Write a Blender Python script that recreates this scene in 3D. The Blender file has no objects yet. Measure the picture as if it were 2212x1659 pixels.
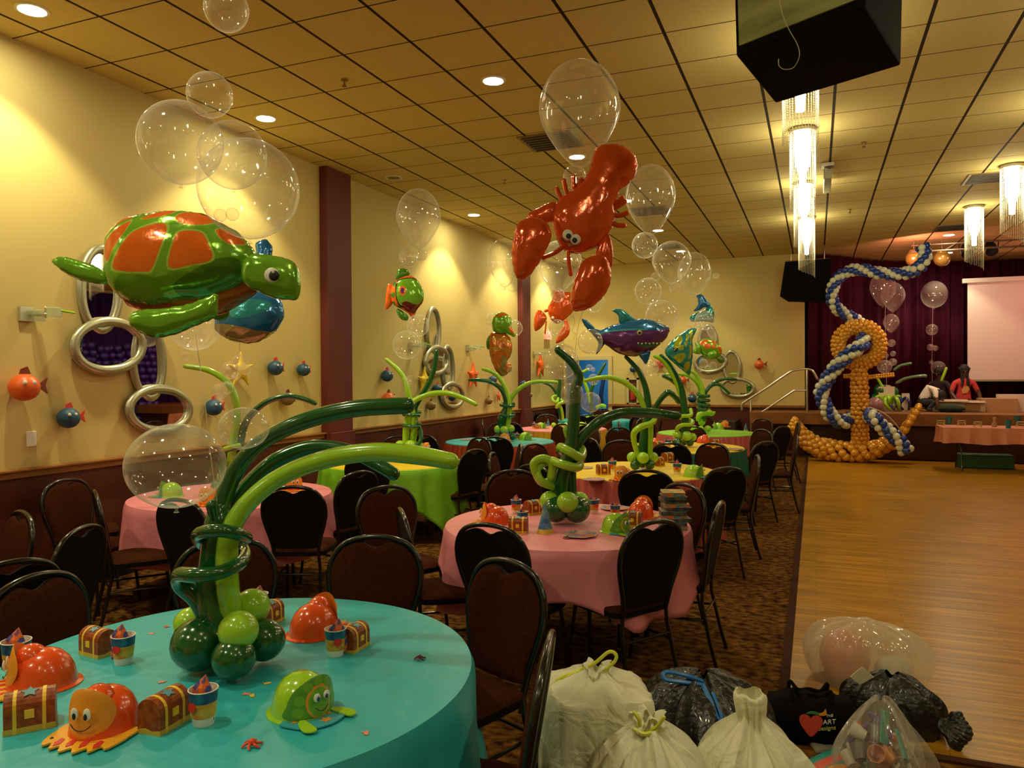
import bpy, bmesh, math, random
import numpy as np
from mathutils import Vector, Matrix
from mathutils.geometry import delaunay_2d_cdt
random.seed(7)
PI = math.pi
SC = bpy.context.scene
COL = SC.collection

# ------------------------------------------------------------------ camera, exposure, world
FPX, YAW, PITCH, ROLL = 1630.0, -0.3825, -0.0113, -0.0065
CAM = Vector((0, 0, 1.70))
_cy, _sy, _cp, _sp = math.cos(YAW), math.sin(YAW), math.cos(PITCH), math.sin(PITCH)
F = Vector((_sy*_cp, _cy*_cp, _sp)); _r = Vector((_cy, -_sy, 0)); _u = _r.cross(F)
RT = _r*math.cos(ROLL) + _u*math.sin(ROLL); UP = -_r*math.sin(ROLL) + _u*math.cos(ROLL)
cd = bpy.data.cameras.new('camera'); co = bpy.data.objects.new('camera', cd); COL.objects.link(co)
cd.sensor_fit = 'HORIZONTAL'; cd.sensor_width = 36.0; cd.lens = FPX*36.0/2212; cd.clip_start = 0.05
M = Matrix((RT, UP, -F)).transposed().to_4x4(); M.translation = CAM
co.matrix_world = M; SC.camera = co
SC.view_settings.view_transform = 'Standard'; SC.view_settings.look = 'None'
SC.view_settings.gamma = 1.0; SC.view_settings.use_curve_mapping = False
SC.view_settings.exposure = 0.08
try:
    SC.cycles.transparent_max_bounces = 24; SC.cycles.sample_clamp_indirect = 3.0
    SC.cycles.max_bounces = 8; SC.cycles.caustics_reflective = False; SC.cycles.caustics_refractive = False
except Exception: pass
wd = bpy.data.worlds.new('world'); SC.world = wd; wd.use_nodes = True
wd.node_tree.nodes['Background'].inputs[0].default_value = (1.0, .75, .35, 1)
wd.node_tree.nodes['Background'].inputs[1].default_value = 0.02
WARM = (1.0, .86, .47)
CAN_W, CAN_E = 78.0, 200.0          # watts of each downlight, radiance of its diffuser
CHAND_E = 27.0
PINK_W = 26.0

# room dimensions (metres)
XL, YB, ZC, XR, YF = -5.56, 17.14, 4.24, 8.0, -4.5
RAIL = 1.02; SEAM = -0.14; STZ = 0.92; STY = 16.35

def ray(x, y): return F + RT*((x-1106)/FPX) + UP*((829.5-y)/FPX)
def atd(x, y, d): return CAM + ray(x, y)*d
def atz(x, y, z): d = ray(x, y); return CAM + d*((z-CAM.z)/d.z)
def aty(x, y, Y): d = ray(x, y); return CAM + d*(Y/d.y)
def onx(x, y, X): d = ray(x, y); return CAM + d*(X/d.x)
def dep(p): return (Vector(p)-CAM).dot(F)
def pxm(n, d): return n*d/FPX

# ------------------------------------------------------------------ materials
MATS = {}
def nodes(m):
    m.use_nodes = True; return m.node_tree.nodes, m.node_tree.links
def mat(name, col, rough=.5, metal=0., coat=0., spec=.5, trans=0., sheen=0., bump=0., bscale=30., sub=0.):
    if name in MATS: return MATS[name]
    m = bpy.data.materials.new(name); n, l = nodes(m); b = n['Principled BSDF']
    b.inputs['Base Color'].default_value = (*col, 1); b.inputs['Roughness'].default_value = rough
    b.inputs['Metallic'].default_value = metal; b.inputs['Coat Weight'].default_value = coat
    b.inputs['Specular IOR Level'].default_value = spec; b.inputs['Transmission Weight'].default_value = trans
    b.inputs['Sheen Weight'].default_value = sheen; b.inputs['Coat Roughness'].default_value = .08
    if bump:
        t = n.new('ShaderNodeTexNoise'); t.inputs['Scale'].default_value = bscale; t.inputs['Detail'].default_value = 3
        tc = n.new('ShaderNodeTexCoord'); l.new(tc.outputs['Object'], t.inputs['Vector'])
        bp = n.new('ShaderNodeBump'); bp.inputs['Strength'].default_value = bump; bp.inputs['Distance'].default_value = .02
        l.new(t.outputs['Fac'], bp.inputs['Height']); l.new(bp.outputs['Normal'], b.inputs['Normal'])
    MATS[name] = m; return m
def noisemat(name, c1, c2, scale=20., rough=.8, stretch=(1, 1, 1), lo=.35, hi=.65, bump=0., spec=.3, coat=0., detail=4., gen='Object'):
    if name in MATS: return MATS[name]
    m = bpy.data.materials.new(name); n, l = nodes(m); b = n['Principled BSDF']
    tc = n.new('ShaderNodeTexCoord'); mp = n.new('ShaderNodeMapping'); mp.inputs['Scale'].default_value = stretch
    t = n.new('ShaderNodeTexNoise'); t.inputs['Scale'].default_value = scale; t.inputs['Detail'].default_value = detail
    r = n.new('ShaderNodeValToRGB'); e = r.color_ramp.elements
    e[0].position = lo; e[0].color = (*c1, 1); e[1].position = hi; e[1].color = (*c2, 1)
    l.new(tc.outputs[gen], mp.inputs[0]); l.new(mp.outputs[0], t.inputs['Vector']); l.new(t.outputs['Fac'], r.inputs[0])
    l.new(r.outputs[0], b.inputs['Base Color']); b.inputs['Roughness'].default_value = rough
    b.inputs['Specular IOR Level'].default_value = spec; b.inputs['Coat Weight'].default_value = coat
    if bump:
        bp = n.new('ShaderNodeBump'); bp.inputs['Strength'].default_value = bump; bp.inputs['Distance'].default_value = .02
        l.new(t.outputs['Fac'], bp.inputs['Height']); l.new(bp.outputs['Normal'], b.inputs['Normal'])
    MATS[name] = m; return m
def emit(name, col, s):
    if name in MATS: return MATS[name]
    m = bpy.data.materials.new(name); n, l = nodes(m); b = n['Principled BSDF']
    b.inputs['Base Color'].default_value = (.8, .8, .8, 1)
    b.inputs['Emission Color'].default_value = (*col, 1); b.inputs['Emission Strength'].default_value = s
    MATS[name] = m; return m
def bubblemat(name, tint=(1, .97, .85), body=.06, rim=.55, ior=1.5, shine=(1, 1, 1)):
    """thin clear latex: see-through, milky towards the rim, sharp reflections"""
    if name in MATS: return MATS[name]
    m = bpy.data.materials.new(name); n, l = nodes(m); n.remove(n['Principled BSDF']); out = n['Material Output']
    tr = n.new('ShaderNodeBsdfTransparent'); df = n.new('ShaderNodeBsdfDiffuse'); df.inputs[0].default_value = (*tint, 1)
    tl = n.new('ShaderNodeBsdfTranslucent'); tl.inputs[0].default_value = (*tint, 1)
    mm = n.new('ShaderNodeMixShader'); l.new(df.outputs[0], mm.inputs[1]); l.new(tl.outputs[0], mm.inputs[2])
    lw = n.new('ShaderNodeLayerWeight'); lw.inputs[0].default_value = .5
    pw = n.new('ShaderNodeMath'); pw.operation = 'POWER'; l.new(lw.outputs['Facing'], pw.inputs[0]); pw.inputs[1].default_value = 3.5
    ml = n.new('ShaderNodeMath'); ml.operation = 'MULTIPLY_ADD'; l.new(pw.outputs[0], ml.inputs[0]); ml.inputs[1].default_value = rim; ml.inputs[2].default_value = body
    m1 = n.new('ShaderNodeMixShader'); l.new(ml.outputs[0], m1.inputs[0]); l.new(tr.outputs[0], m1.inputs[1]); l.new(mm.outputs[0], m1.inputs[2])
    gl = n.new('ShaderNodeBsdfGlossy'); gl.inputs['Roughness'].default_value = .06; gl.inputs[0].default_value = (*shine, 1)
    fr = n.new('ShaderNodeFresnel'); fr.inputs[0].default_value = ior
    geo = n.new('ShaderNodeNewGeometry'); inv = n.new('ShaderNodeMath'); inv.operation = 'MULTIPLY'; inv.inputs[1].default_value = .6
    # inside faces reflect too, a thin film has no total internal reflection
    lf = n.new('ShaderNodeMath'); lf.operation = 'POWER'; l.new(lw.outputs['Facing'], lf.inputs[0]); lf.inputs[1].default_value = 5
    la = n.new('ShaderNodeMath'); la.operation = 'MULTIPLY_ADD'; l.new(lf.outputs[0], la.inputs[0]); la.inputs[1].default_value = .35; la.inputs[2].default_value = .09
    m2 = n.new('ShaderNodeMixShader'); l.new(la.outputs[0], m2.inputs[0]); l.new(m1.outputs[0], m2.inputs[1]); l.new(gl.outputs[0], m2.inputs[2])
    n.remove(fr); n.remove(geo); n.remove(inv)
    l.new(m2.outputs[0], out.inputs[0]); MATS[name] = m; return m

wall_m = mat('cream paint', (.66, .525, .20), .75, spec=.2)
wains_m = noisemat('reddish wainscot', (.085, .016, .009), (.12, .026, .012), 3, .45, (1, 1, .3), spec=.4)
rail_m = noisemat('oak rail', (.26, .10, .022), (.36, .15, .035), 8, .4, (1, .1, 1))
coln_m = mat('maroon paint', (.13, .018, .014), .6)
black_m = mat('black', (.006, .006, .008), .5)
blackgloss = mat('black gloss', (.010, .010, .011), .28)
white_m = mat('white', (.8, .78, .7), .5)
dkgreen = mat('dark green latex', (.006, .10, .022), .18, coat=.6, spec=.6)
lime = mat('lime latex', (.34, .64, .03), .22, coat=.5, spec=.5)
chrome = mat('brushed steel', (.75, .72, .62), .28, metal=1)
silver = mat('silver frame', (.46, .45, .31), .34, metal=.75)
mirror_m = mat('mirror', (.9, .9, .9), .02, metal=1)
redlatex = mat('orange red plastic', (.80, .085, .012), .2, coat=.7, bump=.05, bscale=60)
yel_m = mat('yellow print', (.85, .55, .03), .45)
orangey = mat('amber print', (.82, .30, .02), .45)
inkb = mat('ink black', (.01, .01, .01), .5)
eyew = mat('eye white', (.85, .85, .75), .35)
blue_p = mat('blue print', (.03, .11, .45), .45)
sea_p = mat('teal print', (.03, .33, .42), .45)
red_p = mat('red print', (.60, .03, .02), .45)
cardbrown = mat('brown print', (.24, .045, .012), .4)
gold_l = mat('gold latex', (.80, .38, .03), .22, coat=.7, metal=.15)
blue_l = mat('blue latex', (.008, .05, .33), .25, coat=.5)
white_l = mat('white latex', (.72, .74, .58), .35, coat=.2)
bub = bubblemat('clear latex')
bubm = bubblemat('milky clear latex', body=.11, rim=.5)
bubp = bubblemat('pinkish clear latex', tint=(1, .75, .7), body=.14, rim=.45)
string_m = mat('string', (.55, .5, .35), .5)

# ------------------------------------------------------------------ mesh helpers
class MB:
    def __init__(s): s.v = []; s.f = []; s.m = []
    def add(s, vs, fs, mi=0):
        o = len(s.v); s.v += [tuple(v) for v in vs]
        for k, f in enumerate(fs):
            s.f.append(tuple(i+o for i in f)); s.m.append(mi if isinstance(mi, int) else mi[k])
        return s
    def box(s, c, d, mi=0, rz=0, M=None):
        x, y, z = c; a, b, e = d[0]/2, d[1]/2, d[2]/2
        vs = [Vector((i*a, j*b, k*e)) for k in (-1, 1) for j in (-1, 1) for i in (-1, 1)]
        R = Matrix.Rotation(rz, 3, 'Z')
        vs = [R @ v + Vector(c) for v in vs]
        if M is not None: vs = [M @ v for v in vs]
        return s.add(vs, [(0, 2, 3, 1), (4, 5, 7, 6), (0, 1, 5, 4), (2, 6, 7, 3), (0, 4, 6, 2), (1, 3, 7, 5)], mi)
    def tube(s, pts, r, n=10, mi=0, cap=True, closed=False):
        pts = [Vector(p) for p in pts]; N = len(pts)
        if isinstance(r, (int, float)): r = [r]*N
        if not closed and cap:                      # round ends
            a, b = pts[0], pts[-1]; da = (pts[0]-pts[1]).normalized(); db = (pts[-1]-pts[-2]).normalized()
            pre = [(a+da*r[0]*.98, r[0]*.18), (a+da*r[0]*.75, r[0]*.62), (a+da*r[0]*.4, r[0]*.9)]
            post = [(b+db*r[-1]*.4, r[-1]*.9), (b+db*r[-1]*.75, r[-1]*.62), (b+db*r[-1]*.98, r[-1]*.18)]
            pts = [p for p, _ in pre]+pts+[p for p, _ in post]; r = [q for _, q in pre]+list(r)+[q for _, q in post]; N = len(pts)
        t = []
        for i in range(N):
            if closed: d = pts[(i+1) % N]-pts[(i-1) % N]
            else: d = pts[min(i+1, N-1)]-pts[max(i-1, 0)]
            t.append(d.normalized() if d.length > 1e-9 else Vector((0, 0, 1)))
        nrm = t[0].orthogonal().normalized(); vs = []
        for i in range(N):
            nrm = (nrm - t[i]*nrm.dot(t[i]));
            if nrm.length < 1e-6: nrm = t[i].orthogonal()
            nrm.normalize(); bn = t[i].cross(nrm)
            for k in range(n):
                a = 2*PI*k/n; vs.append(pts[i]+(nrm*math.cos(a)+bn*math.sin(a))*r[i])
        fs = []
        for i in range(N if closed else N-1):
            j = (i+1) % N
            for k in range(n): fs.append((i*n+k, i*n+(k+1) % n, j*n+(k+1) % n, j*n+k))
        if not closed: fs.append(tuple(range(n))[::-1]); fs.append(tuple((N-1)*n+k for k in range(n)))
        return s.add(vs, fs, mi)
    def lathe(s, prof, n=24, c=(0, 0, 0), mi=0, M=None, mis=None):
        """prof: list of (radius, z)"""
        vs = []; fs = []; ms = []
        for (r, z) in prof:
            for k in range(n):
                a = 2*PI*k/n; v = Vector((r*math.cos(a), r*math.sin(a), z))
                if M is not None: v = M @ v
                vs.append(v+Vector(c))
        for i in range(len(prof)-1):
            for k in range(n):
                fs.append((i*n+k, i*n+(k+1) % n, (i+1)*n+(k+1) % n, (i+1)*n+k)); ms.append(mis[i] if mis else mi)
        return s.add(vs, fs, ms)
    def ball(s, c, r, n=16, mi=0, sc=(1, 1, 1), knot=False, M=None):
        pr = []
        h = n//2
        for i in range(h+1):
            a = -PI/2+PI*i/h; rr = math.cos(a)*r; zz = math.sin(a)*r
            if knot and zz < 0: zz *= 1.12
            pr.append((max(rr, 1e-4)*sc[0], zz*sc[2]))
        return s.lathe(pr, n, c, mi, M)
    def slab(s, out, z0, z1, mi=0, M=None):
        """extruded 2-D outline"""
        n = len(out); vs = [Vector((x, y, z0)) for x, y in out]+[Vector((x, y, z1)) for x, y in out]
        if M is not None: vs = [M @ v for v in vs]
        fs = [tuple(range(n))[::-1], tuple(range(n, 2*n))]+[(i, (i+1) % n, n+(i+1) % n, n+i) for i in range(n)]
        return s.add(vs, fs, mi)
    def build(s, name, mats, parent=None, smooth=True, bevel=0):
        me = bpy.data.meshes.new(name); me.from_pydata(s.v, [], s.f)
        if not isinstance(mats, (list, tuple)): mats = [mats]
        for m in mats: me.materials.append(m)
        me.polygons.foreach_set('material_index', s.m)
        if smooth: me.polygons.foreach_set('use_smooth', [True]*len(me.polygons))
        me.update()
        if smooth and hasattr(me, 'set_sharp_from_angle'): me.set_sharp_from_angle(angle=.75)
        o = bpy.data.objects.new(name, me); COL.objects.link(o)
        if parent is not None: o.parent = parent
        if bevel:
            b = o.modifiers.new('b', 'BEVEL'); b.width = bevel; b.segments = 2; b.limit_method = 'ANGLE'
        return o
def cr(pts, k=6, closed=False):
    """Catmull-Rom resample"""
    P = [tuple(p) for p in pts]; n = len(P); out = []
    A = [np.array(p, float) for p in P]
    rng = range(n if closed else n-1)
    for i in rng:
        if closed: p0, p1, p2, p3 = A[(i-1) % n], A[i], A[(i+1) % n], A[(i+2) % n]
        else: p0, p1, p2, p3 = A[max(i-1, 0)], A[i], A[i+1], A[min(i+2, n-1)]
        for j in range(k):
            t = j/k
            out.append(.5*((2*p1)+(-p0+p2)*t+(2*p0-5*p1+4*p2-p3)*t*t+(-p0+3*p1-3*p2+p3)*t**3))
    if not closed: out.append(A[-1])
    return [tuple(float(c) for c in q) for q in out]
LABELS = {}
def tag(o, label, cat, group=None, kind=None):
    o['label'] = label; o['category'] = cat
    if group: o['group'] = group
    if kind: o['kind'] = kind
    LABELS.setdefault(label, []).append((o.name, group))
    return o
def empty(name, loc=(0, 0, 0), rz=0):
    o = bpy.data.objects.new(name, None); COL.objects.link(o); o.location = loc; o.rotation_euler = (0, 0, rz)
    o.empty_display_size = .1; return o
def struct(o): o['kind'] = 'structure'; return o
def copy_tree(o, parent=None):
    c = o.copy(); COL.objects.link(c)
    if parent is not None: c.parent = parent
    for ch in list(o.children): copy_tree(ch, c)
    return c
USED = {}
def inst(proto, loc, rz, label, group=None, sc=1.0):
    """first use moves the proto itself, later uses copy it"""
    if USED.get(proto.name): o = copy_tree(proto)
    else: o = proto
    USED[proto.name] = 1
    o.location = loc; o.rotation_euler = (0, 0, rz); o.scale = (sc, sc, sc)
    if 'group' in o.keys() and not group: del o['group']
    tag(o, label, proto['category'], group); return o

# inflated foil shapes ------------------------------------------------
def inpoly(P, poly):
    x, y = P[:, 0], P[:, 1]; q = np.array(poly); c = np.zeros(len(P), bool); n = len(q); j = n-1
    for i in range(n):
        xi, yi = q[i]; xj, yj = q[j]
        if abs(yj-yi) > 1e-12: c ^= ((yi > y) != (yj > y)) & (x < (xj-xi)*(y-yi)/(yj-yi)+xi)
        j = i
    return c
def puff(outline, k=.8, res=46, patterns=(), wr=.0, flatback=False, crease=0, smooth=5, closedsmooth=True, seed=0):
    """outline (u,v) metres -> MB in XZ plane, thickness along Y; patterns = [(poly, matindex)]"""
    out = cr(outline, smooth, True) if closedsmooth else list(outline)
    o = np.array(out); lo, hi = o.min(0), o.max(0); s = max(hi-lo)/res
    # smooth ripple of seam
    if crease:
        n = len(o); c = o.mean(0); t = np.roll(o, -1, 0)-np.roll(o, 1, 0); nn = np.stack([t[:, 1], -t[:, 0]], 1)
        nn /= (np.linalg.norm(nn, axis=1, keepdims=True)+1e-9)
        L = np.concatenate([[0], np.cumsum(np.linalg.norm(np.diff(o, axis=0), axis=1))])
        o = o+nn*(np.sin(L/crease*2*PI)*crease*.13)[:, None]; out = [tuple(p) for p in o]
    nx, ny = int((hi[0]-lo[0])/s)+5, int((hi[1]-lo[1])/s)+5
    gx = lo[0]-2*s+np.arange(nx)*s; gy = lo[1]-2*s+np.arange(ny)*s
    G = np.stack(np.meshgrid(gx, gy, indexing='ij'), -1); ins = inpoly(G.reshape(-1, 2), out).reshape(nx, ny)
    ph = np.zeros((nx, ny)); w = 1.0
    for it in range(int(res*6)):
        nb = (np.roll(ph, 1, 0)+np.roll(ph, -1, 0)+np.roll(ph, 1, 1)+np.roll(ph, -1, 1)+s*s)/4
        ph = np.where(ins, nb, 0)
    def phi(p):
        fx = (p[0]-gx[0])/s; fy = (p[1]-gy[0])/s; i = int(fx); j = int(fy); fx -= i; fy -= j
        i = min(max(i, 0), nx-2); j = min(max(j, 0), ny-2)
        return (ph[i, j]*(1-fx)+ph[i+1, j]*fx)*(1-fy)+(ph[i, j+1]*(1-fx)+ph[i+1, j+1]*fx)*fy
    # vertices: outline + interior hex points + pattern edges
    vs = [Vector(p) for p in out]; n = len(vs); es = [(i, (i+1) % n) for i in range(n)]
    rr = random.Random(seed)
    P = []
    row = 0; y = lo[1]
    while y < hi[1]:
        x = lo[0]+(s*.5 if row % 2 else 0)
        while x < hi[0]: P.append((x+rr.uniform(-.1, .1)*s, y+rr.uniform(-.1, .1)*s)); x += s
        y += s*.87; row += 1
    P = np.array(P); P = P[inpoly(P, out)]
    d = np.min(np.linalg.norm(P[:, None]-np.array(out)[None], axis=2), axis=1); P = P[d > s*.45]
    pats = [(cr(p, 4, True), mi) for p, mi in patterns]
    for poly, mi in pats:
        q = np.array(poly); ok = inpoly(q, out)
        dd = np.min(np.linalg.norm(P[:, None]-q[None], axis=2), axis=1); P = P[dd > s*.35]
        idx = []
        for a, p in enumerate(poly):
            if ok[a]: idx.append(len(vs)); vs.append(Vector(p))
            else: idx.append(None)
        m = len(poly)
        for a in range(m):
            b = (a+1) % m
            if idx[a] is not None and idx[b] is not None: es.append((idx[a], idx[b]))
    vs += [Vector((float(a), float(b))) for a, b in P]
    V, E_, FC, _, _, _ = delaunay_2d_cdt(vs, es, [tuple(range(n))], 1, 1e-5)
    V2 = np.array([tuple(v) for v in V]); FC = [tuple(f) for f in FC]
    H = np.array([k*math.sqrt(max(2*phi(v), 0)) for v in V2])
    oo = np.array(out); db = np.min(np.linalg.norm(V2[:, None]-oo[None], axis=2), axis=1)
    H[db < s*.12] = 0
    if wr:
        H *= 1+wr*np.sin(V2[:, 0]*40+3*np.sin(V2[:, 1]*25))*np.exp(-db/(s*4))
    cent = np.array([V2[list(f)].mean(0) for f in FC]); mi_ = np.zeros(len(FC), int)
    for poly, mi in pats: mi_[inpoly(cent, poly)] = mi
    mb = MB(); N = len(V2)
    mb.v = [(float(a), float(-h), float(b)) for (a, b), h in zip(V2, H)]
    mp = {}
    for i in range(N):
        if H[i] > 0: mp[i] = len(mb.v); mb.v.append((float(V2[i, 0]), 0.0 if flatback else float(H[i]), float(V2[i, 1])))
        else: mp[i] = i
    for f, m in zip(FC, mi_):
        mb.f.append(tuple(f)); mb.m.append(int(m)); mb.f.append(tuple(mp[i] for i in f)[::-1]); mb.m.append(int(m))
    mb.hfun = lambda p: k*math.sqrt(max(2*phi(p), 0))
    return mb
def pl(cx, cy, D, pts):
    """photo outline -> metres about (cx,cy) at distance D"""
    return [((x-cx)*D/FPX, (cy-y)*D/FPX) for x, y in pts]
FACE = math.atan2(_r.y, _r.x)      # turning a thing so that its local X runs along the picture's width
def arc(cx, cy, rx, ry, a0=0, a1=360, n=16, tilt=0):
    o = []
    for i in range(n + (0 if a1-a0 == 360 else 1)):
        a = math.radians(a0+(a1-a0)*i/n); x, y = rx*math.cos(a), ry*math.sin(a); t = math.radians(tilt)
        o.append((cx+x*math.cos(t)-y*math.sin(t), cy+x*math.sin(t)+y*math.cos(t)))
    return o

# ================================================================== LAMPS
def downlight(x, y, lab, on=True, size=104, grp=None, gain=1.0):
    e = empty('recessed_light', (x, y, ZC)); tag(e, lab, 'ceiling light', grp)
    m = MB(); m.lathe([(.085, -.001), (.088, -.008), (.108, -.006), (.11, 0.0)], 28); m.build('trim_ring', white_m, e)
    d = MB(); d.lathe([(.0005, -.004), (.05, -.004), (.084, -.003)], 28)
    d.build('diffuser', emit('lamp glow', (1, .93, .62), CAN_E) if on else mat('unlit lamp', (.20, .14, .05), .5), e)
    if on:
        ld = bpy.data.lights.new('spot', 'SPOT'); ld.energy = CAN_W*gain; ld.color = WARM; ld.spot_size = math.radians(size); ld.spot_blend = .35
        ld.shadow_soft_size = .05; lo = bpy.data.objects.new('bulb', ld); COL.objects.link(lo); lo.parent = e; lo.location = (0, 0, -.03)
    return e
for y, on, t in ((3.62, True, 'nearest downlight beside the left wall, at the picture\'s top left corner'), (6.0, True, 'second downlight from the camera beside the left wall, above the big clear balloons'),
              (8.42, False, 'unlit recessed downlight in the ceiling just beyond the maroon column'), (10.86, True, 'lit downlight beside the left wall between the clear balloons and the lobster'),
              (13.3, True, 'far downlight beside the left wall, hidden above the lobster claw'), (15.75, True, 'last downlight beside the left wall in the far corner')):
    downlight(-5.0, y, t, on, gain=1.8, size=110 if y < 5 else 104)
for y, t in ((6.0, 'lit downlight in the middle of the ceiling left of the tallest clear balloon'), (8.46, 'lit downlight seen through the tall clear balloon above the lobster'),
             (10.87, 'lit downlight seen through the clear balloon right of the lobster tail'), (13.33, 'lit downlight above the small floating clear balloons'),
             (15.75, 'farthest downlight over the tables, washing the back wall')):
    downlight(-2.57, y, t, True)
downlight(2.29, 15.96, 'lit downlight near the stage above the gold ball balloons', True)
downlight(2.6, 18.3, 'small pinkish lit downlight over the stage between the gold ball balloons', True)
for x, y in ((-5.0, 1.2), (-2.57, 3.55), (-2.57, 1.1), (-2.57, -1.4), (-5.0, -1.2), (2.3, -1.2), (2.3, 1.2), (4.7, 1.2), (4.7, 6.0), (4.7, 10.9)):  # unseen rows; those on the right added for ambient light
    if (x, y) == (-2.57, 3.55): continue
    downlight(x, y, 'unseen recessed downlight in the ceiling outside the picture', True, grp='downlights outside the picture')

def chandelier(x, y, lab, L=1.02, R=.125, seed=1):
    e = empty('crystal_chandelier', (x, y, ZC)); tag(e, lab, 'chandelier', None)
    m = MB(); m.lathe([(.001, 0), (R*.9, 0), (R*1.04, -.005), (R*1.04, -.04), (R*.96, -.04), (.001, -.035)], 28); m.build('ceiling_plate', chrome, e)
    b = MB(); b.lathe([(.001, -.04), (R*.62, -.045), (R*.66, -.10), (R*.62, -.36), (R*.32, -.45), (R*.22, -.60), (.001, -.61)], 20)
    b.build('lamp_core', emit('chandelier glow', (1, .90, .56), CHAND_E), e)
    s = MB(); n = 34
    for k in range(n):
        a = 2*PI*k/n; px_, py_ = R*math.cos(a), R*math.sin(a)
        ln = L*(.68+.32*k/n) if True else L
        nb = int((ln-.05)/.018)
        vs = []; fs = []
        for i in range(nb):
            z = -.05-i*.018; r1 = .0052
            o = len(vs); vs += [(px_, py_, z+.009), (px_+r1, py_, z), (px_, py_+r1, z), (px_-r1, py_, z), (px_, py_-r1, z), (px_, py_, z-.009)]
            fs += [(o, o+1, o+2), (o, o+2, o+3), (o, o+3, o+4), (o, o+4, o+1), (o+5, o+2, o+1), (o+5, o+3, o+2), (o+5, o+4, o+3), (o+5, o+1, o+4)]
        s.add(vs, fs)
    st = s.build('crystal_strands', crystal, e, smooth=False); st['kind'] = 'stuff'
    return e
crystal = bubblemat('crystal', tint=(1, .95, .75), body=.42, rim=.45)
for x, y, t in ((-.10, 6.0, 'nearest crystal chandelier of the straight row, its top hidden by the black loudspeaker'), (-.12, 8.42, 'second crystal chandelier of the straight row, the widest glowing one'),
                (-.14, 10.8, 'third crystal chandelier of the straight row, just above the last one'), (-.13, 13.2, 'last crystal chandelier of the straight row, hanging before the far loudspeaker'),
                (2.24, 10.9, 'large crystal chandelier at the right edge of the picture'), (2.25, 13.35, 'crystal chandelier above the projection screen, left of the one at the right edge')):
    chandelier(x, y, t)
# more chandeliers outside the picture, the last two added to brighten the bags
for x, y in ((2.24, 8.4), (2.24, 6.0), (4.6, 8.4), (-.1, 1.2), (-.1, -1.2)):
    chandelier(x, y, 'unseen crystal chandelier hanging outside the picture')['group'] = 'chandeliers outside the picture'

# pink stage light
for i, p in enumerate(((1.0, 18.2), (4.6, 18.0))):
    ld = bpy.data.lights.new('stage', 'AREA'); ld.energy = PINK_W; ld.color = (1, .34, .28); ld.size = .35
    lo = bpy.data.objects.new('stage_light', ld); COL.objects.link(lo); lo.location = (p[0]+.6, 15.6, 3.85)
    tgt = Vector((3.6, 19.3, 2.6)); lo.rotation_euler = (tgt-lo.location).to_track_quat('-Z', 'Y').to_euler()
ld = bpy.data.lights.new('stage up', 'POINT'); ld.energy = 10; ld.color = (1, .3, .26); ld.shadow_soft_size = .15
lo = bpy.data.objects.new('stage_light', ld); COL.objects.link(lo); lo.location = (4.3, 17.6, 3.2)

# ================================================================== SETTING
def plane(name, pts, m, **k):
    b = MB(); b.add(pts, [tuple(range(len(pts)))]); return struct(b.build(name, m, smooth=False))
# ceiling with tile grid
cm = bpy.data.materials.new('ceiling tiles'); n, l = nodes(cm); b = n['Principled BSDF']; b.inputs['Roughness'].default_value = .85; b.inputs['Specular IOR Level'].default_value = .1
tc = n.new('ShaderNodeTexCoord'); sx = n.new('ShaderNodeSeparateXYZ'); l.new(tc.outputs['Object'], sx.inputs[0])
def gridline(out, off, per, wid):
    a = n.new('ShaderNodeMath'); a.operation = 'SUBTRACT'; l.new(out, a.inputs[0]); a.inputs[1].default_value = off-per*40
    d = n.new('ShaderNodeMath'); d.operation = 'DIVIDE'; l.new(a.outputs[0], d.inputs[0]); d.inputs[1].default_value = per
    f = n.new('ShaderNodeMath'); f.operation = 'FRACT'; l.new(d.outputs[0], f.inputs[0])
    c = n.new('ShaderNodeMath'); c.operation = 'SUBTRACT'; l.new(f.outputs[0], c.inputs[0]); c.inputs[1].default_value = .5
    ab = n.new('ShaderNodeMath'); ab.operation = 'ABSOLUTE'; l.new(c.outputs[0], ab.inputs[0])
    g = n.new('ShaderNodeMath'); g.operation = 'GREATER_THAN'; l.new(ab.outputs[0], g.inputs[0]); g.inputs[1].default_value = .5-wid/per/2
    return g.outputs[0]
g1 = gridline(sx.outputs[0], -5.265, .6035, .026); g2 = gridline(sx.outputs[1], 3.869, .5977, .013)
mx = n.new('ShaderNodeMath'); mx.operation = 'MAXIMUM'; l.new(g1, mx.inputs[0]); l.new(g2, mx.inputs[1])
nz = n.new('ShaderNodeTexNoise'); nz.inputs['Scale'].default_value = 60; l.new(tc.outputs['Object'], nz.inputs['Vector'])
rp = n.new('ShaderNodeValToRGB'); rp.color_ramp.elements[0].color = (.60, .49, .20, 1); rp.color_ramp.elements[1].color = (.74, .60, .25, 1); l.new(nz.outputs['Fac'], rp.inputs[0])
mc = n.new('ShaderNodeMix'); mc.data_type = 'RGBA'; l.new(mx.outputs[0], mc.inputs['Factor']); l.new(rp.outputs[0], mc.inputs['A']); mc.inputs['B'].default_value = (.035, .02, .012, 1)
l.new(mc.outputs['Result'], b.inputs['Base Color'])
YE = 20.4
plane('ceiling', [(XL, YF, ZC), (XL, YE, ZC), (XR, YE, ZC), (XR, YF, ZC)], cm)
# carpet
cp = noisemat('patterned carpet', (.030, .010, .004), (.24, .105, .018), 16, .95, (1, 1.3, 1), .36, .72, bump=.4, spec=.05, detail=6)
plane('floor', [(XL, YF, 0), (XR, YF, 0), (XR, YE, 0), (XL, YE, 0)], cp)
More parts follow.
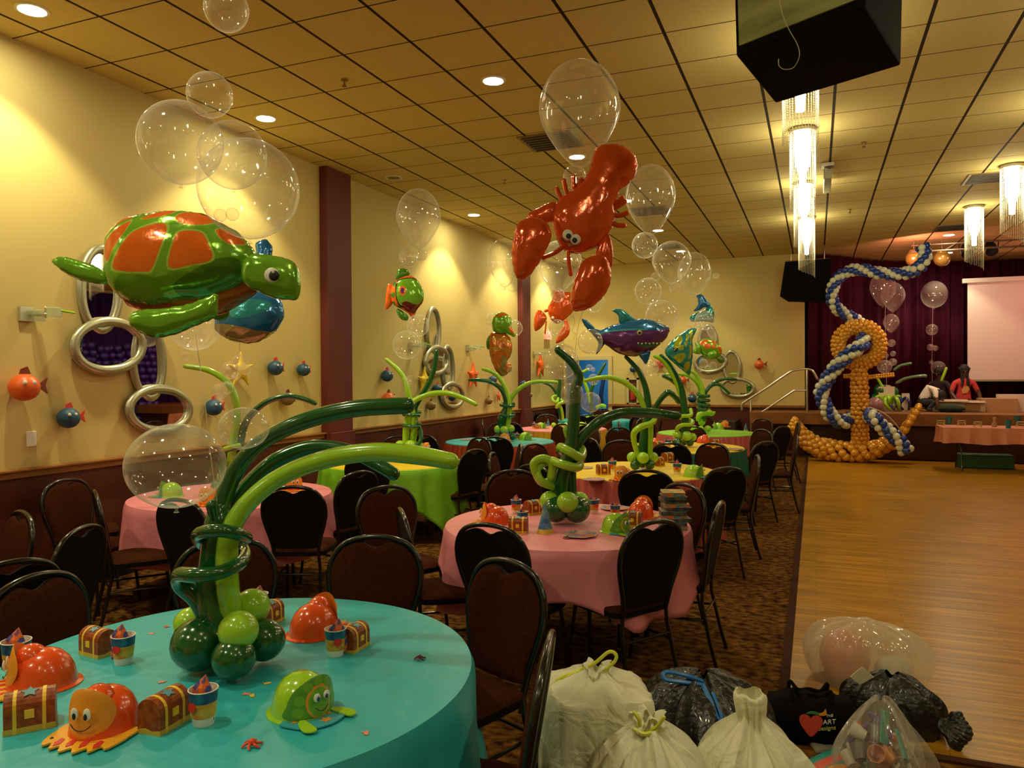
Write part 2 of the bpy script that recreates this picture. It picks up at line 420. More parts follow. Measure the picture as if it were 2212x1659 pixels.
# parquet
wm = bpy.data.materials.new('parquet'); n, l = nodes(wm); b = n['Principled BSDF']
tc = n.new('ShaderNodeTexCoord'); br = n.new('ShaderNodeTexBrick'); l.new(tc.outputs['Object'], br.inputs['Vector'])
br.inputs['Scale'].default_value = 1; br.inputs['Brick Width'].default_value = 1.1; br.inputs['Row Height'].default_value = .065; br.inputs['Mortar Size'].default_value = .0015
br.inputs['Color1'].default_value = (.52, .25, .014, 1); br.inputs['Color2'].default_value = (.40, .18, .009, 1); br.inputs['Mortar'].default_value = (.12, .05, .01, 1)
mp = n.new('ShaderNodeMapping'); mp.inputs['Scale'].default_value = (.5, 9, 1); l.new(tc.outputs['Object'], mp.inputs[0])
nz = n.new('ShaderNodeTexNoise'); nz.inputs['Scale'].default_value = 3; nz.inputs['Detail'].default_value = 5; l.new(mp.outputs[0], nz.inputs['Vector'])
mr = n.new('ShaderNodeMapRange'); mr.inputs[1].default_value = .3; mr.inputs[2].default_value = .7; mr.inputs[3].default_value = .55; mr.inputs[4].default_value = 1.25; l.new(nz.outputs['Fac'], mr.inputs[0])
mm = n.new('ShaderNodeMix'); mm.data_type = 'RGBA'; mm.blend_type = 'MULTIPLY'; mm.inputs['Factor'].default_value = 1; l.new(br.outputs[0], mm.inputs['A']); l.new(mr.outputs[0], mm.inputs['B'])
l.new(mm.outputs['Result'], b.inputs['Base Color']); b.inputs['Roughness'].default_value = .30; b.inputs['Specular IOR Level'].default_value = .24
m = MB(); m.box(((SEAM+XR)/2, (3.78+STY+.2)/2, .004), (XR-SEAM, STY+.2-3.78, .008)); struct(m.build('floor_dance', wm, smooth=False))
m = MB(); m.box((SEAM-.02, (3.78+STY)/2, .006), (.05, STY-3.78, .012)); m.box(((SEAM+XR)/2, 3.76, .006), (XR-SEAM+.08, .05, .012)); struct(m.build('trim_1', mat('dark threshold', (.05, .017, .008), .85, spec=.1), smooth=False))

# left wall with wainscot and rail
T = .12
m = MB(); m.box((XL-T/2, (YF+YB)/2, (RAIL+ZC)/2), (T, YB-YF, ZC-RAIL)); struct(m.build('wall_left', wall_m, smooth=False))
m = MB(); m.box((XL-T/2+.012, (YF+YB)/2, RAIL/2-.02), (T+.024, YB-YF, RAIL-.04)); struct(m.build('wainscot_left', wains_m, smooth=False))
m = MB(); m.box((XL+.02, (YF+YB)/2, RAIL-.035), (.06, YB-YF, .06)); m.box((XL+.03, (YF+YB)/2, RAIL-.005), (.09, YB-YF, .02)); struct(m.build('trim_2', rail_m, smooth=False, bevel=.005))
m = MB(); m.box((XL+.02, (YF+YB)/2, .06), (.03, YB-YF, .12)); struct(m.build('baseboard_left', black_m, smooth=False))
for y0, y1 in ((7.62, 8.13), (14.15, 14.6)):
    m = MB(); m.box((XL+.05, (y0+y1)/2, (RAIL+ZC)/2), (.12, y1-y0, ZC-RAIL)); m.box((XL+.07, (y0+y1)/2, RAIL/2), (.15, y1-y0, RAIL)); o = struct(m.build('column', coln_m, smooth=False, bevel=.006))
# back wall with doorway
DX0, DX1, DZ = -5.22, -4.47, 2.05
XS = -0.21
m = MB()
m.box(((XL+DX0)/2, YB+T/2, (RAIL+ZC)/2), (DX0-XL, T, ZC-RAIL)); m.box(((DX0+DX1)/2, YB+T/2, (DZ+ZC)/2), (DX1-DX0, T, ZC-DZ)); m.box(((DX1+XS)/2, YB+T/2, (RAIL+ZC)/2), (XS-DX1, T, ZC-RAIL))
struct(m.build('wall_back', wall_m, smooth=False))
m = MB(); m.box(((XL+DX0)/2, YB+T/2-.012, RAIL/2), (DX0-XL, T+.024, RAIL)); m.box(((DX1+XS)/2, YB+T/2-.012, RAIL/2), (XS-DX1, T+.024, RAIL)); struct(m.build('wainscot_back', wains_m, smooth=False))
m = MB(); m.box(((DX1+XS)/2, YB-.03, RAIL-.02), (XS-DX1, .07, .05)); struct(m.build('trim_3', rail_m, smooth=False))
dr = struct(empty('door_1', ((DX0+DX1)/2, YB, 0)))
m = MB(); w = DX1-DX0
for sx_ in (-1, 1): m.box((sx_*(w/2+.045), -.02, DZ/2), (.09, .06, DZ))
m.box((0, -.02, DZ+.045), (w+.18, .06, .09)); m.build('door_frame', wall_m if False else mat('trim paint', (.62, .52, .25), .5), dr, smooth=False)
m = MB(); m.box((-w/2-.02, -.42, DZ/2), (.04, .78, DZ-.02)); dl = m.build('door_leaf', mat('grey door', (.30, .30, .28), .4), dr, smooth=False)
m = MB(); m.ball((.03-w/2, -.74, 1.0), .03, 10); m.build('door_handle', chrome, dl)
# room behind the doorway: blue painted
bl = mat('blue wall paint', (.05, .30, .55), .6)
m = MB(); m.box((-4.6, YB+1.8, 1.3), (2.6, .08, 2.6)); m.box((-5.7, YB+.95, 1.3), (.08, 1.7, 2.6)); m.box((-3.4, YB+.95, 1.3), (.08, 1.7, 2.6)); m.box((-4.6, YB+.95, 2.6), (2.6, 1.8, .08))
struct(m.build('wall_far_room', bl, smooth=False))
ld = bpy.data.lights.new('far room', 'AREA'); ld.energy = 16; ld.color = (.75, .9, 1); ld.size = .5
lo = bpy.data.objects.new('far_room_light', ld); COL.objects.link(lo); lo.location = (-4.7, YB+.7, 2.5)
m = MB(); m.box((-4.78, YB+1.2, 1.55), (.03, .03, 1.0)); m.tube([(-5.1, YB+1.2, 1.62), (-4.5, YB+1.2, 1.62)], .015)
m.tube(cr([(-4.9, YB+1.15, 1.6), (-4.95, YB+1.1, 1.2), (-4.92, YB+1.1, .9)]), [.05]*13, mi=1); m.tube(cr([(-4.65, YB+1.15, 1.6), (-4.62, YB+1.1, 1.1), (-4.6, YB+1.1, .7)]), [.09]*13, mi=1)
for k in range(4): m.tube([(-4.95+.15*k, YB+1.2, 0), (-4.95+.15*k, YB+1.2, .9)], .02)
tag(m.build('coat_rack', [mat('navy cloth', (.01, .05, .13), .7), mat('dark blue cloth', (.008, .03, .09), .8)]), 'dark coat rack with hanging garments seen inside the blue doorway', 'rack')
# unseen sides of the room, which light and mirrors see
m = MB(); m.box((XR+T/2, (YF+YE)/2, ZC/2), (T, YE-YF, ZC)); struct(m.build('wall_right', wall_m, smooth=False))
m = MB(); m.box(((XL+XR)/2, YF-T/2, ZC/2), (XR-XL, T, ZC)); struct(m.build('wall_front', wall_m, smooth=False))
m = MB(); m.box(((XL+XR)/2, YE+T/2+1.5, ZC/2), (XR-XL, T, ZC)); m.box(((XL+XR)/2, YE+.8, ZC), (XR-XL, 1.5, .05)); struct(m.build('wall_stage', mat('dark stage wall', (.03, .02, .02), .8), smooth=False))

# ------------------------------------------------------------ curtains
cur_m = noisemat('burgundy velvet', (.040, .002, .013), (.065, .004, .020), 5, .8, (1, 1, .05), spec=.15)
cur2_m = noisemat('purple velvet', (.030, .008, .10), (.05, .015, .15), 5, .8, (1, 1, .05), spec=.15)
def curtain(name, path, z0, z1, amp, per, lab, m_=cur_m, grp=None):
    P = cr(path, 60); pts = []; L = 0; prev = None
    for i, p in enumerate(P):
        if prev: L += math.dist(p, prev)
        q = P[min(i+1, len(P)-1)]; o = P[max(i-1, 0)]; t = Vector((q[0]-o[0], q[1]-o[1])).normalized(); nn = Vector((t.y, -t.x))
        a = amp*(math.sin(2*PI*L/per)+.35*math.sin(2*PI*L/per*2.3+1)); pts.append((p[0]+nn.x*a, p[1]+nn.y*a)); prev = p
    b = MB(); N = len(pts); b.add([(x, y, z0) for x, y in pts]+[(x, y, z1) for x, y in pts], [(i, i+1, N+i+1, N+i) for i in range(N-1)])
    o = b.build(name, m_); s = o.modifiers.new('s', 'SOLIDIFY'); s.thickness = .012
    return tag(o, lab, 'curtain', grp)
curtain('stage_curtain', [(-.17, 17.25), (.35, 17.5), (1.3, 18.75), (2.3, 19.35), (3.5, 19.75), (5.5, 19.9), (7.9, 19.9)], STZ+.01, ZC-.03, .07, .34, 'burgundy velvet curtain hung across the back of the stage')
curtain('stage_curtain', [(7.85, 14.6), (7.85, 19.5)], .02, 4.15, .06, .3, 'purple velvet curtain on the right wall, seen only in the mirrors', cur2_m)
# stage
m = MB(); m.box(((-.1+XR)/2, (STY+21)/2, STZ/2), (XR+.1, 21-STY, STZ-.06)); struct(m.build('stage_front', noisemat('stage wood', (.035, .010, .006), (.055, .016, .008), 3, .5, (1, 1, .3)), smooth=False))
m = MB(); m.box(((-1.25+XR)/2, (STY+21)/2-.05, STZ-.03), (XR+1.25, 21.1-STY, .06)); m.box(((-1.25+XR)/2, STY-.11, STZ-.12), (XR+1.25, .03, .24)); struct(m.build('stage_platform', noisemat('stage floor wood', (.20, .075, .018), (.28, .11, .03), 4, .45, (1, 6, 1)), smooth=False, bevel=.01))
m = MB()
for k in range(3): m.box((-1.7-.32*k, STY+.25, (STZ-.2*(k+1))/2), (.34, 1.1, STZ-.2*(k+1)))
struct(m.build('stage_steps', mat('step dark', (.025, .012, .008), .6), smooth=False))
# handrail
def hr(x, y, Y=16.45): return aty(x, y, Y)
e = empty('handrail', hr(1680, 885)); tag(e, 'brushed steel handrail rising over the steps at the left end of the stage', 'handrail')
def addp(mb, name, m_, par, **k):
    o = mb.build(name, m_, **k); o.parent = par; o.matrix_parent_inverse = Matrix.Translation(-par.location); return o
m = MB(); m.tube(cr([hr(1602, 886), hr(1603, 874), hr(1612, 866), hr(1650, 842), hr(1700, 808), hr(1716, 800), hr(1740, 797), hr(1755, 801), hr(1765, 818)], 6), .024, 10); addp(m, 'top_rail', chrome, e)
m = MB(); m.tube(cr([hr(1623, 904), hr(1660, 881), hr(1712, 846), hr(1720, 844), hr(1743, 843)], 5), .02, 10); addp(m, 'middle_rail', chrome, e)
for x, y0 in ((1621.5, 866), (1743, 797)):
    m = MB(); p = hr(x, y0); z1 = .02 if x < 1700 else STZ; m.tube([p, (p.x, p.y, z1)], .022, 10); addp(m, 'post', chrome, e)
# screen
SY = 18.9
a, b_, c, d = aty(2090, 612, SY), aty(2212, 604, SY), aty(2095, 820, SY), None
xs0, zt, zb = a.x, a.z, c.z
e = empty('projection_screen', (xs0+1.6, SY, zt)); tag(e, 'large projection screen lit pink above the stage', 'screen')
m = MB(); m.box((0, 0, (zb-zt)/2), (3.2, .01, zt-zb)); m.build('screen_fabric', mat('screen cloth', (.80, .70, .66), .7), e, smooth=False)
m = MB(); m.box((-.02, 0, .05), (3.36, .1, .1)); m.build('roller_case', white_m, e, smooth=False, bevel=.01)
m = MB(); m.box((0, 0, zb-zt-.02), (3.2, .03, .04)); m.build('bottom_bar', chrome, e, smooth=False)

# ------------------------------------------------------------ speakers
def speaker(name, quad, zb, zt, lab, cable=False, near=True):
    c = sum((Vector(q) for q in quad), Vector())/4; e = empty(name, (c.x, c.y, zb)); tag(e, lab, 'speaker')
    vs = [Vector((q[0]-c.x, q[1]-c.y, 0)) for q in quad]; top = [v*1.04+Vector((0, 0, zt-zb)) for v in vs]
    m = MB(); m.add(vs+top, [(0, 1, 2, 3)[::-1], (4, 5, 6, 7), (1, 2, 6, 5), (2, 3, 7, 6), (3, 0, 4, 7), (0, 1, 5, 4)])
    m.build('cabinet', mat('matt black box', (.003, .003, .004), .8, spec=.1), e, smooth=False, bevel=.012)
    # grille on the face 0-1 (towards the camera)
    n_ = (vs[1]-vs[0]).cross(Vector((0, 0, 1))).normalized()
    m = MB(); ins = [vs[0].lerp(vs[1], .04)+n_*.012+Vector((0, 0, .04)), vs[0].lerp(vs[1], .96)+n_*.012+Vector((0, 0, .04)), top[0].lerp(top[1], .96)+n_*.012-Vector((0, 0, .04)), top[0].lerp(top[1], .04)+n_*.012-Vector((0, 0, .04))]
    m.add(ins+[p-n_*.011 for p in ins], [(0, 1, 2, 3), (0, 4, 5, 1), (1, 5, 6, 2), (2, 6, 7, 3), (3, 7, 4, 0)])
    m.build('front_panel', noisemat('front with painted lamplight', (.16, .18, .07), (.42, .45, .18), 3, .45, (.6, 1, 4), lo=.3, hi=.7), e, smooth=False)  # lamp light on the front is painted in as a lighter streaky colour
    for i in (0, 1, 2, 3):
        m = MB(); m.tube([top[i]*.8+Vector((0, 0, (zt-zb)*.2)), Vector((top[i].x*.7, top[i].y*.7, ZC-zb))], .006, 6); m.build('hanging_chain', chrome, e)
    return e, vs, n_
q = [atz(1590, 122, 3.2), atz(1868, 15, 3.2), atz(1946, 142, 3.2), atz(1675, 224, 3.2)]
e, vs, n_ = speaker('hanging_speaker', q, 3.2, 3.86, 'large black loudspeaker hanging from the ceiling at the top of the picture')
def near(x, y, D=3.2): return atd(x, y, D)-e.location
m = MB(); m.tube(cr([near(1683, -5), near(1690, 30), near(1705, 65), near(1722, 95), near(1727, 120), near(1715, 145), near(1695, 150), near(1683, 142), near(1682, 128)], 6), .0018, 6); m.build('cable', string_m, e)
c0, c1, c2, c3 = aty(1684, 633, 15.8), aty(1776, 648, 15.8), aty(1776, 648, 16.6), aty(1700, 648, 16.6)
zb, zt = c1.z, aty(1740, 552, 15.9).z
e = empty('hanging_speaker', (c0.x+.4, 16.2, zb)); tag(e, 'black loudspeaker hanging high in the corner beside the stage curtain', 'speaker')
L0 = Vector((c0.x, 15.9, 0))-Vector((e.location.x, 16.2, 0)); X0, X1 = L0.x, L0.x+.92; H = zt-zb
m = MB(); m.add([(X0, -.25, .12), (X1, -.35, .0), (X1-.06, .3, 0), (X0+.2, .3, .05), (X0+.1, -.3, H-.1), (X1+.02, -.4, H-.1), (X1-.06, .25, H), (X0+.1, .25, H), (X0+.16, -.3, 0.0)],
                [(8, 1, 5, 4), (0, 8, 4), (1, 2, 6, 5), (2, 3, 7, 6), (3, 0, 4, 7), (0, 3, 2, 1, 8)])
m.build('cabinet', mat('matt black box', (.003, .003, .004), .8, spec=.1), e, smooth=False)
m = MB(); m.add([(X0+.1, -.3, H-.1), (X1+.02, -.4, H-.1), (X1-.06, .25, H), (X0+.1, .25, H)], [(0, 1, 2, 3)]); m.build('top_panel', mat('top with painted glare', (.6, .55, .3), .3), e, smooth=False)  # light colour stands for the chandelier's reflection on the black top
for x in (X0+.2, X1-.1): m = MB(); m.tube([(x, 0, H-.05), (x, 0, ZC-zb)], .008, 6); m.build('hanging_chain', chrome, e)
# ------------------------------------------------------------ ceiling bits
def sprink(x, y, lab):
    e = MB(); e.lathe([(.001, 0), (.03, 0), (.03, -.008), (.008, -.01), (.007, -.04), (.012, -.045), (.001, -.046)], 14); e.lathe([(.001, -.055), (.022, -.055), (.022, -.058), (.001, -.058)], 14); e.box((0, 0, -.05), (.03, .004, .02))
    o = e.build('sprinkler', mat('brass', (.35, .22, .08), .35, metal=.8)); o.location = (x, y, ZC); tag(o, lab, 'sprinkler')
for (x, y), t in (((744, 172), 'ceiling sprinkler left of the middle, nearest the camera'), ((1090, 389), 'ceiling sprinkler above the orange seahorse, left of the lobster tail'), ((1866, 307), 'ceiling sprinkler right of the crystal chandeliers'), ((1836, 452), 'far ceiling sprinkler above the blue and white garland')):
    p = atz(x, y, ZC); sprink(p.x, p.y, t)
def vent(x, y, w, d, lab):
    e = empty('ceiling_vent', (x, y, ZC)); tag(e, lab, 'vent'); m = MB(); m.box((0, 0, -.006), (w, d, .012)); m.build('frame', mat('vent metal', (.20, .14, .06), .5), e, smooth=False)
    m = MB()
    for k in range(7): m.box((0, -d/2+d*(k+.75)/7.5, -.016), (w*.86, d*.05, .012))
    m.build('slats', mat('vent dark', (.05, .035, .02), .6), e, smooth=False)
for (x, y), t in (((1190, 305), 'dark square ceiling vent beside the lobster tail'), ((1405, 455), 'dark ceiling vent seen through the clear balloon right of the lobster'), ((1440, 532), 'far ceiling vent over the back tables'), ((2140, 383), 'ceiling vent behind the right-hand chandeliers'), ((2060, 491), 'ceiling vent near the stage lights')):
    p = atz(x, y, ZC); vent(p.x, p.y, .58, .58, t)
p = atz(1788, 354, ZC); q = atz(1786, 420, ZC)
e = empty('ceiling_fixture', (p.x, p.y, ZC)); tag(e, 'narrow metal track fixture hanging under the ceiling beside the chandeliers', 'fixture')
m = MB(); m.box((0, 0, -.02), (.14, .14, .04)); m.build('base', chrome, e, smooth=False); m = MB(); m.box((0, .4, -.12), (.09, .8, .12)); m.build('body', mat('fixture grey', (.35, .32, .2), .4), e, smooth=False, bevel=.01)
# stage light bar
p = atz(1940, 520, 4.1); e = empty('lighting_truss', (2.6, 16.2, 4.0)); tag(e, 'thin metal lighting bar under the ceiling before the stage', 'truss')
m = MB(); m.tube([(-.9, 0, 0), (4.6, .2, 0)], .02); m.tube([(-.9, 0, .12), (4.6, .2, .12)], .015)
for k in range(12): m.tube([(-.8+k*.45, 0.02*k, 0), (-.6+k*.45, .02*k, .12)], .008, 6)
m.build('bar', mat('truss metal', (.12, .09, .06), .5, metal=.5), e)
def par(x, y, z, lab):
    e = empty('stage_spotlight', (x, y, z)); tag(e, lab, 'spotlight'); R = Matrix.Rotation(-.9, 4, 'X')
    m = MB(); m.lathe([(.001, .16), (.07, .15), (.10, .05), (.11, -.14), (.10, -.15), (.095, -.1), (.001, -.08)], 18, M=R); m.build('housing', mat('black box', (.006, .006, .007), .55), e)
    m = MB(); m.tube(cr([(-.12, 0, 0), (-.12, 0, .14), (.0, 0, .2), (.12, 0, .14), (.12, 0, 0)], 5), .01, 6); m.build('bracket', black_m, e)
p = aty(2088, 540, 17.0); par(p.x, p.y, p.z, 'black stage spotlight hanging behind the right chandelier')
p = aty(2140, 535, 17.0); par(p.x, p.y, p.z, 'second black stage spotlight just right of the chandelier strands')

# ------------------------------------------------------------ mirrors: linked rings
def ring(cy_, cz, ry, rz_, tilt, off=0.02, w=.085):
    """ring on the left wall, centre (y,z); returns frame mb, glass mb in (y,z) plane coordinates"""
    f = MB(); pts = [(off, a, b) for a, b in arc(cy_, cz, ry, rz_, 0, 360, 40, tilt)]
    P = [Vector(p) for p in pts]; n_ = len(P); vs = []; fs = []; k = 10
    for i in range(n_):
        c = Vector((off, cy_, cz)); d = (P[i]-c).normalized()
        for j in range(k):
            a = 2*PI*j/k; vs.append(P[i]+d*math.cos(a)*w*.5+Vector((1, 0, 0))*math.sin(a)*w*.38)
    for i in range(n_):
        for j in range(k): fs.append((i*k+j, ((i+1) % n_)*k+j, ((i+1) % n_)*k+(j+1) % k, i*k+(j+1) % k))
    f.add(vs, fs)
    g = MB(); gp = [(a, b) for a, b in arc(cy_, cz, ry-w*.3, rz_-w*.3, 0, 360, 40, tilt)]
    g.add([(off-.006, a, b) for a, b in gp]+[(off-.012, a, b) for a, b in gp], [tuple(range(40)), tuple(range(40, 80))[::-1]]+[(i, (i+1) % 40, 40+(i+1) % 40, 40+i) for i in range(40)])
    return f, g
def mirrorset(rings, loc, rz, lab):
    e = empty('linked_ring_mirror', loc, rz); tag(e, lab, 'mirror')
    for i, (a, b, ra, rb, t) in enumerate(rings):
        f, g = ring(a, b, ra, rb, t, off=.03+.025*(i % 2)); fo = f.build('frame', silver, e); g.build('mirror_glass', mirror_m, fo, smooth=False)
RS = [(-.36, .41, .18, .34, -3), (-.30, -.06, .33, .205, 5), (.11, -.17, .165, .34, 3), (.22, -.62, .335, .19, -4)]
mirrorset(RS, (XL, 4.93, 2.03), 0, 'near set of linked silver oval mirrors on the left wall behind the green turtle balloon')
mirrorset([(a*1.05, b*1.0, ra*1.15, rb, t) for a, b, ra, rb, t in RS], (XL, 10.85, 2.0), 0, 'farther set of linked silver oval mirrors on the left wall beyond the maroon column')
mirrorset([(a*1.1, b, ra, rb, t) for a, b, ra, rb, t in RS], (-1.82, YB, 2.02), -PI/2, 'set of linked silver oval mirrors on the back wall near the handrail')

# purple balloon decoration on the far right side, seen in the mirrors
e = empty('purple_balloon_wall', (7.3, 15.2, 0)); tag(e, 'wall of purple balloon columns across the room, seen only in the mirrors', 'balloon wall')
m = MB()
for q in range(7):
    for k in range(13):
        for j in range(3):
            a = j*2*PI/3+k*.7+q; m.ball((.10*math.cos(a), -.9+.42*q+.12*math.sin(a), .15+.2*k+.05*math.sin(q*2)), .11, 10)
m.build('purple_balloons', mat('purple latex', (.05, .02, .30), .25, coat=.5), e)['kind'] = 'stuff'

# ------------------------------------------------------------ wall ornaments
def fishproto(name, body, fin, lab='x'):
    e = empty(name); e['category'] = 'wall ornament'
    m = MB(); m.ball((.09, 0, 0), .085, 18, sc=(1, 1, .95)); m.tube([(.0, 0, 0), (.04, 0, 0)], .012, 6); m.build('body', body, e)
    m = MB(); m.slab([(.0, .0), (.07, .05), (.055, .0), (.07, -.05)], -.006, .006, M=Matrix.Translation((.09, .075, .01)) @ Matrix.Rotation(PI/2, 4, 'Z') @ Matrix.Rotation(PI/2, 4, 'X')); m.build('tail', fin, e)
    m = MB(); m.slab([(-.03, 0), (.04, .0), (.02, .045), (-.02, .03)], -.004, .004, M=Matrix.Translation((.09, 0, .08)) @ Matrix.Rotation(PI/2, 4, 'Z') @ Matrix.Rotation(PI/2, 4, 'X')); m.build('fin', fin, e)
    m = MB()
    for s in (-1, 1): m.ball((.165, .028*s-.02, .03), .013, 8)
    m.build('eyes', eyew, e)
    return e
fb = fishproto('fish_ornament', mat('blue paper', (.02, .08, .16), .5), mat('pink paper', (.70, .06, .05), .5))
fo_ = fishproto('fish_ornament', mat('orange paper', (.75, .12, .015), .4), mat('dark fin', (.2, .03, .01), .5))
fbr = fishproto('fish_ornament', mat('brown speckled paper', (.22, .13, .04), .6), mat('brown fin', (.12, .05, .02), .6))
def onwall(proto, x, y, lab, sc=1., back=False):
    if back: p = aty(x, y, YB-.05); p.y = YB-.01; inst(proto, p, -PI/2, lab, None, sc)
    else: p = onx(x, y, XL+.09); p.x = XL; inst(proto, p, 0, lab, None, sc)
for x, y, s, t in ((148, 903, 1.0, 'lowest blue fish ornament on the left wall, below the near mirrors'), (462, 880, 1.0, 'blue fish ornament on the left wall right above the small clear balloon'), (595, 795, 1., 'blue fish ornament with raised red tail, left of the pair near the maroon column'), (657, 799, .9, 'blue fish ornament closest to the near maroon column'),
                (836, 812, 1., 'dark blue fish ornament just beyond the near maroon column'), (946, 840, .9, 'blue fish ornament beside the yellow starfish ornament'), (1066, 820, .9, 'small blue fish ornament under the orange seahorse balloon'), (1130, 829, .9, 'small blue fish ornament right of the far maroon column')):
    onwall(fb, x, y, t, s)
for x, y, s, t in ((48, 837, 1.25, 'orange fish ornament at the left edge of the picture'), (838, 862, 1.1, 'orange fish ornament just above the dark green frond tip')):
    onwall(fo_, x, y, t, s)
for x, y, s, t in ((623, 862, .9, 'brown blowfish ornament behind the dark green arching frond'), (932, 876, .9, 'brown blowfish ornament left of the lowest far mirror ring'), (1058, 866, .8, 'small brown blowfish ornament right of the far mirrors'), (1145, 853, .8, 'small brown blowfish ornament right of the far maroon column')):
    onwall(fbr, x, y, t, s)
for pr, x, y, s, t in ((fo_, 1640, 788, 1.2, 'orange fish ornament alone on the back wall near the handrail'), (fo_, 1475, 822, 1.1, 'orange fish ornament on the back wall between the seaweed fronds'), (fb, 1496, 860, 1.2, 'blue fish ornament low on the back wall'), (fb, 1369, 797, 1.0, 'blue fish ornament on the back wall under the shark balloon')):
    onwall(pr, x, y, t, s, True)
# sea creatures with arms
def creature(lab, p, rz, m_, arms, R=.1, sc=1., name='starfish_ornament', face=True):
    e = empty(name, p, rz); tag(e, lab, 'wall ornament'); e.scale = (sc, sc, sc)
    o = []
    for i in range(arms*2):
        a = PI/2+PI*i/arms; r = R*(1.5 if i % 2 == 0 else .62); o.append((r*math.cos(a), r*math.sin(a)))
    b = puff(o, .55, 30); m = MB(); R3 = Matrix.Rotation(PI/2, 3, 'Z')
    m.v = [tuple(R3 @ Vector(v)+Vector((.07, 0, 0))) for v in b.v]; m.f = b.f; m.m = b.m; m.build('body', m_, e)
    if face:
        m = MB()
        for s in (-1, 1): m.ball((.125, .03*s, .02), .012, 8)
        m.tube(cr([(.125, -.035, -.015), (.135, 0, -.035), (.125, .035, -.015)], 5), .004, 6); m.build('face', inkb, e)
    return e
p = onx(915, 823, XL+.05); p.x = XL; creature('yellow starfish ornament with a smiling face on the left wall', p, 0, mat('yellow plush', (.85, .60, .03), .45), 5, .15)
p = onx(1020, 812, XL+.05); p.x = XL; creature('bright orange sea creature ornament on the left wall between the wall lamps', p, 0, mat('bright orange plush', (.9, .14, .01), .4), 5, .17)
p = onx(1166, 790, XL+.05); p.x = XL; creature('orange sea creature ornament in the far left corner, right of the lobster', p, 0, mat('bright orange plush', (.9, .14, .01), .4), 5, .2, face=False)
p = onx(517, 800, XL+.05); p.x = XL; creature('yellow sea creature ornament behind the small cluster of clear balloons', p, 0, mat('yellow plush', (.85, .60, .03), .45), 5, .13, face=False)
p = aty(1425, 785, YB-.05); p.y = YB; creature('pink sea creature ornament on the back wall behind the striped angelfish balloon', p, -PI/2, mat('pink plush', (.75, .15, .10), .5), 6, .12)
p = onx(1075, 856, XL+.05); p.x = XL; creature('small pink sea creature ornament right of the far mirrors', p, 0, mat('pink plush', (.75, .15, .10), .5), 5, .08, face=False)
# wall lamps (small glass block arms)
gl = bubblemat('greenish glass', tint=(.6, .75, .5), body=.35, rim=.4)
for x, y, t in ((70, 680, 'small unlit glass-block wall lamp nearest the camera, left of the near mirrors'), (890, 748, 'small glass-block wall lamp behind the clear balloon beyond the near column'), (1012, 752, 'small glass-block wall lamp right of the farther mirrors'), (1155, 764, 'small glass-block wall lamp in the far left corner')):
    p = onx(x, y, XL); e = empty('wall_lamp', p); tag(e, t, 'wall lamp')
    m = MB(); m.box((.012, -.06, 0), (.024, .11, .11)); m.build('wall_plate', chrome, e, smooth=False, bevel=.004)
    m = MB(); m.tube([(.02, 0, 0), (.13, .01, 0)], .014, 8); m.tube([(.13, .01, -.02), (.13, .01, .05)], .01, 8); m.build('arm', chrome, e)
    m = MB(); m.box((.16, .05, .015), (.09, .09, .08)); m.box((.07, .0, -.01), (.06, .08, .09)); m.build('glass_block', gl, e, smooth=False, bevel=.01)
    m = MB(); m.tube([(.2, .09, .03), (.22, .18, .02)], .009, 8); m.build('green_stub', lime, e)
for x, y, t in ((67, 948, 'white wall socket plate low on the left wall'),):
    p = onx(x, y, XL); m = MB(); m.box((p.x+.005, p.y, p.z), (.01, .075, .115)); tag(m.build('wall_socket', white_m, smooth=False, bevel=.003), t, 'socket')
# fire extinguisher cabinet
p = aty(1368, 845, YB); e = empty('extinguisher_cabinet', p); tag(e, 'white framed fire extinguisher cabinet on the back wall', 'cabinet')
m = MB()
for sx_ in (-1, 1): m.box((sx_*.115, -.03, 0), (.05, .06, .62))
for sz in (-1, 1): m.box((0, -.03, sz*.29), (.28, .06, .05))
m.build('frame', mat('trim paint', (.62, .52, .25), .5), e, smooth=False); m = MB(); m.box((0, -.01, 0), (.19, .02, .54)); m.build('backing', mat('dark inside', (.10, .05, .02), .6), e, smooth=False)
m = MB(); m.lathe([(.001, -.2), (.05, -.2), (.055, -.18), (.055, .08), (.03, .13), (.012, .15), (.012, .18), (.001, .18)], 16, c=(0, -.06, 0)); m.box((0, -.08, .17), (.09, .02, .02)); m.build('extinguisher', red_p, e)
# exit sign
p = onx(1203, 727, XL); e = empty('exit_sign', (XL, 15.9, p.z)); tag(e, 'red lit exit sign on the left wall beside the far corner, behind the lobster claw', 'sign')
m = MB(); m.box((.03, 0, 0), (.06, .36, .2)); m.build('housing', emit('exit red', (1, .10, .06), .5), e, smooth=False)
cu = bpy.data.curves.new('t', 'FONT'); cu.body = 'EXIT'; cu.size = .17; cu.align_x = 'CENTER'; cu.align_y = 'CENTER'; cu.extrude = .003
def textobj(cu, name, m_, parent, mw):
    t = bpy.data.objects.new('t', cu); COL.objects.link(t); dg = bpy.context.evaluated_depsgraph_get(); me = bpy.data.meshes.new_from_object(t.evaluated_get(dg)); bpy.data.objects.remove(t)
    me.materials.clear(); me.materials.append(m_); o = bpy.data.objects.new(name, me); COL.objects.link(o); o.parent = parent; o.matrix_local = mw; return o
textobj(cu, 'lettering', eyew, e, Matrix.Translation((.063, 0, 0)) @ Matrix.Rotation(PI/2, 4, 'Z') @ Matrix.Rotation(PI/2, 4, 'X'))

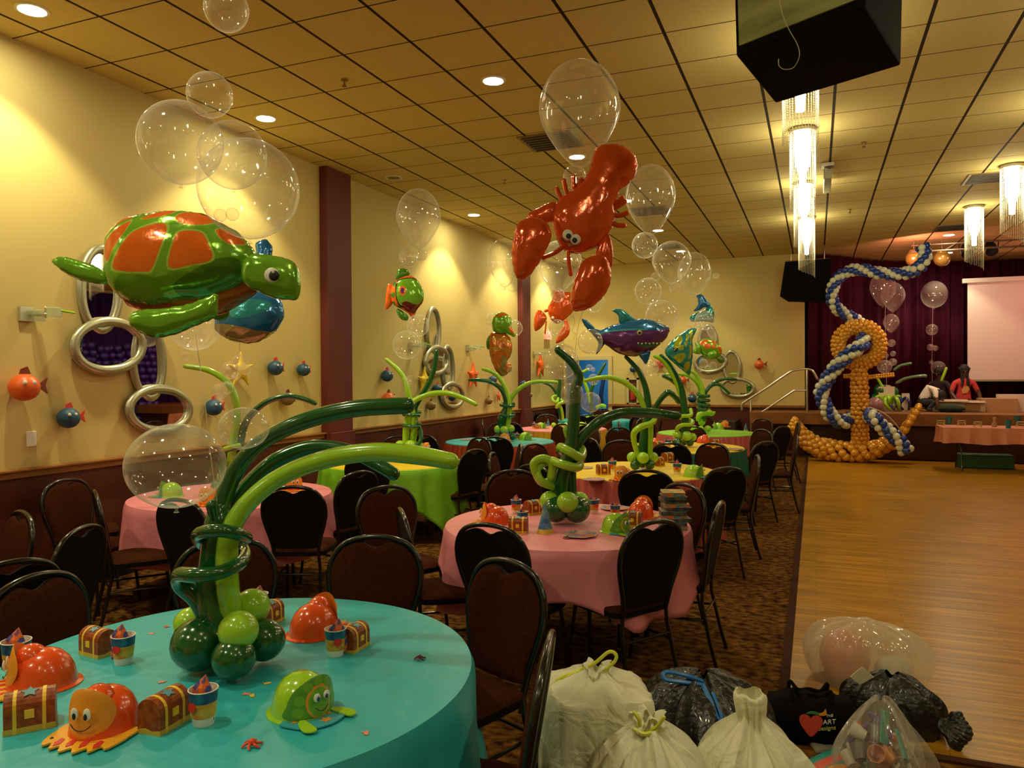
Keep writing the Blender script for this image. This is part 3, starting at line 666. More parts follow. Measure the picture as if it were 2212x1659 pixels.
# ================================================================== CHAIRS
frame_m = mat('black chair frame', (.006, .006, .004), .22, coat=.3)
fabric = noisemat('brown upholstery', (.036, .009, .003), (.055, .015, .005), 90, .95, spec=.05)
panel_m = mat('black chair back', (.004, .003, .005), .8, spec=.15)
def backplane(t=.0):
    """maps (x, s) on the leaning back to 3-D; s = height above seat hinge"""
    return lambda x, s, y=0.: (x, -.205-.16*s+y*.98, .46+s*.985)
bp = backplane()
archo = [(-.155, -.02), (-.172, .08), (-.205, .19), (-.222, .28), (-.212, .365), (-.165, .435), (-.09, .468), (0, .478), (.09, .468), (.165, .435), (.212, .365), (.222, .28), (.205, .19), (.172, .08), (.155, -.02)]
cush = [(-.150, .03), (-.162, .09), (-.193, .19), (-.210, .28), (-.200, .358), (-.157, .420), (-.10, .449), (-.055, .448), (-.028, .436), (0, .427), (.028, .436), (.055, .448), (.10, .449), (.157, .420), (.200, .358), (.210, .28), (.193, .19), (.162, .09), (.150, .03), (.0, .02)]
def make_chair():
    e = empty('banquet_chair'); e['category'] = 'chair'
    m = MB(); m.tube([bp(x, s) for x, s in cr(archo, 4)], .0135, 10); m.build('back_frame', frame_m, e)
    b = puff(cush, .16, 30, flatback=True); m = MB()
    vs = []
    for v in b.v: vs.append(bp(v[0], v[2], .012-v[1]*1.0))
    m.v = vs; m.f = [f[::-1] for f in b.f]; m.m = b.m; m.build('back_cushion', fabric, e)
    c2 = cr(cush, 5, True); N = len(c2); m = MB()
    m.add([bp(x*1.02, s, .010) for x, s in c2]+[bp(x*1.02, s, -.006) for x, s in c2], [tuple(range(N))[::-1], tuple(range(N, 2*N))]+[(i, (i+1) % N, N+(i+1) % N, N+i) for i in range(N)])
    m.build('back_panel', panel_m, e)
    so = [(-.17, -.19), (-.205, -.05), (-.21, .12), (-.185, .2), (-.1, .222), (0, .226), (.1, .222), (.185, .2), (.21, .12), (.205, -.05), (.17, -.19), (0, -.2)]
    b = puff(so, .3, 22, flatback=True); m = MB(); m.v = [(v[0], v[2], .455-v[1]*1.0) for v in b.v]; m.f = [f[::-1] for f in b.f]; m.m = b.m; m.build('seat_cushion', fabric, e)
    m = MB(); m.slab([(x*1.0, y*1.0) for x, y in cr(so, 4, True)], .425, .456); m.build('seat_base', panel_m, e)
    for s in (-1, 1):
        m = MB(); m.tube([(s*.17, .17, .435), (s*.185, .20, .22), (s*.195, .225, 0.0)], .0115, 8, cap=False); m.build('leg', frame_m, e)
        m = MB(); m.tube([(s*.155, -.2, .46), (s*.165, -.2, .36), (s*.18, -.245, .15), (s*.185, -.285, 0.0)], .0115, 8, cap=False); m.build('leg', frame_m, e)
        m = MB(); m.tube([(s*.182, .195, .26), (s*.168, -.215, .27)], .008, 8); m.build('stretcher', frame_m, e)
    m = MB(); m.tube([(-.17, -.215, .3), (.17, -.215, .3)], .008, 8); m.build('stretcher', frame_m, e)
    return e
CH = make_chair()
TC = dict(T1=(-1.75, 1.92), T2=(-1.47, 4.57), T3=(-1.65, 7.3), T4=(-1.60, 9.85), T10=(-1.62, 12.4), T5=(-4.34, 4.77), T6=(-4.28, 7.15), T7=(-4.20, 9.95), T8=(-4.15, 12.65), T9=(-4.3, 15.3), T11=(-4.55, 2.02))
CHP = []
def chair_at(x, y, ang, lab, grp=None):
    """ang = direction the sitter looks, radians from +X; x,y = seat centre"""
    CHP.append((x, y)); inst(CH, (x, y, 0), ang-PI/2, lab, grp)
def chair_px(px_, py_, T, lab, turn=0., z=.93, ang=None, grp=None):
    p = atz(px_, py_, z); c = TC[T]
    a = math.atan2(c[1]-p.y, c[0]-p.x) if ang is None else math.radians(ang)
    a += math.radians(turn); d = .28
    chair_at(p.x+d*math.cos(a), p.y+d*math.sin(a), a, lab, grp)
# big ones placed one by one
chair_px(812, 1160, 'T1', 'brown-backed banquet chair facing the camera behind the turquoise table, nearest to the orange hat', 8)
chair_px(487, 1168, 'T1', 'brown-backed banquet chair behind the seaweed balloon stalk of the near turquoise table')
chair_px(72, 1246, 'T1', 'brown-backed banquet chair at the lower left, just behind the turquoise table\'s left end', 10)
chair_px(1100, 1213, 'T1', 'brown-backed banquet chair angled right of the turquoise table, in front of the pink table', ang=246)
chair_px(1186, 1385, 'T1', 'banquet chair seen edge-on at the bottom of the picture right of the turquoise table', ang=194)
chair_px(48, 1107, 'T11', 'brown-backed banquet chair at the left edge of the picture facing the camera', 0)
chair_px(180, 1140, 'T11', 'banquet chair seen edge-on between the left edge and the far pink table', ang=200)
chair_px(20, 1216, 'T11', 'black-backed banquet chair cut by the left picture edge beside the pink cloth corner', ang=170)
chair_px(386, 1080, 'T5', 'black-backed banquet chair in front of the left pink table under the large clear balloon', ang=85)
chair_px(632, 1052, 'T5', 'black-backed banquet chair before the left pink table, right of the green fronds', ang=112)
chair_px(205, 1062, 'T5', 'black-backed banquet chair at the left side of the left pink table', ang=55)
chair_px(140, 1037, 'T5', 'brown banquet chair by the wainscot left of the left pink table, seen edge-on', ang=5)
chair_px(775, 1020, 'T5', 'black-backed banquet chair right of the left pink table with a light glint on its rim', ang=165)
chair_px(195, 1012, 'T5', 'brown-backed banquet chair against the wainscot behind the left pink table', ang=-40)
chair_px(866, 1102, 'T2', 'dark banquet chair turned half away left of the pink table', ang=38)
chair_px(832, 1052, 'T2', 'narrow-looking brown banquet chair between the lime skirted table and the pink table', ang=-32)
chair_px(1056, 1134, 'T2', 'black-backed banquet chair pushed up to the pink table at its near left', ang=80)
chair_px(1415, 1127, 'T2', 'black-backed banquet chair pushed up to the pink table at its near right', ang=146)
chair_px(1556, 1087, 'T2', 'banquet chair seen edge-on at the right side of the pink table', ang=178)
chair_px(1108, 1017, 'T2', 'brown-backed banquet chair behind the pink table at its far left', ang=-58)
chair_px(1478, 1047, 'T2', 'brown-backed banquet chair behind the pink table beside the stack of boxes', ang=-128)
chair_px(1396, 1017, 'T3', 'black-backed banquet chair between the pink table and the yellow table with pink skirt', ang=93)
chair_px(1568, 1011, 'T3', 'black-backed banquet chair right of the yellow table with pink skirt', ang=135)
chair_px(1637, 985, 'T3', 'brown banquet chair seen obliquely at the carpet edge beside the yellow table with pink skirt', ang=190)
chair_px(1025, 972, 'T6', 'black-backed banquet chair at the right side of the lime skirted table', ang=165)
chair_px(790, 985, 'T6', 'black-backed banquet chair in front of the lime skirted table', ang=100)
DESC = dict(T3='yellow table with pink skirt', T4='yellow table with dark teal skirt', T10='far lime-topped table with pink skirt', T6='lime skirted table', T7='turquoise table with rust red skirt', T8='pink-topped table with yellow skirt', T9='farthest turquoise table by the blue doorway')
def side(a):
    a = a % 360
    return ['right side', 'far right side', 'far side', 'far left side', 'left side', 'near left side', 'near side', 'near right side'][int(((a+22.5) % 360)//45)]
def ringchairs(T, start, n=8, skip=(), R=1.12):
    c = TC[T]
    for k in range(n):
        th = start+360/n*k
        if k in skip: continue
        x, y = c[0]+R*math.cos(math.radians(th)), c[1]+R*math.sin(math.radians(th))
        if x < XL+.36: continue
        if any(math.hypot(x-a, y-b) < .5 for a, b in CHP): continue
        jit = random.uniform(-9, 9)
        chair_at(x, y, math.radians(th+180+jit), 'banquet chair on the %s of the %s' % (side(th), DESC[T]))
for T, st in (('T3', 20), ('T6', 28), ('T4', 5), ('T7', 22), ('T10', 12), ('T8', 30), ('T9', 10)): ringchairs(T, st)

# ================================================================== TABLES
cloths = {}
def plast(name, c, rough=.42): return mat('plastic '+name, c, rough, spec=.45, bump=.55, bscale=6)
def table(T, lab):
    c = TC[T]; e = empty('round_table', (c[0], c[1], 0)); tag(e, lab, 'table')
    m = MB(); m.lathe([(.001, .725), (.752, .725), (.757, .735), (.752, .752), (.001, .752)], 48); m.build('tabletop', mat('grey laminate', (.25, .22, .18), .5), e)
    for k in range(4):
        a = k*PI/2+.6; x, y = .42*math.cos(a), .42*math.sin(a); m = MB(); m.tube([(x, y, .725), (x*1.12, y*1.12, 0)], .014, 8, cap=False); m.build('leg', frame_m, e)
    return e
def cloth(T, half, rot, m_, lab, nf=14, amp=.05, seed=0, z=.757, R=.768, rd=None, sag=.0, name='tablecloth', wrin=.006, cap=9.):
    """square (half-width) or round (rd) plastic cloth draped over a round table"""
    c = TC[T]; rr = random.Random(seed); NT = 192; mb = MB(); rot = math.radians(rot)
    ph = [rr.uniform(0, 6.28) for _ in range(6)]; rings = [0, .2, .4, .6, .75, .88, .95, 1.0]
    vs = [(c[0], c[1], z)]; idx = []
    for q in rings[1:]:
        row = []
        for k in range(NT):
            a = 2*PI*k/NT; row.append(len(vs))
            w_ = wrin*(math.sin(3*q*math.cos(a)*4+ph[0])*math.sin(3*q*math.sin(a)*3+ph[1]))*.4
            vs.append((c[0]+R*q*math.cos(a), c[1]+R*q*math.sin(a), z+(max(w_, 0)+.0015 if q < .97 else 0)))
        idx.append(row)
    ND = 14; row0 = idx[-1]
    for s in range(1, ND+1):
        t = s/ND; row = []
        for k in range(NT):
            a = 2*PI*k/NT; b = a-rot
            if rd: e = rd-R
            else:
                cc = max(abs(math.cos(b)), abs(math.sin(b))); e = half/cc-R
                e = min(e, half*1.40-R)
            e = min(max(e, .03), cap); d = e*t
            f = math.sin(nf*b+ph[2])+.45*math.sin(nf*1.7*b+ph[3])*math.sin(b*2+ph[5])+.3*math.sin(nf*.5*b+ph[4])
            fl = min(d/.5, 1.0)
            r = R+.012+amp*fl*f+.10*d*(1 if not rd else .6)
            if d < .03: r = R+.012*(d/.03)
            row.append(len(vs)); vs.append((c[0]+r*math.cos(a), c[1]+r*math.sin(a), max(z-d*(.985), .01)))
        idx.append(row)
    fs = [(0, idx[0][k], idx[0][(k+1) % NT]) for k in range(NT)]
    for i in range(len(idx)-1):
        for k in range(NT): fs.append((idx[i][k], idx[i+1][k], idx[i+1][(k+1) % NT], idx[i][(k+1) % NT]))
    mb.v = vs; mb.f = fs; mb.m = [0]*len(fs); o = mb.build(name, m_); sm = o.modifiers.new('s', 'SOLIDIFY'); sm.thickness = .0015; sm.offset = 1
    return tag(o, lab, 'tablecloth')
def skirt(T, m_, lab, z1=.745, z0=.12, nf=52, amp=.018, R=.775, flare=.05):
    c = TC[T]; NT = 416; vs = []; fs = []; rows = [0, .05, .12, .3, .5, .75, 1.0]; rr = random.Random(int(c[1]*10)); ph = rr.uniform(0, 6)
    for t in rows:
        for k in range(NT):
            a = 2*PI*k/NT; f = math.sin(nf*a+ph)+.5*math.sin(nf*1.37*a+1)
            r = R+.012+amp*(.35+.65*t)*f+flare*t; vs.append((c[0]+r*math.cos(a), c[1]+r*math.sin(a), z1+.02*(1-t)*0+ -t*(z1-z0)+(.008*f if t == 1 else 0)))
    for i in range(len(rows)-1):
        for k in range(NT): fs.append((i*NT+k, (i+1)*NT+k, (i+1)*NT+(k+1) % NT, i*NT+(k+1) % NT))
    mb = MB(); mb.v = vs; mb.f = fs; mb.m = [0]*len(fs); o = mb.build('table_skirt', m_); return tag(o, lab, 'table skirt')
turq = plast('turquoise', (.03, .42, .50), .36); pink = plast('pink', (.74, .24, .30)); yel = plast('yellow', (.80, .56, .02)); limec = plast('lime', (.20, .50, .02)); teal = plast('dark teal', (.01, .13, .10)); rust = plast('rust red', (.42, .06, .02)); hot = plast('rose', (.62, .13, .12)); yel2 = plast('deep yellow', (.65, .36, .02))
for T, t in (('T1', 'round table under the turquoise cloth nearest the camera'), ('T2', 'round table under the pink cloth in the middle'), ('T3', 'round table under the yellow cloth with pink skirt'), ('T4', 'round table under the yellow cloth with dark teal skirt'), ('T10', 'round table under the far lime cloth with pink skirt'), ('T5', 'round table under the pink cloth at the left'),
             ('T6', 'round table under the lime green skirt'), ('T7', 'round table under the turquoise top with rust red skirt'), ('T8', 'round table under the pink top with yellow skirt'), ('T9', 'farthest round table near the blue doorway'), ('T11', 'round table at the left edge of the picture')): table(T, t)
cloth('T1', 1.12, 12, turq, 'glossy turquoise plastic tablecloth on the nearest round table', nf=9, amp=.045, seed=3)
cloth('T2', 1.04, 12, pink, 'pink plastic tablecloth with hanging corners on the middle round table', nf=9, amp=.055, seed=5, cap=.43)
cloth('T5', 1.08, 35, pink, 'pink plastic tablecloth on the left round table before the wainscot', nf=8, amp=.04, seed=6, cap=.42)
cloth('T11', 1.08, 30, pink, 'pink plastic tablecloth corner at the left edge of the picture', nf=8, amp=.04, seed=7)
cloth('T3', 0, 0, yel, 'yellow plastic top cloth over the pink skirted table', rd=.80, nf=40, amp=.004, z=.760, seed=1); skirt('T3', hot, 'ruffled pink table skirt under the yellow cloth', z1=.757, R=.79)
cloth('T4', 0, 0, yel, 'yellow plastic top cloth over the dark teal skirted table', rd=.80, nf=40, amp=.004, z=.760, seed=2); skirt('T4', teal, 'ruffled dark teal table skirt', z1=.752)
cloth('T10', 0, 0, limec, 'lime plastic top cloth on the far table with pink skirt', rd=.80, nf=40, amp=.004, z=.760, seed=4); skirt('T10', hot, 'ruffled pink skirt of the far lime-topped table', z1=.752)
cloth('T6', 1.12, -62, limec, 'lime green plastic cloth with long hanging corners on the left middle table', nf=22, amp=.03, seed=8, z=.756)
cloth('T6', 0, 0, yel, 'round yellow plastic top on the lime skirted table', rd=.79, nf=40, amp=.003, z=.764, R=.74, seed=9)
cloth('T7', 0, 0, turq, 'turquoise plastic top cloth over the rust red skirt', rd=.80, nf=40, amp=.004, z=.760, seed=10); skirt('T7', rust, 'ruffled rust red table skirt', z1=.752)
cloth('T8', 0, 0, pink, 'pink plastic top cloth over the yellow skirt', rd=.80, nf=40, amp=.004, z=.760, seed=11); skirt('T8', yel2, 'ruffled yellow table skirt', z1=.752)
cloth('T9', 0, 0, turq, 'turquoise cloth on the farthest table near the blue doorway', rd=1.1, nf=20, amp=.03, z=.758, seed=12)

# ================================================================== BALLOON CENTREPIECES
def cp(T, dd=0.): return dep((*TC[T], .76))+dd
class Centre:
    def __init__(s, T, lab):
        s.T = T; s.D = cp(T); s.e = empty('seaweed_balloon_centrepiece', (*TC[T], .77)); tag(s.e, lab, 'balloon centrepiece')
    def pt(s, x, y, dd=0): return atd(x, y, s.D+dd)-s.e.location
    def ball(s, x, y, r, m_, dd=0, name='base_balloon'):
        p = s.pt(x, y, dd); R = pxm(r, s.D+dd); zmin = -.0+R*.98
        if p.z < zmin or m_ is dkgreen or s.T in ('T10', 'T8', 'T9'): p.z = zmin
        m = MB(); m.ball(p, R, 20, sc=(1, 1, .97)); m.build(name, m_, s.e)
    def tube(s, pts, r, m_, name='frond_balloon', k=7, n=12, minz=True):
        """pts (x,y,dd) in the photo's frame; r px or list"""
        P = []; 
        for q in cr([(x, y, (d[0] if d else 0)) for x, y, *d in pts], k): 
            p = s.pt(*q)
            P.append(p)
        N = len(P)
        if isinstance(r, (int, float)): R = [pxm(r, s.D)]*N
        else:
            rr = np.interp(np.linspace(0, len(r)-1, N), range(len(r)), r); R = [pxm(float(a), s.D) for a in rr]
        for p, q in zip(P, R): p.z = max(p.z, q)
        m = MB(); m.tube(P, R, n); m.build(name, m_, s.e)
def spiralpts(x0, y0, x1, y1, rx, turns, dz=.07, n=9, ry=6, ph=0):
    o = []
    N = int(turns*n)
    for i in range(N+1):
        t = i/N; a = 2*PI*turns*t+ph; o.append((x0+(x1-x0)*t+rx*math.cos(a), y0+(y1-y0)*t+ry*math.sin(a)*.5, -dz*math.sin(a)))
    return o
c = Centre('T1', 'tall dark green and lime balloon seaweed centrepiece on the near turquoise table')
for x, y, r, d in ((428, 1402, 58, -.05), (570, 1394, 46, .03), (505, 1440, 47, -.12), (478, 1385, 50, .14)): c.ball(x, y, r, dkgreen, d)
for x, y, r, d in ((412, 1347, 36, .10), (515, 1362, 43, -.10), (544, 1310, 39, .06), (465, 1340, 36, .18)): c.ball(x, y, r, lime, d)
c.tube([(480, 1385, .02), (470, 1340, .0), (458, 1280, 0), (462, 1200, 0), (470, 1130, 0), (480, 1085, .02), (510, 1015, .03), (565, 955, .0), (650, 912, -.05), (760, 884, -.08), (880, 876, -.1)], [34, 36, 34, 30, 28, 20, 19, 18, 18, 18, 17], dkgreen)
c.tube([(478, 1160, .06), (492, 1110, .08), (535, 1050, .1), (590, 1000, .1), (650, 972, .12), (705, 966, .12), (765, 978, .1), (815, 1003, .08), (850, 1024, .05)], [20, 20, 19, 19, 18, 17, 16, 16, 15], dkgreen)
c.tube([(500, 1335, .0), (492, 1270, -.03), (490, 1200, -.03), (500, 1140, -.02), (540, 1082, .0), (610, 1028, .0), (700, 993, -.05), (800, 977, -.08), (890, 982, -.1), (975, 996, -.12)], [23, 24, 23, 21, 20, 20, 20, 20, 20, 17], lime)
c.tube([(458, 1092, -.04), (462, 1110, -.03), (470, 1132, -.02)], [13, 11, 8], dkgreen, 'knot_end')
c.tube([(532, 1162, -.03), (510, 1152, -.11), (470, 1146, -.14), (432, 1152, -.10), (430, 1168, .02), (460, 1185, .08), (510, 1178, .09), (528, 1196, .05), (515, 1218, -.05), (470, 1238, -.12), (420, 1242, -.13), (388, 1242, -.08), (392, 1262, -.02), (425, 1290, 0), (448, 1330, .0)], [14, 14, 14, 14, 14, 14, 14, 15, 15, 15, 16, 16, 20, 22, 22], dkgreen, 'spiral_balloon', k=8)
c = Centre('T2', 'dark green and lime balloon seaweed centrepiece with a curled tendril on the middle pink table')
for x, y, r, d in ((1200, 1113, 29, -.04), (1246, 1113, 30, -.05), (1222, 1098, 27, .16)): c.ball(x, y, r, dkgreen, d)
for x, y, r, d in ((1188, 1083, 23, .0), (1226, 1085, 24, -.1), (1252, 1083, 21, .05), (1215, 1070, 20, .14)): c.ball(x, y, r, lime, d)
c.tube([(1212, 1090), (1212, 1040), (1222, 1005), (1234, 960), (1240, 900), (1244, 840), (1250, 808), (1232, 780), (1205, 756)], [15, 17, 16, 14, 13, 12, 10, 9, 8], dkgreen)
c.tube([(1234, 1085, .05), (1232, 1040, .05), (1234, 990, .04), (1238, 960, .04)], [13, 13, 12, 11], dkgreen)
c.tube([(1239, 975, .02), (1258, 945, .02), (1300, 908, .0), (1345, 892, 0), (1400, 892, -.05), (1440, 896, -.1), (1463, 898, -.1)], [11, 12, 12, 11, 11, 10, 9], dkgreen)
c.tube([(1214, 1070, .1), (1195, 1052, .0), (1170, 1040, -.06), (1160, 1015, -.04), (1180, 998, .0), (1200, 1006, .05), (1198, 1030, .06), (1172, 1043, .02), (1157, 1022, -.05), (1153, 1000, -.06), (1172, 990, -.05), (1192, 1000, -.05), (1190, 1030, -.05)][:13], 8.5, lime, 'curled_tendril')
c.tube([(1212, 1030, .08), (1200, 1008, .08), (1190, 995, -.02), (1215, 1003, -.14), (1245, 1010, -.12), (1252, 1000, .02), (1235, 985, .10), (1213, 975, .06), (1212, 966, -.06), (1235, 978, -.14), (1254, 988, -.1), (1258, 972, .02), (1240, 955, .08), (1228, 945, .03), (1222, 928, .0)], [7, 8, 9, 9.5, 9.5, 9.5, 9, 9, 9.5, 9.5, 9.5, 9, 8, 7, 6.5], lime, 'spiral_balloon')
c = Centre('T3', 'balloon seaweed centrepiece on the yellow table with pink skirt')
for x, y, r, d in ((1372, 1006, 11, -.05), (1404, 1006, 11, -.03), (1388, 1004, 11, .12)): c.ball(x, y, r, dkgreen, d)
for x, y, r, d in ((1366, 988, 12, 0), (1389, 989, 13, -.1), (1410, 988, 12, 0)): c.ball(x, y, r, lime, d)
c.tube([(1388, 990), (1390, 955), (1396, 915), (1400, 880), (1395, 840), (1382, 805), (1366, 785), (1352, 771)], [9, 10, 9, 8, 6.5, 6, 5, 4], dkgreen)
c.tube([(1400, 990, .04), (1403, 950, .04), (1404, 920, .03), (1410, 895, .0), (1425, 865, -.05), (1443, 848, -.08), (1457, 856, -.08), (1466, 868, -.06)], [8, 8, 7, 6, 6, 7, 6, 5.5], dkgreen)
c.tube([(1403, 905, .02), (1392, 880, .0), (1378, 852, 0), (1355, 830, 0), (1325, 817, 0), (1298, 816, 0), (1265, 822, 0)], [6, 6.5, 6.5, 6, 6, 5, 4], lime)
c.tube([(1378, 985, -.05), (1370, 955, -.08), (1370, 935, -.12), (1385, 922, -.12), (1405, 915, -.1), (1414, 905, -.04), (1408, 890, 0)], [5, 6, 7, 7, 6.5, 6, 6], lime, 'spiral_balloon')
c.tube([(1404, 985, -.05), (1405, 960, -.05), (1406, 920, -.05)], 5.5, lime)
c = Centre('T4', 'balloon seaweed centrepiece on the yellow table with dark teal skirt')
for x, y, r, d in ((1462, 957, 10, -.05), (1490, 957, 9, .0), (1478, 955, 9, .12)): c.ball(x, y, r, dkgreen, d)
for x, y, r, d in ((1463, 940, 10, 0), (1484, 942, 11, -.05), (1496, 944, 9, .05)): c.ball(x, y, r, lime, d)
c.tube([(1480, 948), (1480, 910), (1477, 870), (1470, 835), (1457, 805), (1442, 783), (1428, 768)], [7, 8, 7.5, 7, 6, 5.5, 4], dkgreen)
c.tube([(1474, 870, .02), (1462, 830, .0), (1445, 795, 0), (1430, 778, 0), (1414, 769, 0)], [4, 5, 5.5, 5, 4], lime)
c.tube([(1474, 850, .05), (1465, 835, .05), (1452, 822, .05), (1434, 812, .05)], 4.5, dkgreen)
c.tube([(1462, 943, .02), (1463, 925, -.05), (1475, 918, -.1), (1492, 917, -.08), (1496, 910, .05), (1480, 904, .1), (1465, 902, .02), (1475, 899, -.1), (1492, 897, -.08), (1492, 885, 0)], 4.2, lime, 'spiral_balloon')
c = Centre('T10', 'balloon seaweed centrepiece with a fish-shaped lime balloon on the far lime table')
for x, y, r, d in ((1500, 914, 7.5, 0), (1514, 915, 7.5, -.1), (1529, 914, 7.5, 0)): c.ball(x, y, r, lime, d)
c.tube([(1516, 912), (1516, 880), (1518, 850), (1512, 825), (1500, 806), (1485, 800), (1470, 790)], [8, 8, 6, 4.5, 4, 4, 3], lime)
c.tube([(1520, 880, .04), (1516, 850, .04), (1505, 826, 0), (1490, 813, 0), (1470, 808, 0), (1440, 809, 0)], [6, 5, 4, 4, 3.5, 3], lime)
c.tube([(1520, 905, -.02), (1514, 885, -.02), (1520, 855, 0), (1535, 832, 0), (1555, 821, 0), (1575, 818, 0), (1589, 819, 0)], [7, 8, 4, 3.5, 3.5, 3.2, 3], dkgreen)
c.tube([(1522, 850, .0), (1535, 834, .0), (1550, 830, 0), (1562, 837, 0), (1574, 849, 0)], [4, 4, 4, 3.5, 3.5], dkgreen)
c.tube(spiralpts(1520, 885, 1519, 850, 12, 3.5, .09), 3.6, dkgreen, 'spiral_balloon')
c.tube([(1507, 906, -.05), (1512, 896, -.05), (1526, 890, -.05), (1537, 893, -.05), (1543, 891, -.05)], [4, 7, 8, 6, 3], lime, 'fish_shaped_balloon')
c = Centre('T5', 'balloon seaweed centrepiece on the left pink table behind the clear balloons')
for x, y, r, d in ((490, 1052, 16, -.05), (515, 1052, 16, 0), (470, 1050, 15, 0), (492, 1050, 14, .14)): c.ball(x, y, r, dkgreen, d)
for x, y, r, d in ((482, 1028, 13, 0), (508, 1026, 14, -.05), (497, 1018, 12, .1)): c.ball(x, y, r, lime, d)
c.tube([(500, 1040), (500, 1000), (505, 950), (512, 900), (508, 860), (490, 825), (450, 800), (400, 791)], [9, 10, 9, 8, 8, 7, 6.5, 5], lime)
c.tube([(510, 1035, .03), (515, 980, .03), (528, 920, .03), (548, 890, 0), (580, 866, 0), (620, 856, 0), (650, 860, 0), (680, 871, 0)], [9, 9, 8, 7, 6.5, 6, 5.5, 5], dkgreen)
c.tube([(480, 1035, -.05), (478, 1000, -.05), (486, 975, -.08), (505, 968, -.1), (520, 968, 0)], [7, 7, 6, 6, 5], dkgreen, 'spiral_balloon')
c.tube([(485, 970, -.1), (500, 966, -.12), (516, 962, -.08)], 5, lime, 'curled_tendril')
c = Centre('T6', 'balloon seaweed centrepiece with ring-like dark green wraps on the lime skirted table')
for x, y, r, d in ((864, 962, 11, 0), (886, 962, 12, -.1), (905, 963, 10, 0)): c.ball(x, y, r, lime, d)
for x, y, r, d in ((866, 982, 10, 0), (888, 984, 10, -.05), (906, 982, 10, 0)): c.ball(x, y, r, dkgreen, d)
c.tube([(876, 955), (878, 925), (884, 890), (886, 875), (905, 860), (935, 850), (970, 850), (1000, 860), (1027, 873)], [7, 8, 7, 7, 6, 6, 5.5, 5, 5], lime)
c.tube([(892, 955, .02), (894, 920, .02), (890, 885, .02), (882, 850, 0), (874, 820, 0), (856, 795, 0), (834, 776, 0)], [7, 8, 7, 6, 5.5, 5, 3.5], lime)
c.tube([(897, 920, .04), (895, 885, .04), (906, 862, .02), (925, 830, 0), (938, 795, 0), (943, 758, 0)], [7, 7, 6, 6, 5.5, 5], dkgreen)
for y in (893, 918):
    c.tube(spiralpts(889, y+3, 889, y-3, 17, 1.0, .10, 14, 4, ph=.5), 4.6, dkgreen, 'spiral_balloon')
c.tube([(900, 915, .02), (908, 930, -.02), (909, 950, -.05), (898, 966, -.08)], 5, dkgreen, 'curled_tendril')
c = Centre('T7', 'balloon seaweed centrepiece on the turquoise table with rust red skirt')
for x, y, r, d in ((1076, 939, 8, 0), (1107, 940, 8.5, 0), (1090, 940, 8, .12)): c.ball(x, y, r, dkgreen, d)
for x, y, r, d in ((1075, 927, 8, 0), (1089, 928, 8.5, -.1), (1104, 926, 8, 0)): c.ball(x, y, r, lime, d)
c.tube([(1086, 930), (1084, 905), (1093, 880), (1092, 860), (1082, 840), (1062, 826), (1038, 821), (1015, 821)], [7, 10, 6, 6, 5, 4.5, 4, 3.5], dkgreen)
c.tube([(1096, 925, -.02), (1100, 895, -.02), (1099, 865, 0), (1090, 835, 0), (1075, 812, 0), (1060, 802, 0), (1043, 797, 0)], [5, 6, 6, 5.5, 5, 4.5, 3.5], lime)
c.tube([(1098, 885, .02), (1102, 865, .02), (1118, 843, 0), (1140, 829, 0), (1165, 824, 0), (1203, 826, 0)], [5, 5, 5, 4.5, 4, 3.5], lime)
for y in (874, 895): c.tube(spiralpts(1096, y+2, 1096, y-2, 14, 1.0, .11, 14, 4, ph=.3), 3.6, dkgreen, 'spiral_balloon')
c = Centre('T8', 'balloon seaweed centrepiece with a small curl on the far pink-topped table')
for x, y, r, d in ((1196, 908, 6, 0), (1209, 908, 6, -.1), (1222, 907, 6, 0)): c.ball(x, y, r, lime, d)
c.tube([(1212, 905), (1208, 880), (1207, 850), (1209, 830), (1209, 820)], [4, 5, 5, 4, 3.5], dkgreen)
c.tube([(1216, 905, -.02), (1214, 890, -.03), (1210, 878, -.04), (1202, 880, -.1), (1208, 872, -.12), (1217, 868, -.06), (1210, 862, 0), (1203, 855, 0), (1194, 858, 0), (1195, 866, -.05), (1203, 868, -.06), (1206, 860, -.02)], 3.2, lime, 'spiral_balloon')
c.tube([(1206, 860, .02), (1199, 845, .02), (1189, 833, 0), (1174, 826, 0)], 3, dkgreen)
c = Centre('T9', 'small balloon seaweed centrepiece before the blue doorway')
for x, y, r, d in ((1270, 895, 5, 0), (1280, 896, 5, -.1), (1290, 895, 5, 0)): c.ball(x, y, r, lime, d)
c.tube([(1279, 895), (1277, 870), (1277, 845), (1286, 822), (1297, 803), (1307, 786)], [4, 4.5, 4, 3.5, 3.5, 3], dkgreen)
c.tube([(1276, 870, 0), (1268, 840, 0), (1258, 815, 0), (1252, 800, 0)], [4, 4, 3.5, 3], lime)
c.tube([(1240, 822, 0), (1252, 808, 0), (1270, 798, 0)], 3.2, lime)
c.tube([(1290, 880, 0), (1300, 876, -.05), (1306, 878, -.05)], 4.2, lime, 'curled_tendril')

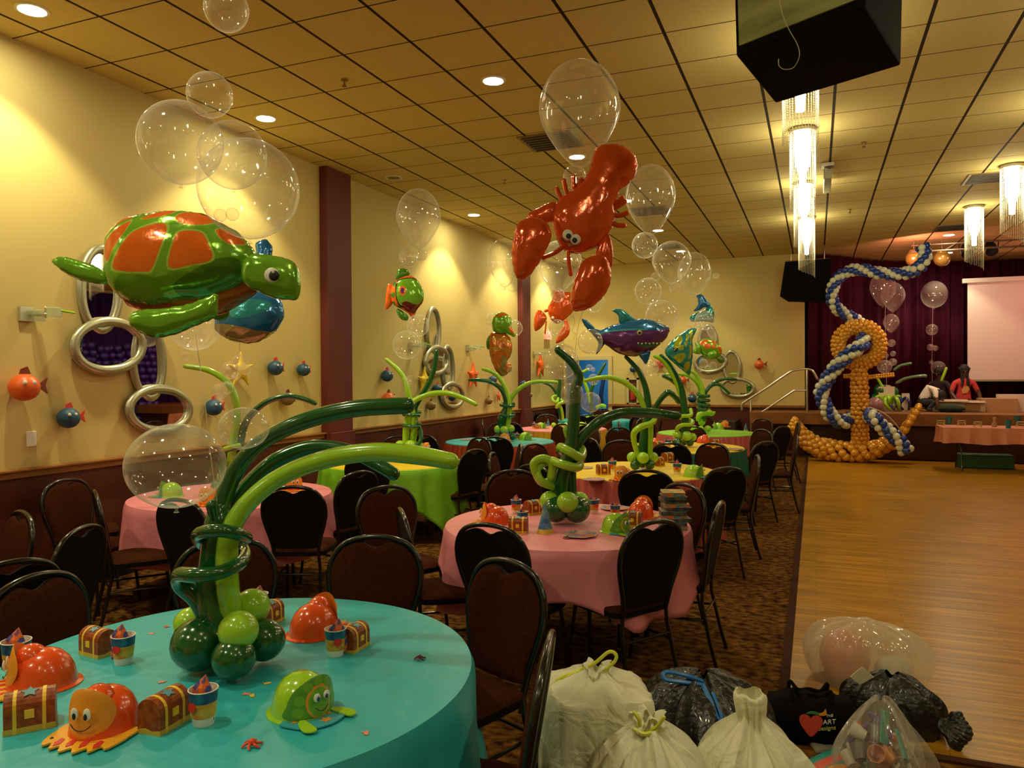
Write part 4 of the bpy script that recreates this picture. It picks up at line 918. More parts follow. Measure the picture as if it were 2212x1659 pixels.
# ================================================================== FOIL BALLOONS
def foil(name, c, rough=.2, metal=.55): return mat('foil '+name, c, rough*.8, metal=metal*.75, coat=.8, bump=.16, bscale=16)
fg = foil('green', (.20, .52, .03)); fgl = foil('light lime', (.45, .75, .10)); fo = foil('orange', (.88, .17, .015), .22, .3); fgd = foil('deep green', (.08, .26, .02))
fr_ = foil('lobster red', (.82, .105, .012), .18, .4); fb_ = foil('blue', (.01, .16, .42)); ft = foil('teal', (.02, .30, .34)); fp = foil('purple', (.13, .035, .22), .25); fbr_ = foil('tan', (.32, .26, .09)); fgo = foil('golden orange', (.60, .17, .02)); fdk = foil('dark', (.02, .03, .02)); fpe = foil('peach', (.75, .45, .2))
def foil_balloon(cx, cy, D, lab, name):
    e = empty(name, atd(cx, cy, D), FACE); tag(e, lab, 'foil balloon'); return e
def fpart(e, cx, cy, D, name, out, mats, k=.7, dy=0., pats=(), res=34, crease=None, wr=.06, seed=0):
    """out, pats in photo coordinates of this balloon"""
    fx = lambda L: [(x+(x-1106)*dy/D, y+(y-829.5)*dy/D) for x, y in L]
    out = fx(out); pats = [(fx(p), mi) for p, mi in pats]
    o = pl(cx, cy, D, out); P = [(pl(cx, cy, D, p), mi) for p, mi in pats]
    size = max(max(a[0] for a in o)-min(a[0] for a in o), max(a[1] for a in o)-min(a[1] for a in o))
    b = puff(o, k, res, P, wr, crease=crease if crease is not None else size/26, seed=seed)
    if dy: b.v = [(x, y+dy, z) for x, y, z in b.v]
    ob = b.build(name, mats, e); return ob, b
def C_(s, ox, oy, pts): return [(ox+x*s, oy+y*s) for x, y in pts]
def grow(p, k):
    c = np.mean(np.array(p), 0); return [tuple(c+(np.array(q)-c)*k) for q in p]
def eyes(e, cx, cy, D, lst, y0):
    for x, y, r, m_, dd in lst:
        m = MB(); m.ball((0, 0, 0), 1, 14); R = pxm(r, D)
        x += (x-1106)*(y0+dd)/D; y += (y-829.5)*(y0+dd)/D
        ob = m.build('eye', m_, e); ob.location = ((x-cx)*D/FPX, y0+dd, (cy-y)*D/FPX); ob.scale = (R, R*.35, R)
# --- big sea turtle
s_, ox, oy = .33454, 0, 380
cx, cy, D = 400, 590, 2.75
e = foil_balloon(cx, cy, D, 'large green sea turtle foil balloon with orange shell patches floating at the left', 'sea_turtle_balloon')
sh = C_(s_, ox, oy, [(690, 640), (688, 500), (700, 400), (760, 320), (850, 268), (1000, 240), (1200, 228), (1350, 260), (1500, 340), (1600, 430), (1660, 520), (1650, 620), (1570, 700), (1350, 790), (1150, 822), (950, 832), (820, 805), (730, 730)])
pat = [[(795, 600), (850, 490), (940, 385), (1100, 332), (1150, 372), (1120, 480), (1060, 622), (1000, 640), (850, 630)], [(1170, 615), (1190, 480), (1230, 392), (1350, 390), (1400, 450), (1430, 560), (1300, 600)], [(710, 500), (745, 420), (830, 345), (903, 312), (870, 390), (800, 490), (750, 565)],
       [(970, 292), (1060, 252), (1170, 245), (1120, 280), (1000, 300)], [(1190, 285), (1250, 250), (1380, 268), (1450, 302), (1350, 342), (1230, 332)], [(1440, 372), (1500, 362), (1570, 412), (1600, 452), (1530, 462), (1470, 422)], [(745, 345), (800, 305), (880, 278), (900, 288), (840, 308), (780, 345)]]
PT = []
for p in pat: q = C_(s_, ox, oy, p); PT += [(grow(q, 1.10), 1), (q, 2)]
ob, b = fpart(e, cx, cy, D, 'shell', sh, [fg, fgl, fo, fgd], .85, pats=[(C_(s_, ox, oy, [(1180, 720), (1300, 640), (1450, 560), (1580, 560), (1560, 690), (1400, 760), (1220, 790)]), 3)]+PT, res=56, seed=1)
fpart(e, cx, cy, D, 'belly', C_(s_, ox, oy, [(770, 740), (820, 830), (950, 880), (1150, 900), (1380, 905), (1560, 830), (1665, 740), (1640, 660), (1400, 680), (1000, 700)]), foil('belly', (.42, .12, .02)), .6, dy=.02)
fpart(e, cx, cy, D, 'head', C_(s_, ox, oy, [(1560, 660), (1570, 560), (1640, 505), (1750, 515), (1860, 540), (1920, 590), (1940, 680), (1925, 795), (1860, 805), (1760, 792), (1680, 755), (1600, 720)]), fg, .75, dy=-.06, wr=.08)
fpart(e, cx, cy, D, 'front_flipper', C_(s_, ox, oy, [(822, 915), (860, 872), (950, 855), (1150, 838), (1300, 795), (1395, 760), (1405, 840), (1385, 910), (1250, 970), (1100, 1030), (980, 1035), (870, 990)]), fg, .7, dy=-.17, wr=.08)
fpart(e, cx, cy, D, 'rear_flipper', C_(s_, ox, oy, [(335, 540), (400, 515), (520, 545), (620, 580), (690, 640), (690, 692), (560, 682), (450, 640), (380, 590)]), fg, .7, dy=.0, wr=.10)
fpart(e, cx, cy, D, 'far_flipper', C_(s_, ox, oy, [(1300, 880), (1450, 860), (1480, 900), (1420, 940)]), fg, .5, dy=.12)
eyes(e, cx, cy, D, [(587, 595, 16, eyew, 0), (592, 596, 11, inkb, -.010), (590, 588, 3, eyew, -.020)], -.06-.062)
# --- curled dolphin on the left pink table
cx, cy, D = 540, 680, 6.1
e = foil_balloon(cx, cy, D, 'round blue dolphin foil balloon half hidden behind the turtle\'s head', 'dolphin_balloon')
fpart(e, cx, cy, D, 'body', [(463, 705), (470, 670), (505, 645), (555, 628), (598, 640), (614, 668), (606, 700), (580, 727), (545, 742), (508, 738), (478, 726)], [fb_, fbr_, ft], .75, pats=[([(463, 705), (480, 700), (520, 705), (560, 715), (590, 722), (560, 760), (480, 745)], 1), ([(500, 668), (540, 648), (590, 655), (580, 675), (520, 690)], 2)])
fpart(e, cx, cy, D, 'tail', [(553, 528), (566, 519), (578, 518), (590, 534), (590, 552), (596, 590), (600, 640), (575, 650), (560, 600), (556, 560)], fb_, .6)
# --- big lobster
s2, ox2, oy2 = .33454, 740, 380
cx, cy, D = 1240, 480, 4.75
e = foil_balloon(cx, cy, D, 'large shiny red lobster foil balloon hanging head down in the middle', 'lobster_balloon')
fpart(e, cx, cy, D, 'body', [(1283, 332), (1296, 315), (1319, 311), (1345, 316), (1369, 332), (1378, 362), (1364, 393), (1338, 416), (1328, 452), (1324, 488), (1310, 512), (1283, 538), (1240, 549), (1208, 530), (1193, 490), (1194, 452), (1211, 428), (1247, 402), (1272, 371)], fr_, .72, res=50, wr=.05)
fpart(e, cx, cy, D, 'arm', [(1200, 436), (1165, 448), (1141, 462), (1146, 478), (1175, 482), (1200, 470)], fr_, .7, dy=-.02)
fpart(e, cx, cy, D, 'arm', [(1306, 505), (1318, 512), (1324, 545), (1320, 578), (1303, 572), (1286, 548)], fr_, .7, dy=-.02)
fpart(e, cx, cy, D, 'claw', C_(s2, ox2, oy2, [(1145, 290), (1230, 262), (1310, 290), (1345, 350), (1340, 420), (1290, 520), (1240, 600), (1180, 660), (1120, 655), (1095, 560), (1090, 460), (1110, 360)]), fr_, .75, dy=-.1, res=40)
fpart(e, cx, cy, D, 'claw', C_(s2, ox2, oy2, [(1560, 540), (1640, 510), (1700, 530), (1730, 600), (1725, 700), (1680, 780), (1600, 850), (1520, 872), (1478, 860), (1470, 780), (1490, 680), (1520, 600)]), fr_, .75, dy=-.1, res=40)
def lt(e, cx, cy, D, pts, r, name, m_, dy=0.):
    m = MB(); m.tube([((x-cx)*D/FPX, dy, (cy-y)*D/FPX) for x, y in cr(pts, 5)], pxm(r, D), 8); return m.build(name, m_, e)
lt(e, cx, cy, D, [(1212, 538), (1195, 550), (1173, 559)], 5, 'antenna', fr_, -.05); lt(e, cx, cy, D, [(1226, 545), (1227, 570), (1231, 594)], 5, 'antenna', fr_, -.05)
for a, b2 in (((1214, 430), (1204, 408)), ((1226, 420), (1219, 390)), ((1240, 408), (1240, 382)), ((1250, 400), (1256, 388)), ((1322, 452), (1350, 436)), ((1326, 466), (1354, 461)), ((1322, 482), (1348, 488)), ((1330, 440), (1344, 428))):
    lt(e, cx, cy, D, [a, ((a[0]+b2[0])/2, (a[1]+b2[1])/2+2), b2], 5.5, 'walking_leg', fr_, 0)
eyes(e, cx, cy, D, [(1226, 506, 11, eyew, 0), (1243, 516, 11, eyew, 0), (1228, 509, 5.5, inkb, -.012), (1241, 518, 5.5, inkb, -.012)], -.175)
lt(e, cx, cy, D, [(1208, 524), (1216, 531), (1228, 533)], .9, 'smile', inkb, -.16)
# --- small far lobster
cx, cy, D = 1195, 680, 12.6
e = foil_balloon(cx, cy, D, 'small red lobster foil balloon in the distance below the large lobster\'s claw', 'lobster_balloon')
fpart(e, cx, cy, D, 'body', [(1200, 622), (1215, 628), (1238, 636), (1242, 665), (1228, 684), (1205, 699), (1190, 690), (1183, 667), (1192, 648)], fr_, .7)
fpart(e, cx, cy, D, 'claw', [(1160, 671), (1173, 673), (1181, 688), (1171, 705), (1156, 715), (1153, 693)], fr_, .7, dy=-.1)
fpart(e, cx, cy, D, 'claw', [(1222, 688), (1230, 705), (1229, 722), (1214, 737), (1200, 741), (1206, 722), (1216, 706)], fr_, .7, dy=-.1)
lt(e, cx, cy, D, [(1188, 668), (1178, 672)], 3, 'arm', fr_); lt(e, cx, cy, D, [(1180, 695), (1177, 720)], 1.5, 'antenna', fr_)
eyes(e, cx, cy, D, [(1194, 686, 3.2, eyew, 0)], -.2)
# --- tropical fish
s3, ox3, oy3 = .1808, 780, 560
cx, cy, D = 875, 640, 8.2
e = foil_balloon(cx, cy, D, 'round orange and green tropical fish foil balloon with a big eye', 'tropical_fish_balloon')
ringp = [C_(s3, ox3, oy3, arc(x, y, 24, 34)) for x, y in ((395, 430), (405, 300), (395, 540), (455, 595), (350, 430))]
fpart(e, cx, cy, D, 'body', C_(s3, ox3, oy3, [(350, 420), (385, 300), (470, 230), (570, 192), (655, 232), (720, 320), (748, 420), (732, 520), (668, 600), (620, 715), (565, 655), (490, 600), (395, 550)]), [fo, fdk, fg, fo, fp, foil('maroon', (.16, .02, .02)), fgd], .75, res=48,
      pats=[(C_(s3, ox3, oy3, [(420, 380), (440, 265), (540, 228), (655, 238), (730, 320), (760, 430), (715, 540), (640, 575), (580, 585), (480, 575), (432, 490)]), 1), (C_(s3, ox3, oy3, [(434, 385), (455, 275), (545, 240), (650, 248), (722, 325), (752, 430), (710, 530), (600, 565), (490, 562), (445, 485)]), 2),
            (C_(s3, ox3, oy3, arc(508, 385, 42, 56)), 3), (C_(s3, ox3, oy3, arc(508, 385, 22, 34)), 4), (C_(s3, ox3, oy3, [(498, 530), (560, 512), (640, 545), (700, 560), (650, 640), (600, 650), (520, 590)]), 5)]+[(p, 6) for p in ringp])
fpart(e, cx, cy, D, 'top_fin', C_(s3, ox3, oy3, [(415, 235), (435, 135), (490, 108), (560, 125), (582, 180), (540, 215), (470, 245)]), fgd, .6)
fpart(e, cx, cy, D, 'tail_fin', C_(s3, ox3, oy3, [(290, 585), (295, 430), (318, 305), (360, 295), (385, 340), (375, 520), (345, 565), (320, 592)]), fo, .5, dy=.03)
fpart(e, cx, cy, D, 'lower_fin', C_(s3, ox3, oy3, [(420, 590), (500, 620), (560, 680), (550, 732), (485, 722), (440, 670)]), fgd, .5)
# --- seahorse
cx, cy, D = 1085, 745, 10.9
e = foil_balloon(cx, cy, D, 'golden orange seahorse foil balloon with green head before the far maroon column', 'seahorse_balloon')
fpart(e, cx, cy, D, 'body', C_(s3, ox3, oy3, [(1550, 880), (1640, 870), (1720, 875), (1785, 940), (1808, 1050), (1785, 1150), (1745, 1225), (1795, 1262), (1790, 1335), (1690, 1398), (1615, 1340), (1560, 1230), (1530, 1100), (1528, 970)]), [fgo, foil('gold stripe', (.5, .3, .03)), fbr_], .7, pats=[(C_(s3, ox3, oy3, [(1560, 930), (1680, 935), (1790, 990), (1790, 1010), (1680, 965), (1560, 960)]), 1), (C_(s3, ox3, oy3, [(1540, 1060), (1660, 1050), (1790, 1090), (1790, 1115), (1660, 1085), (1545, 1090)]), 1), (C_(s3, ox3, oy3, [(1690, 1150), (1740, 1190), (1720, 1300), (1680, 1380), (1660, 1280)]), 2)])
fpart(e, cx, cy, D, 'head', C_(s3, ox3, oy3, [(1568, 810), (1570, 720), (1615, 655), (1690, 630), (1765, 668), (1800, 720), (1802, 800), (1848, 900), (1822, 928), (1740, 890), (1650, 885), (1590, 865)]), [fg, fo, fo], .7, dy=-.05, pats=[(C_(s3, ox3, oy3, [(1590, 700), (1700, 640), (1790, 730), (1730, 680), (1640, 690)]), 1), (C_(s3, ox3, oy3, [(1770, 800), (1800, 820), (1830, 890), (1780, 870)]), 2)])
fpart(e, cx, cy, D, 'back_fin', C_(s3, ox3, oy3, [(1545, 910), (1502, 955), (1496, 1040), (1520, 1078), (1548, 1050)]), fgd, .5)
# --- shark
cx, cy, D = 1350, 725, 7.35
e = foil_balloon(cx, cy, D, 'blue and purple shark foil balloon right of the lobster', 'shark_balloon')
B = C_(s2, ox2, oy2, [(1640, 1010), (1750, 962), (1900, 925), (2000, 935), (2060, 958), (2110, 985), (2095, 1040), (2040, 1100), (1950, 1150), (1870, 1165), (1780, 1142), (1700, 1092), (1650, 1050)])
fpart(e, cx, cy, D, 'body', B, [fb_, fp, foil('mouth green', (.02, .18, .10)), foil('cyan', (.05, .45, .5))], .75, res=46, pats=[(C_(s2, ox2, oy2, [(1630, 1030), (1720, 1008), (1850, 1000), (1950, 1000), (2050, 1000), (2120, 985), (2130, 1100), (2000, 1200), (1850, 1200), (1650, 1120)]), 1), (C_(s2, ox2, oy2, [(1640, 1018), (1720, 1000), (1850, 990), (1950, 990), (1950, 1000), (1850, 1001), (1720, 1010), (1640, 1028)]), 3),
      (C_(s2, ox2, oy2, [(1890, 1078), (1940, 1082), (2000, 1080), (2048, 1070), (2030, 1095), (1980, 1110), (1920, 1108)]), 2)])
fpart(e, cx, cy, D, 'dorsal_fin', C_(s2, ox2, oy2, [(1742, 868), (1790, 858), (1840, 885), (1890, 930), (1840, 955), (1790, 950), (1778, 900)]), ft, .6)
fpart(e, cx, cy, D, 'tail_fin', C_(s2, ox2, oy2, [(1543, 922), (1580, 932), (1635, 985), (1680, 1005), (1675, 1060), (1690, 1085), (1636, 1152), (1650, 1080), (1620, 1030), (1570, 975)]), fb_, .5)
fpart(e, cx, cy, D, 'lower_fin', C_(s2, ox2, oy2, [(1915, 1150), (1985, 1125), (1978, 1180), (1957, 1217), (1935, 1190)]), fb_, .5, dy=-.04)
m = MB()
for i in range(7): x, y = (1895+i*24)*s2+ox2, (1080+ (3 if i % 2 else 0))*s2+oy2; m.slab([((x-cx-2)*D/FPX, (cy-y)*D/FPX), ((x-cx+2)*D/FPX, (cy-y)*D/FPX), ((x-cx)*D/FPX, (cy-y-3.5)*D/FPX)], -.125, -.118, M=Matrix(((1, 0, 0, 0), (0, 0, 1, 0), (0, 1, 0, 0), (0, 0, 0, 1))))
m.build('teeth', eyew, e)
x, y = 1918*s2+ox2, 1012*s2+oy2; eyes(e, cx, cy, D, [(x, y, 5.2, mat('yellow ring', (.6, .6, .15), .4), 0), (x, y, 3.2, inkb, -.008)], -.168)
# --- angelfish
s4, ox4, oy4 = .13562, 1380, 600
cx, cy, D = 1470, 757, 9.6
e = foil_balloon(cx, cy, D, 'striped teal and green angelfish foil balloon', 'angelfish_balloon')
gp = [[(590, 960), (660, 925), (675, 980), (640, 1080), (560, 1150), (535, 1100), (560, 1030)], [(740, 890), (785, 930), (765, 1010), (735, 1110), (705, 1060), (735, 980)], [(585, 1090), (685, 1078), (685, 1150), (620, 1155)], [(550, 1250), (620, 1210), (700, 1200), (722, 1262), (640, 1355), (570, 1310)], [(700, 1400), (780, 1330), (795, 1420), (740, 1492)], [(800, 850), (850, 850), (840, 950), (820, 1060), (800, 1000)], [(780, 1080), (830, 1100), (820, 1250), (770, 1300), (790, 1180)]]
fpart(e, cx, cy, D, 'body', C_(s4, ox4, oy4, [(415, 1150), (480, 1050), (620, 920), (740, 850), (840, 808), (918, 812), (900, 880), (860, 970), (862, 1100), (852, 1300), (812, 1545), (760, 1532), (650, 1440), (500, 1310), (430, 1230)]), [ft, foil('yellow green', (.42, .50, .03)), fdk], .65, res=46, pats=[(C_(s4, ox4, oy4, p), 1) for p in gp]+[(C_(s4, ox4, oy4, arc(563, 1150, 42, 36)), 2)])
# --- small turtle
cx, cy, D = 1532, 757, 11.6
e = foil_balloon(cx, cy, D, 'small green turtle foil balloon with orange patches near the back wall', 'sea_turtle_balloon')
fpart(e, cx, cy, D, 'shell', C_(s4, ox4, oy4, [(935, 1060), (985, 1000), (1080, 962), (1180, 982), (1255, 1030), (1312, 1115), (1322, 1190), (1290, 1245), (1200, 1292), (1100, 1272), (1015, 1235), (955, 1150)]), [fg, fo], .7, res=40, pats=[(C_(s4, ox4, oy4, p), 1) for p in ([(960, 1050), (1010, 1000), (1100, 990), (1060, 1040), (980, 1080)], [(1010, 1090), (1070, 1050), (1125, 1055), (1120, 1120), (1050, 1130)], [(1140, 1000), (1190, 1005), (1240, 1050), (1210, 1065), (1150, 1040)], [(1145, 1080), (1200, 1080), (1215, 1130), (1150, 1125)], [(1240, 1100), (1280, 1090), (1310, 1170), (1270, 1200)])])
fpart(e, cx, cy, D, 'head', C_(s4, ox4, oy4, [(888, 1030), (955, 1055), (985, 1120), (970, 1210), (890, 1205), (865, 1170), (905, 1100)]), fg, .6, dy=-.05)
fpart(e, cx, cy, D, 'flipper', C_(s4, ox4, oy4, [(1105, 1200), (1200, 1155), (1245, 1240), (1170, 1300), (1105, 1262)]), fg, .6, dy=-.12)
fpart(e, cx, cy, D, 'flipper', C_(s4, ox4, oy4, [(1235, 1262), (1345, 1285), (1355, 1345), (1290, 1358), (1250, 1320)]), fgd, .6)
# --- far dolphin
cx, cy, D = 1515, 672, 12.3
e = foil_balloon(cx, cy, D, 'teal dolphin foil balloon with its tail up, high before the back wall', 'dolphin_balloon')
fpart(e, cx, cy, D, 'body', C_(s4, ox4, oy4, [(812, 640), (850, 592), (950, 545), (1060, 500), (1100, 450), (1120, 400), (1165, 460), (1198, 550), (1202, 660), (1180, 720), (1080, 700), (900, 700), (830, 692)]), ft, .7)
fpart(e, cx, cy, D, 'tail', C_(s4, ox4, oy4, [(918, 282), (1005, 268), (1080, 350), (1150, 440), (1110, 490), (1050, 470), (960, 520), (875, 528), (935, 440), (938, 340)]), fb_, .6)

# ================================================================== CLEAR BALLOONS
def clear(x, y, r, D, lab, drop=0., m_=bub, tilt=0., grp=None, ry=None):
    """single clear latex balloon; drop>0 gives a teardrop neck below"""
    e = empty('clear_balloon', atd(x, y, D)); R = pxm(r, D); RY = pxm(ry, D) if ry else R
    tag(e, lab, 'clear balloon', grp); pr = []; N = 26
    for i in range(N+1):
        a = -PI/2+PI*i/N; rr = math.cos(a); zz = math.sin(a)
        if zz < 0 and drop: rr *= 1-drop*.42*abs(zz)**1.3; zz *= 1+drop*.12
        pr.append((max(rr*R, 1e-4), zz*RY))
    m = MB(); m.lathe(pr, 36, M=Matrix.Rotation(math.radians(tilt), 3, RT)); m.build('latex_skin', m_, e)
    zb = pr[0][1]; m = MB(); m.lathe([(R*.05, 0), (R*.02, -R*.05), (R*.06, -R*.1), (.0005, -R*.1)], 10, c=(0, 0, zb)); m.build('knot', m_, e)
    return e
def cluster(D, items, lab, m_=bub):
    x0 = sum(i[0] for i in items)/len(items); y0 = sum(i[1] for i in items)/len(items); p0 = atd(x0, y0, D)
    e = empty('clear_balloon_cluster', p0); tag(e, lab, 'balloon cluster')
    for k, (x, y, r) in enumerate(items):
        d = D+random.uniform(-.05, .05)*D*.1; m = MB(); m.ball(atd(x, y, d)-p0, pxm(r, d), 20); m.build('clear_balloon', m_, e)
    return e
for a in ((390, 308, 88, 2.85, 'big clear round balloon at the left, second from the ceiling'), (538, 408, 106, 2.65, 'largest clear round balloon directly above the turtle\'s back'), (453, 205, 48, 2.6, 'medium clear balloon between the big left one and the ceiling lights'), (489, 20, 47, 2.6, 'clear balloon cut by the top edge of the picture'), (503, 335, 72, 3.3, 'clear balloon hidden behind the two big ones above the turtle')):
    clear(*a, drop=.1)
cluster(2.7, [(476, 465, 14), (502, 463, 14)], 'two tiny clear balloons above the turtle shell')
clear(380, 1006, 103, 2.28, 'largest low clear balloon in front of the left pink table', m_=bub, ry=91)
clear(526, 925, 54, 2.3, 'clear balloon touching the dark green frond above the left pink table', ry=45)
clear(420, 705, 52, 6.0, 'clear balloon below the turtle\'s front flipper', m_=bubm)
cluster(6.0, [(497, 800, 19), (519, 783, 17), (530, 797, 13), (510, 812, 9)], 'cluster of small clear balloons before the yellow ornament under the dolphin')
cluster(6.0, [(475, 845, 17), (490, 838, 14), (474, 858, 10), (400, 770, 10), (404, 738, 9)], 'loose little clear balloons beside the lime frond tip on the left')
clear(904, 470, 48, 8.2, 'tall clear teardrop balloon left of the lobster near the ceiling', drop=1, ry=62, m_=bubm)
cluster(8.2, [(882, 557, 20), (910, 552, 12)], 'two small clear balloons above the tropical fish balloon')
clear(903, 703, 24, 8.1, 'clear balloon just under the tropical fish')
clear(879, 745, 31, 8.1, 'clear balloon left of the farther mirror rings')
cluster(8.1, [(876, 818, 5), (886, 816, 5), (886, 826, 5), (877, 829, 4)], 'tiny clear balloon cluster on the lime frond left of the starfish')
clear(1090, 565, 37, 10.6, 'clear teardrop balloon left of the lobster\'s left claw', drop=1, ry=50)
cluster(10.6, [(1087, 619, 8), (1107, 620, 11)], 'two small clear balloons at the far maroon column top')
cluster(11.2, [(1066, 692, 17), (1111, 709, 18)], 'pair of clear balloons behind the seahorse head')
clear(1104, 800, 9, 10.8, 'small clear balloon at the seahorse tail')
clear(1252, 240, 88, 5.0, 'tallest clear teardrop balloon above the lobster', drop=1.0, ry=108)
clear(1242, 383, 26, 4.9, 'small clear balloon behind the lobster\'s back')
clear(1208, 572, 50, 9.5, 'clear balloon between the lobster\'s two claws', drop=1, ry=52)
clear(1205, 638, 15, 9.5, 'small clear balloon just above the far small lobster')
clear(1204, 708, 18, 9.0, 'clear balloon overlapping the far small lobster')
clear(1282, 650, 24, 10.5, 'clear balloon right of the large lobster\'s lower claw')
clear(1405, 428, 54, 7.5, 'clear teardrop balloon right of the lobster tail', drop=1, ry=72)
clear(1393, 530, 28, 8.5, 'clear balloon below the downlight right of the lobster')
clear(1451, 565, 42, 8.5, 'clear balloon in the middle of the group right of the lobster', drop=.8, ry=44)
clear(1500, 590, 36, 11.5, 'faint clear balloon rightmost in the upper group before the back wall', drop=.8, ry=45)
clear(1400, 629, 29, 8.3, 'clear balloon above the shark\'s dorsal fin')
clear(1429, 683, 35, 8.6, 'clear balloon behind the shark\'s head')
cluster(8.5, [(1458, 622, 12), (1416, 598, 10), (1493, 633, 5), (1547, 597, 7), (1530, 605, 6)], 'scattered tiny clear balloons between the shark and the ceiling')
clear(1522, 692, 21, 11.8, 'clear balloon overlapping the far teal dolphin', m_=bubm); clear(1494, 700, 10, 11.8, 'small clear balloon at the far dolphin\'s snout')
clear(1524, 720, 20, 12.0, 'faint clear balloon between the far dolphin and the small turtle', m_=bub)
clear(1404, 795, 18, 9.4, 'clear balloon above the fronds under the shark\'s chin'); clear(1388, 786, 12, 9.4, 'small clear balloon left of the one under the shark\'s chin')
cluster(12, [(1520, 785, 10), (1530, 798, 8), (1540, 790, 9), (1512, 798, 6)], 'cluster of small clear balloons below the small turtle')
clear(1212, 781, 38, 4.9, 'clear balloon around the top of the middle centrepiece stalk'); clear(1275, 738, 27, 4.95, 'clear balloon touching the shark\'s tail')
clear(1236, 851, 25, 4.8, 'clear balloon on the middle centrepiece stalk, left of its pair'); clear(1276, 869, 22, 4.8, 'lower right clear balloon of the pair on the middle centrepiece', m_=bubm)
cluster(14.5, [(1282, 820, 12), (1273, 794, 7), (1281, 798, 5)], 'small clear balloons before the blue doorway')
# clear balloons over the stage
D = 15.9
clear(1907, 622, 26, D, 'pinkish clear teardrop balloon left over the stage', drop=1, ry=36, m_=bubp); clear(1929, 640, 24, D+.4, 'pinkish clear balloon behind the left one over the stage', drop=1, ry=30, m_=bubp)
clear(1925, 697, 16, D, 'clear teardrop balloon beside the golden anchor ring', drop=.8, ry=19, m_=bubp)
cluster(D, [(1926, 741, 8), (1911, 792, 15), (1929, 764, 6), (1929, 782, 8), (1913, 768, 6)], 'chain of clear balloons rising right of the anchor shank', bubp)
clear(2018, 636, 26, D+.8, 'dim pinkish clear balloon high over the stage left of the screen', ry=29, m_=bubp)
cluster(D+.8, [(2013, 712, 12), (2010, 750, 7), (2020, 752, 6), (2012, 783, 5), (2027, 795, 15)], 'chain of dim clear balloons above the kneeling people on the stage', bubp)
clear(1890, 875, 17, D-.6, 'milky mauve balloon behind the anchor shank', m_=mat('mauve latex', (.30, .14, .16), .25, coat=.5)); clear(1915, 848, 17, D+.3, 'milky pink balloon above the green octopus balloon', m_=mat('pinkish latex', (.42, .25, .22), .3, coat=.5))
# strings
def string(pts, lab, r=.0012, grp=None):
    m = MB(); P = [atd(x, y, d) for x, y, d in pts]; c0 = P[0]; m.tube([Vector(q)-c0 for q in cr([tuple(p) for p in P], 6)], r, 5); o = m.build('balloon_string', string_m); o.location = c0; return tag(o, lab, 'string', grp)
string([(422, 722, 2.72), (432, 790, 2.6), (441, 850, 2.5), (452, 960, 2.45), (470, 1090, 2.42)], 'ribbon running down from the big turtle balloon')
string([(518, 741, 6.1), (516, 770, 6.05), (505, 850, 6.0), (500, 1000, 5.95)], 'ribbon running down from the dolphin balloon', .002)
string([(1259, 672, 4.8), (1250, 700, 4.8), (1245, 735, 4.8), (1240, 800, 4.8)], 'thin ribbon from the lobster down to the middle centrepiece')
string([(1238, 680, 4.8), (1241, 700, 4.82), (1236, 715, 4.78), (1243, 722, 4.8), (1238, 735, 4.8)], 'curled ribbon end beside the lobster\'s lower claw')
string([(1913, 655, 15.9), (1912, 700, 15.9), (1915, 760, 15.9), (1915, 830, 15.9)], 'string of the left stage balloons', .004)
string([(2015, 662, 16.7), (2014, 720, 16.7), (2013, 790, 16.7), (2014, 830, 16.7)], 'string of the dim stage balloons', .004)
# gold foil balls at the garland's end
for x, y, t in ((1974, 557, 'left round gold foil balloon with a dark opening near the garland\'s upper end'), (2035, 557, 'right round gold foil balloon with a dark opening near the garland\'s upper end')):
    D = 14.6; e = empty('gold_ball_balloon', atd(x, y, D)); tag(e, t, 'foil balloon'); R = pxm(17, D)
    m = MB(); m.ball((0, 0, -R*.1), R, 20); m.build('ball', foil('antique gold', (.42, .30, .06), .25, .6), e)
    m = MB(); m.lathe([(R*.62, R*.55), (R*.66, R*.75), (R*.5, R*1.0), (R*.3, R*1.02)], 18); m.build('collar', foil('antique gold', (.42, .30, .06)), e)
    m = MB(); m.ball((0, 0, R*.95), R*.33, 12, sc=(1, 1, .6)); m.build('opening', inkb, e)
    m = MB(); m.tube([(0, 0, R), (0, 0, ZC-e.location.z)], .004, 5); m.build('string', string_m, e)

# ================================================================== ANCHOR OF GOLD BALLOONS
YA = 15.75
def at_(x, y, dy=0): return aty(x, y, YA+dy)
def shared_ball(m_, n=12):
    m = MB(); m.ball((0, 0, 0), 1, n); o = m.build('tmp', m_); me = o.data; bpy.data.objects.remove(o); return me
def balls(root, pts, mesh, name, limit=100):
    """pts: (world pos, r). The nearest 'limit' as parts, the rest as one stuff part"""
    pts = sorted(pts, key=lambda q: (q[0]-CAM).length); me = mesh
    inv = root.matrix_world.inverted() if False else None
    rest = MB()
    for i, (p, r) in enumerate(pts):
        if i < limit:
            o = bpy.data.objects.new(name, me); COL.objects.link(o); o.parent = root; o.location = p-root.location; o.scale = (r, r, r)
        else: rest.ball(p-root.location, r, 12)
    if rest.v: rest.build(name+'s', me.materials[0], root)['kind'] = 'stuff'
root = empty('balloon_anchor', at_(1858, 985)); tag(root, 'huge anchor sculpture of golden balloons standing before the stage', 'balloon sculpture')
gb = shared_ball(gold_l); P = []
c0 = at_(1855, 745); rm = (at_(1901, 745)-c0).x
def jit(s): return Vector((random.uniform(-s, s), random.uniform(-s, s), random.uniform(-s, s)))
k2 = (at_(1856, 745)-c0).x       # metres per pixel at the anchor
for i in range(34):
    a = 2*PI*i/34
    for j in range(8):
        b = 2*PI*(j+.5*(i % 2))/8; rr = 45*k2+13*k2*math.cos(b)
        P.append((c0+Vector((rr*math.cos(a), 12*k2*math.sin(b), rr*math.sin(a)*.98))+jit(.008), 6.0*k2))
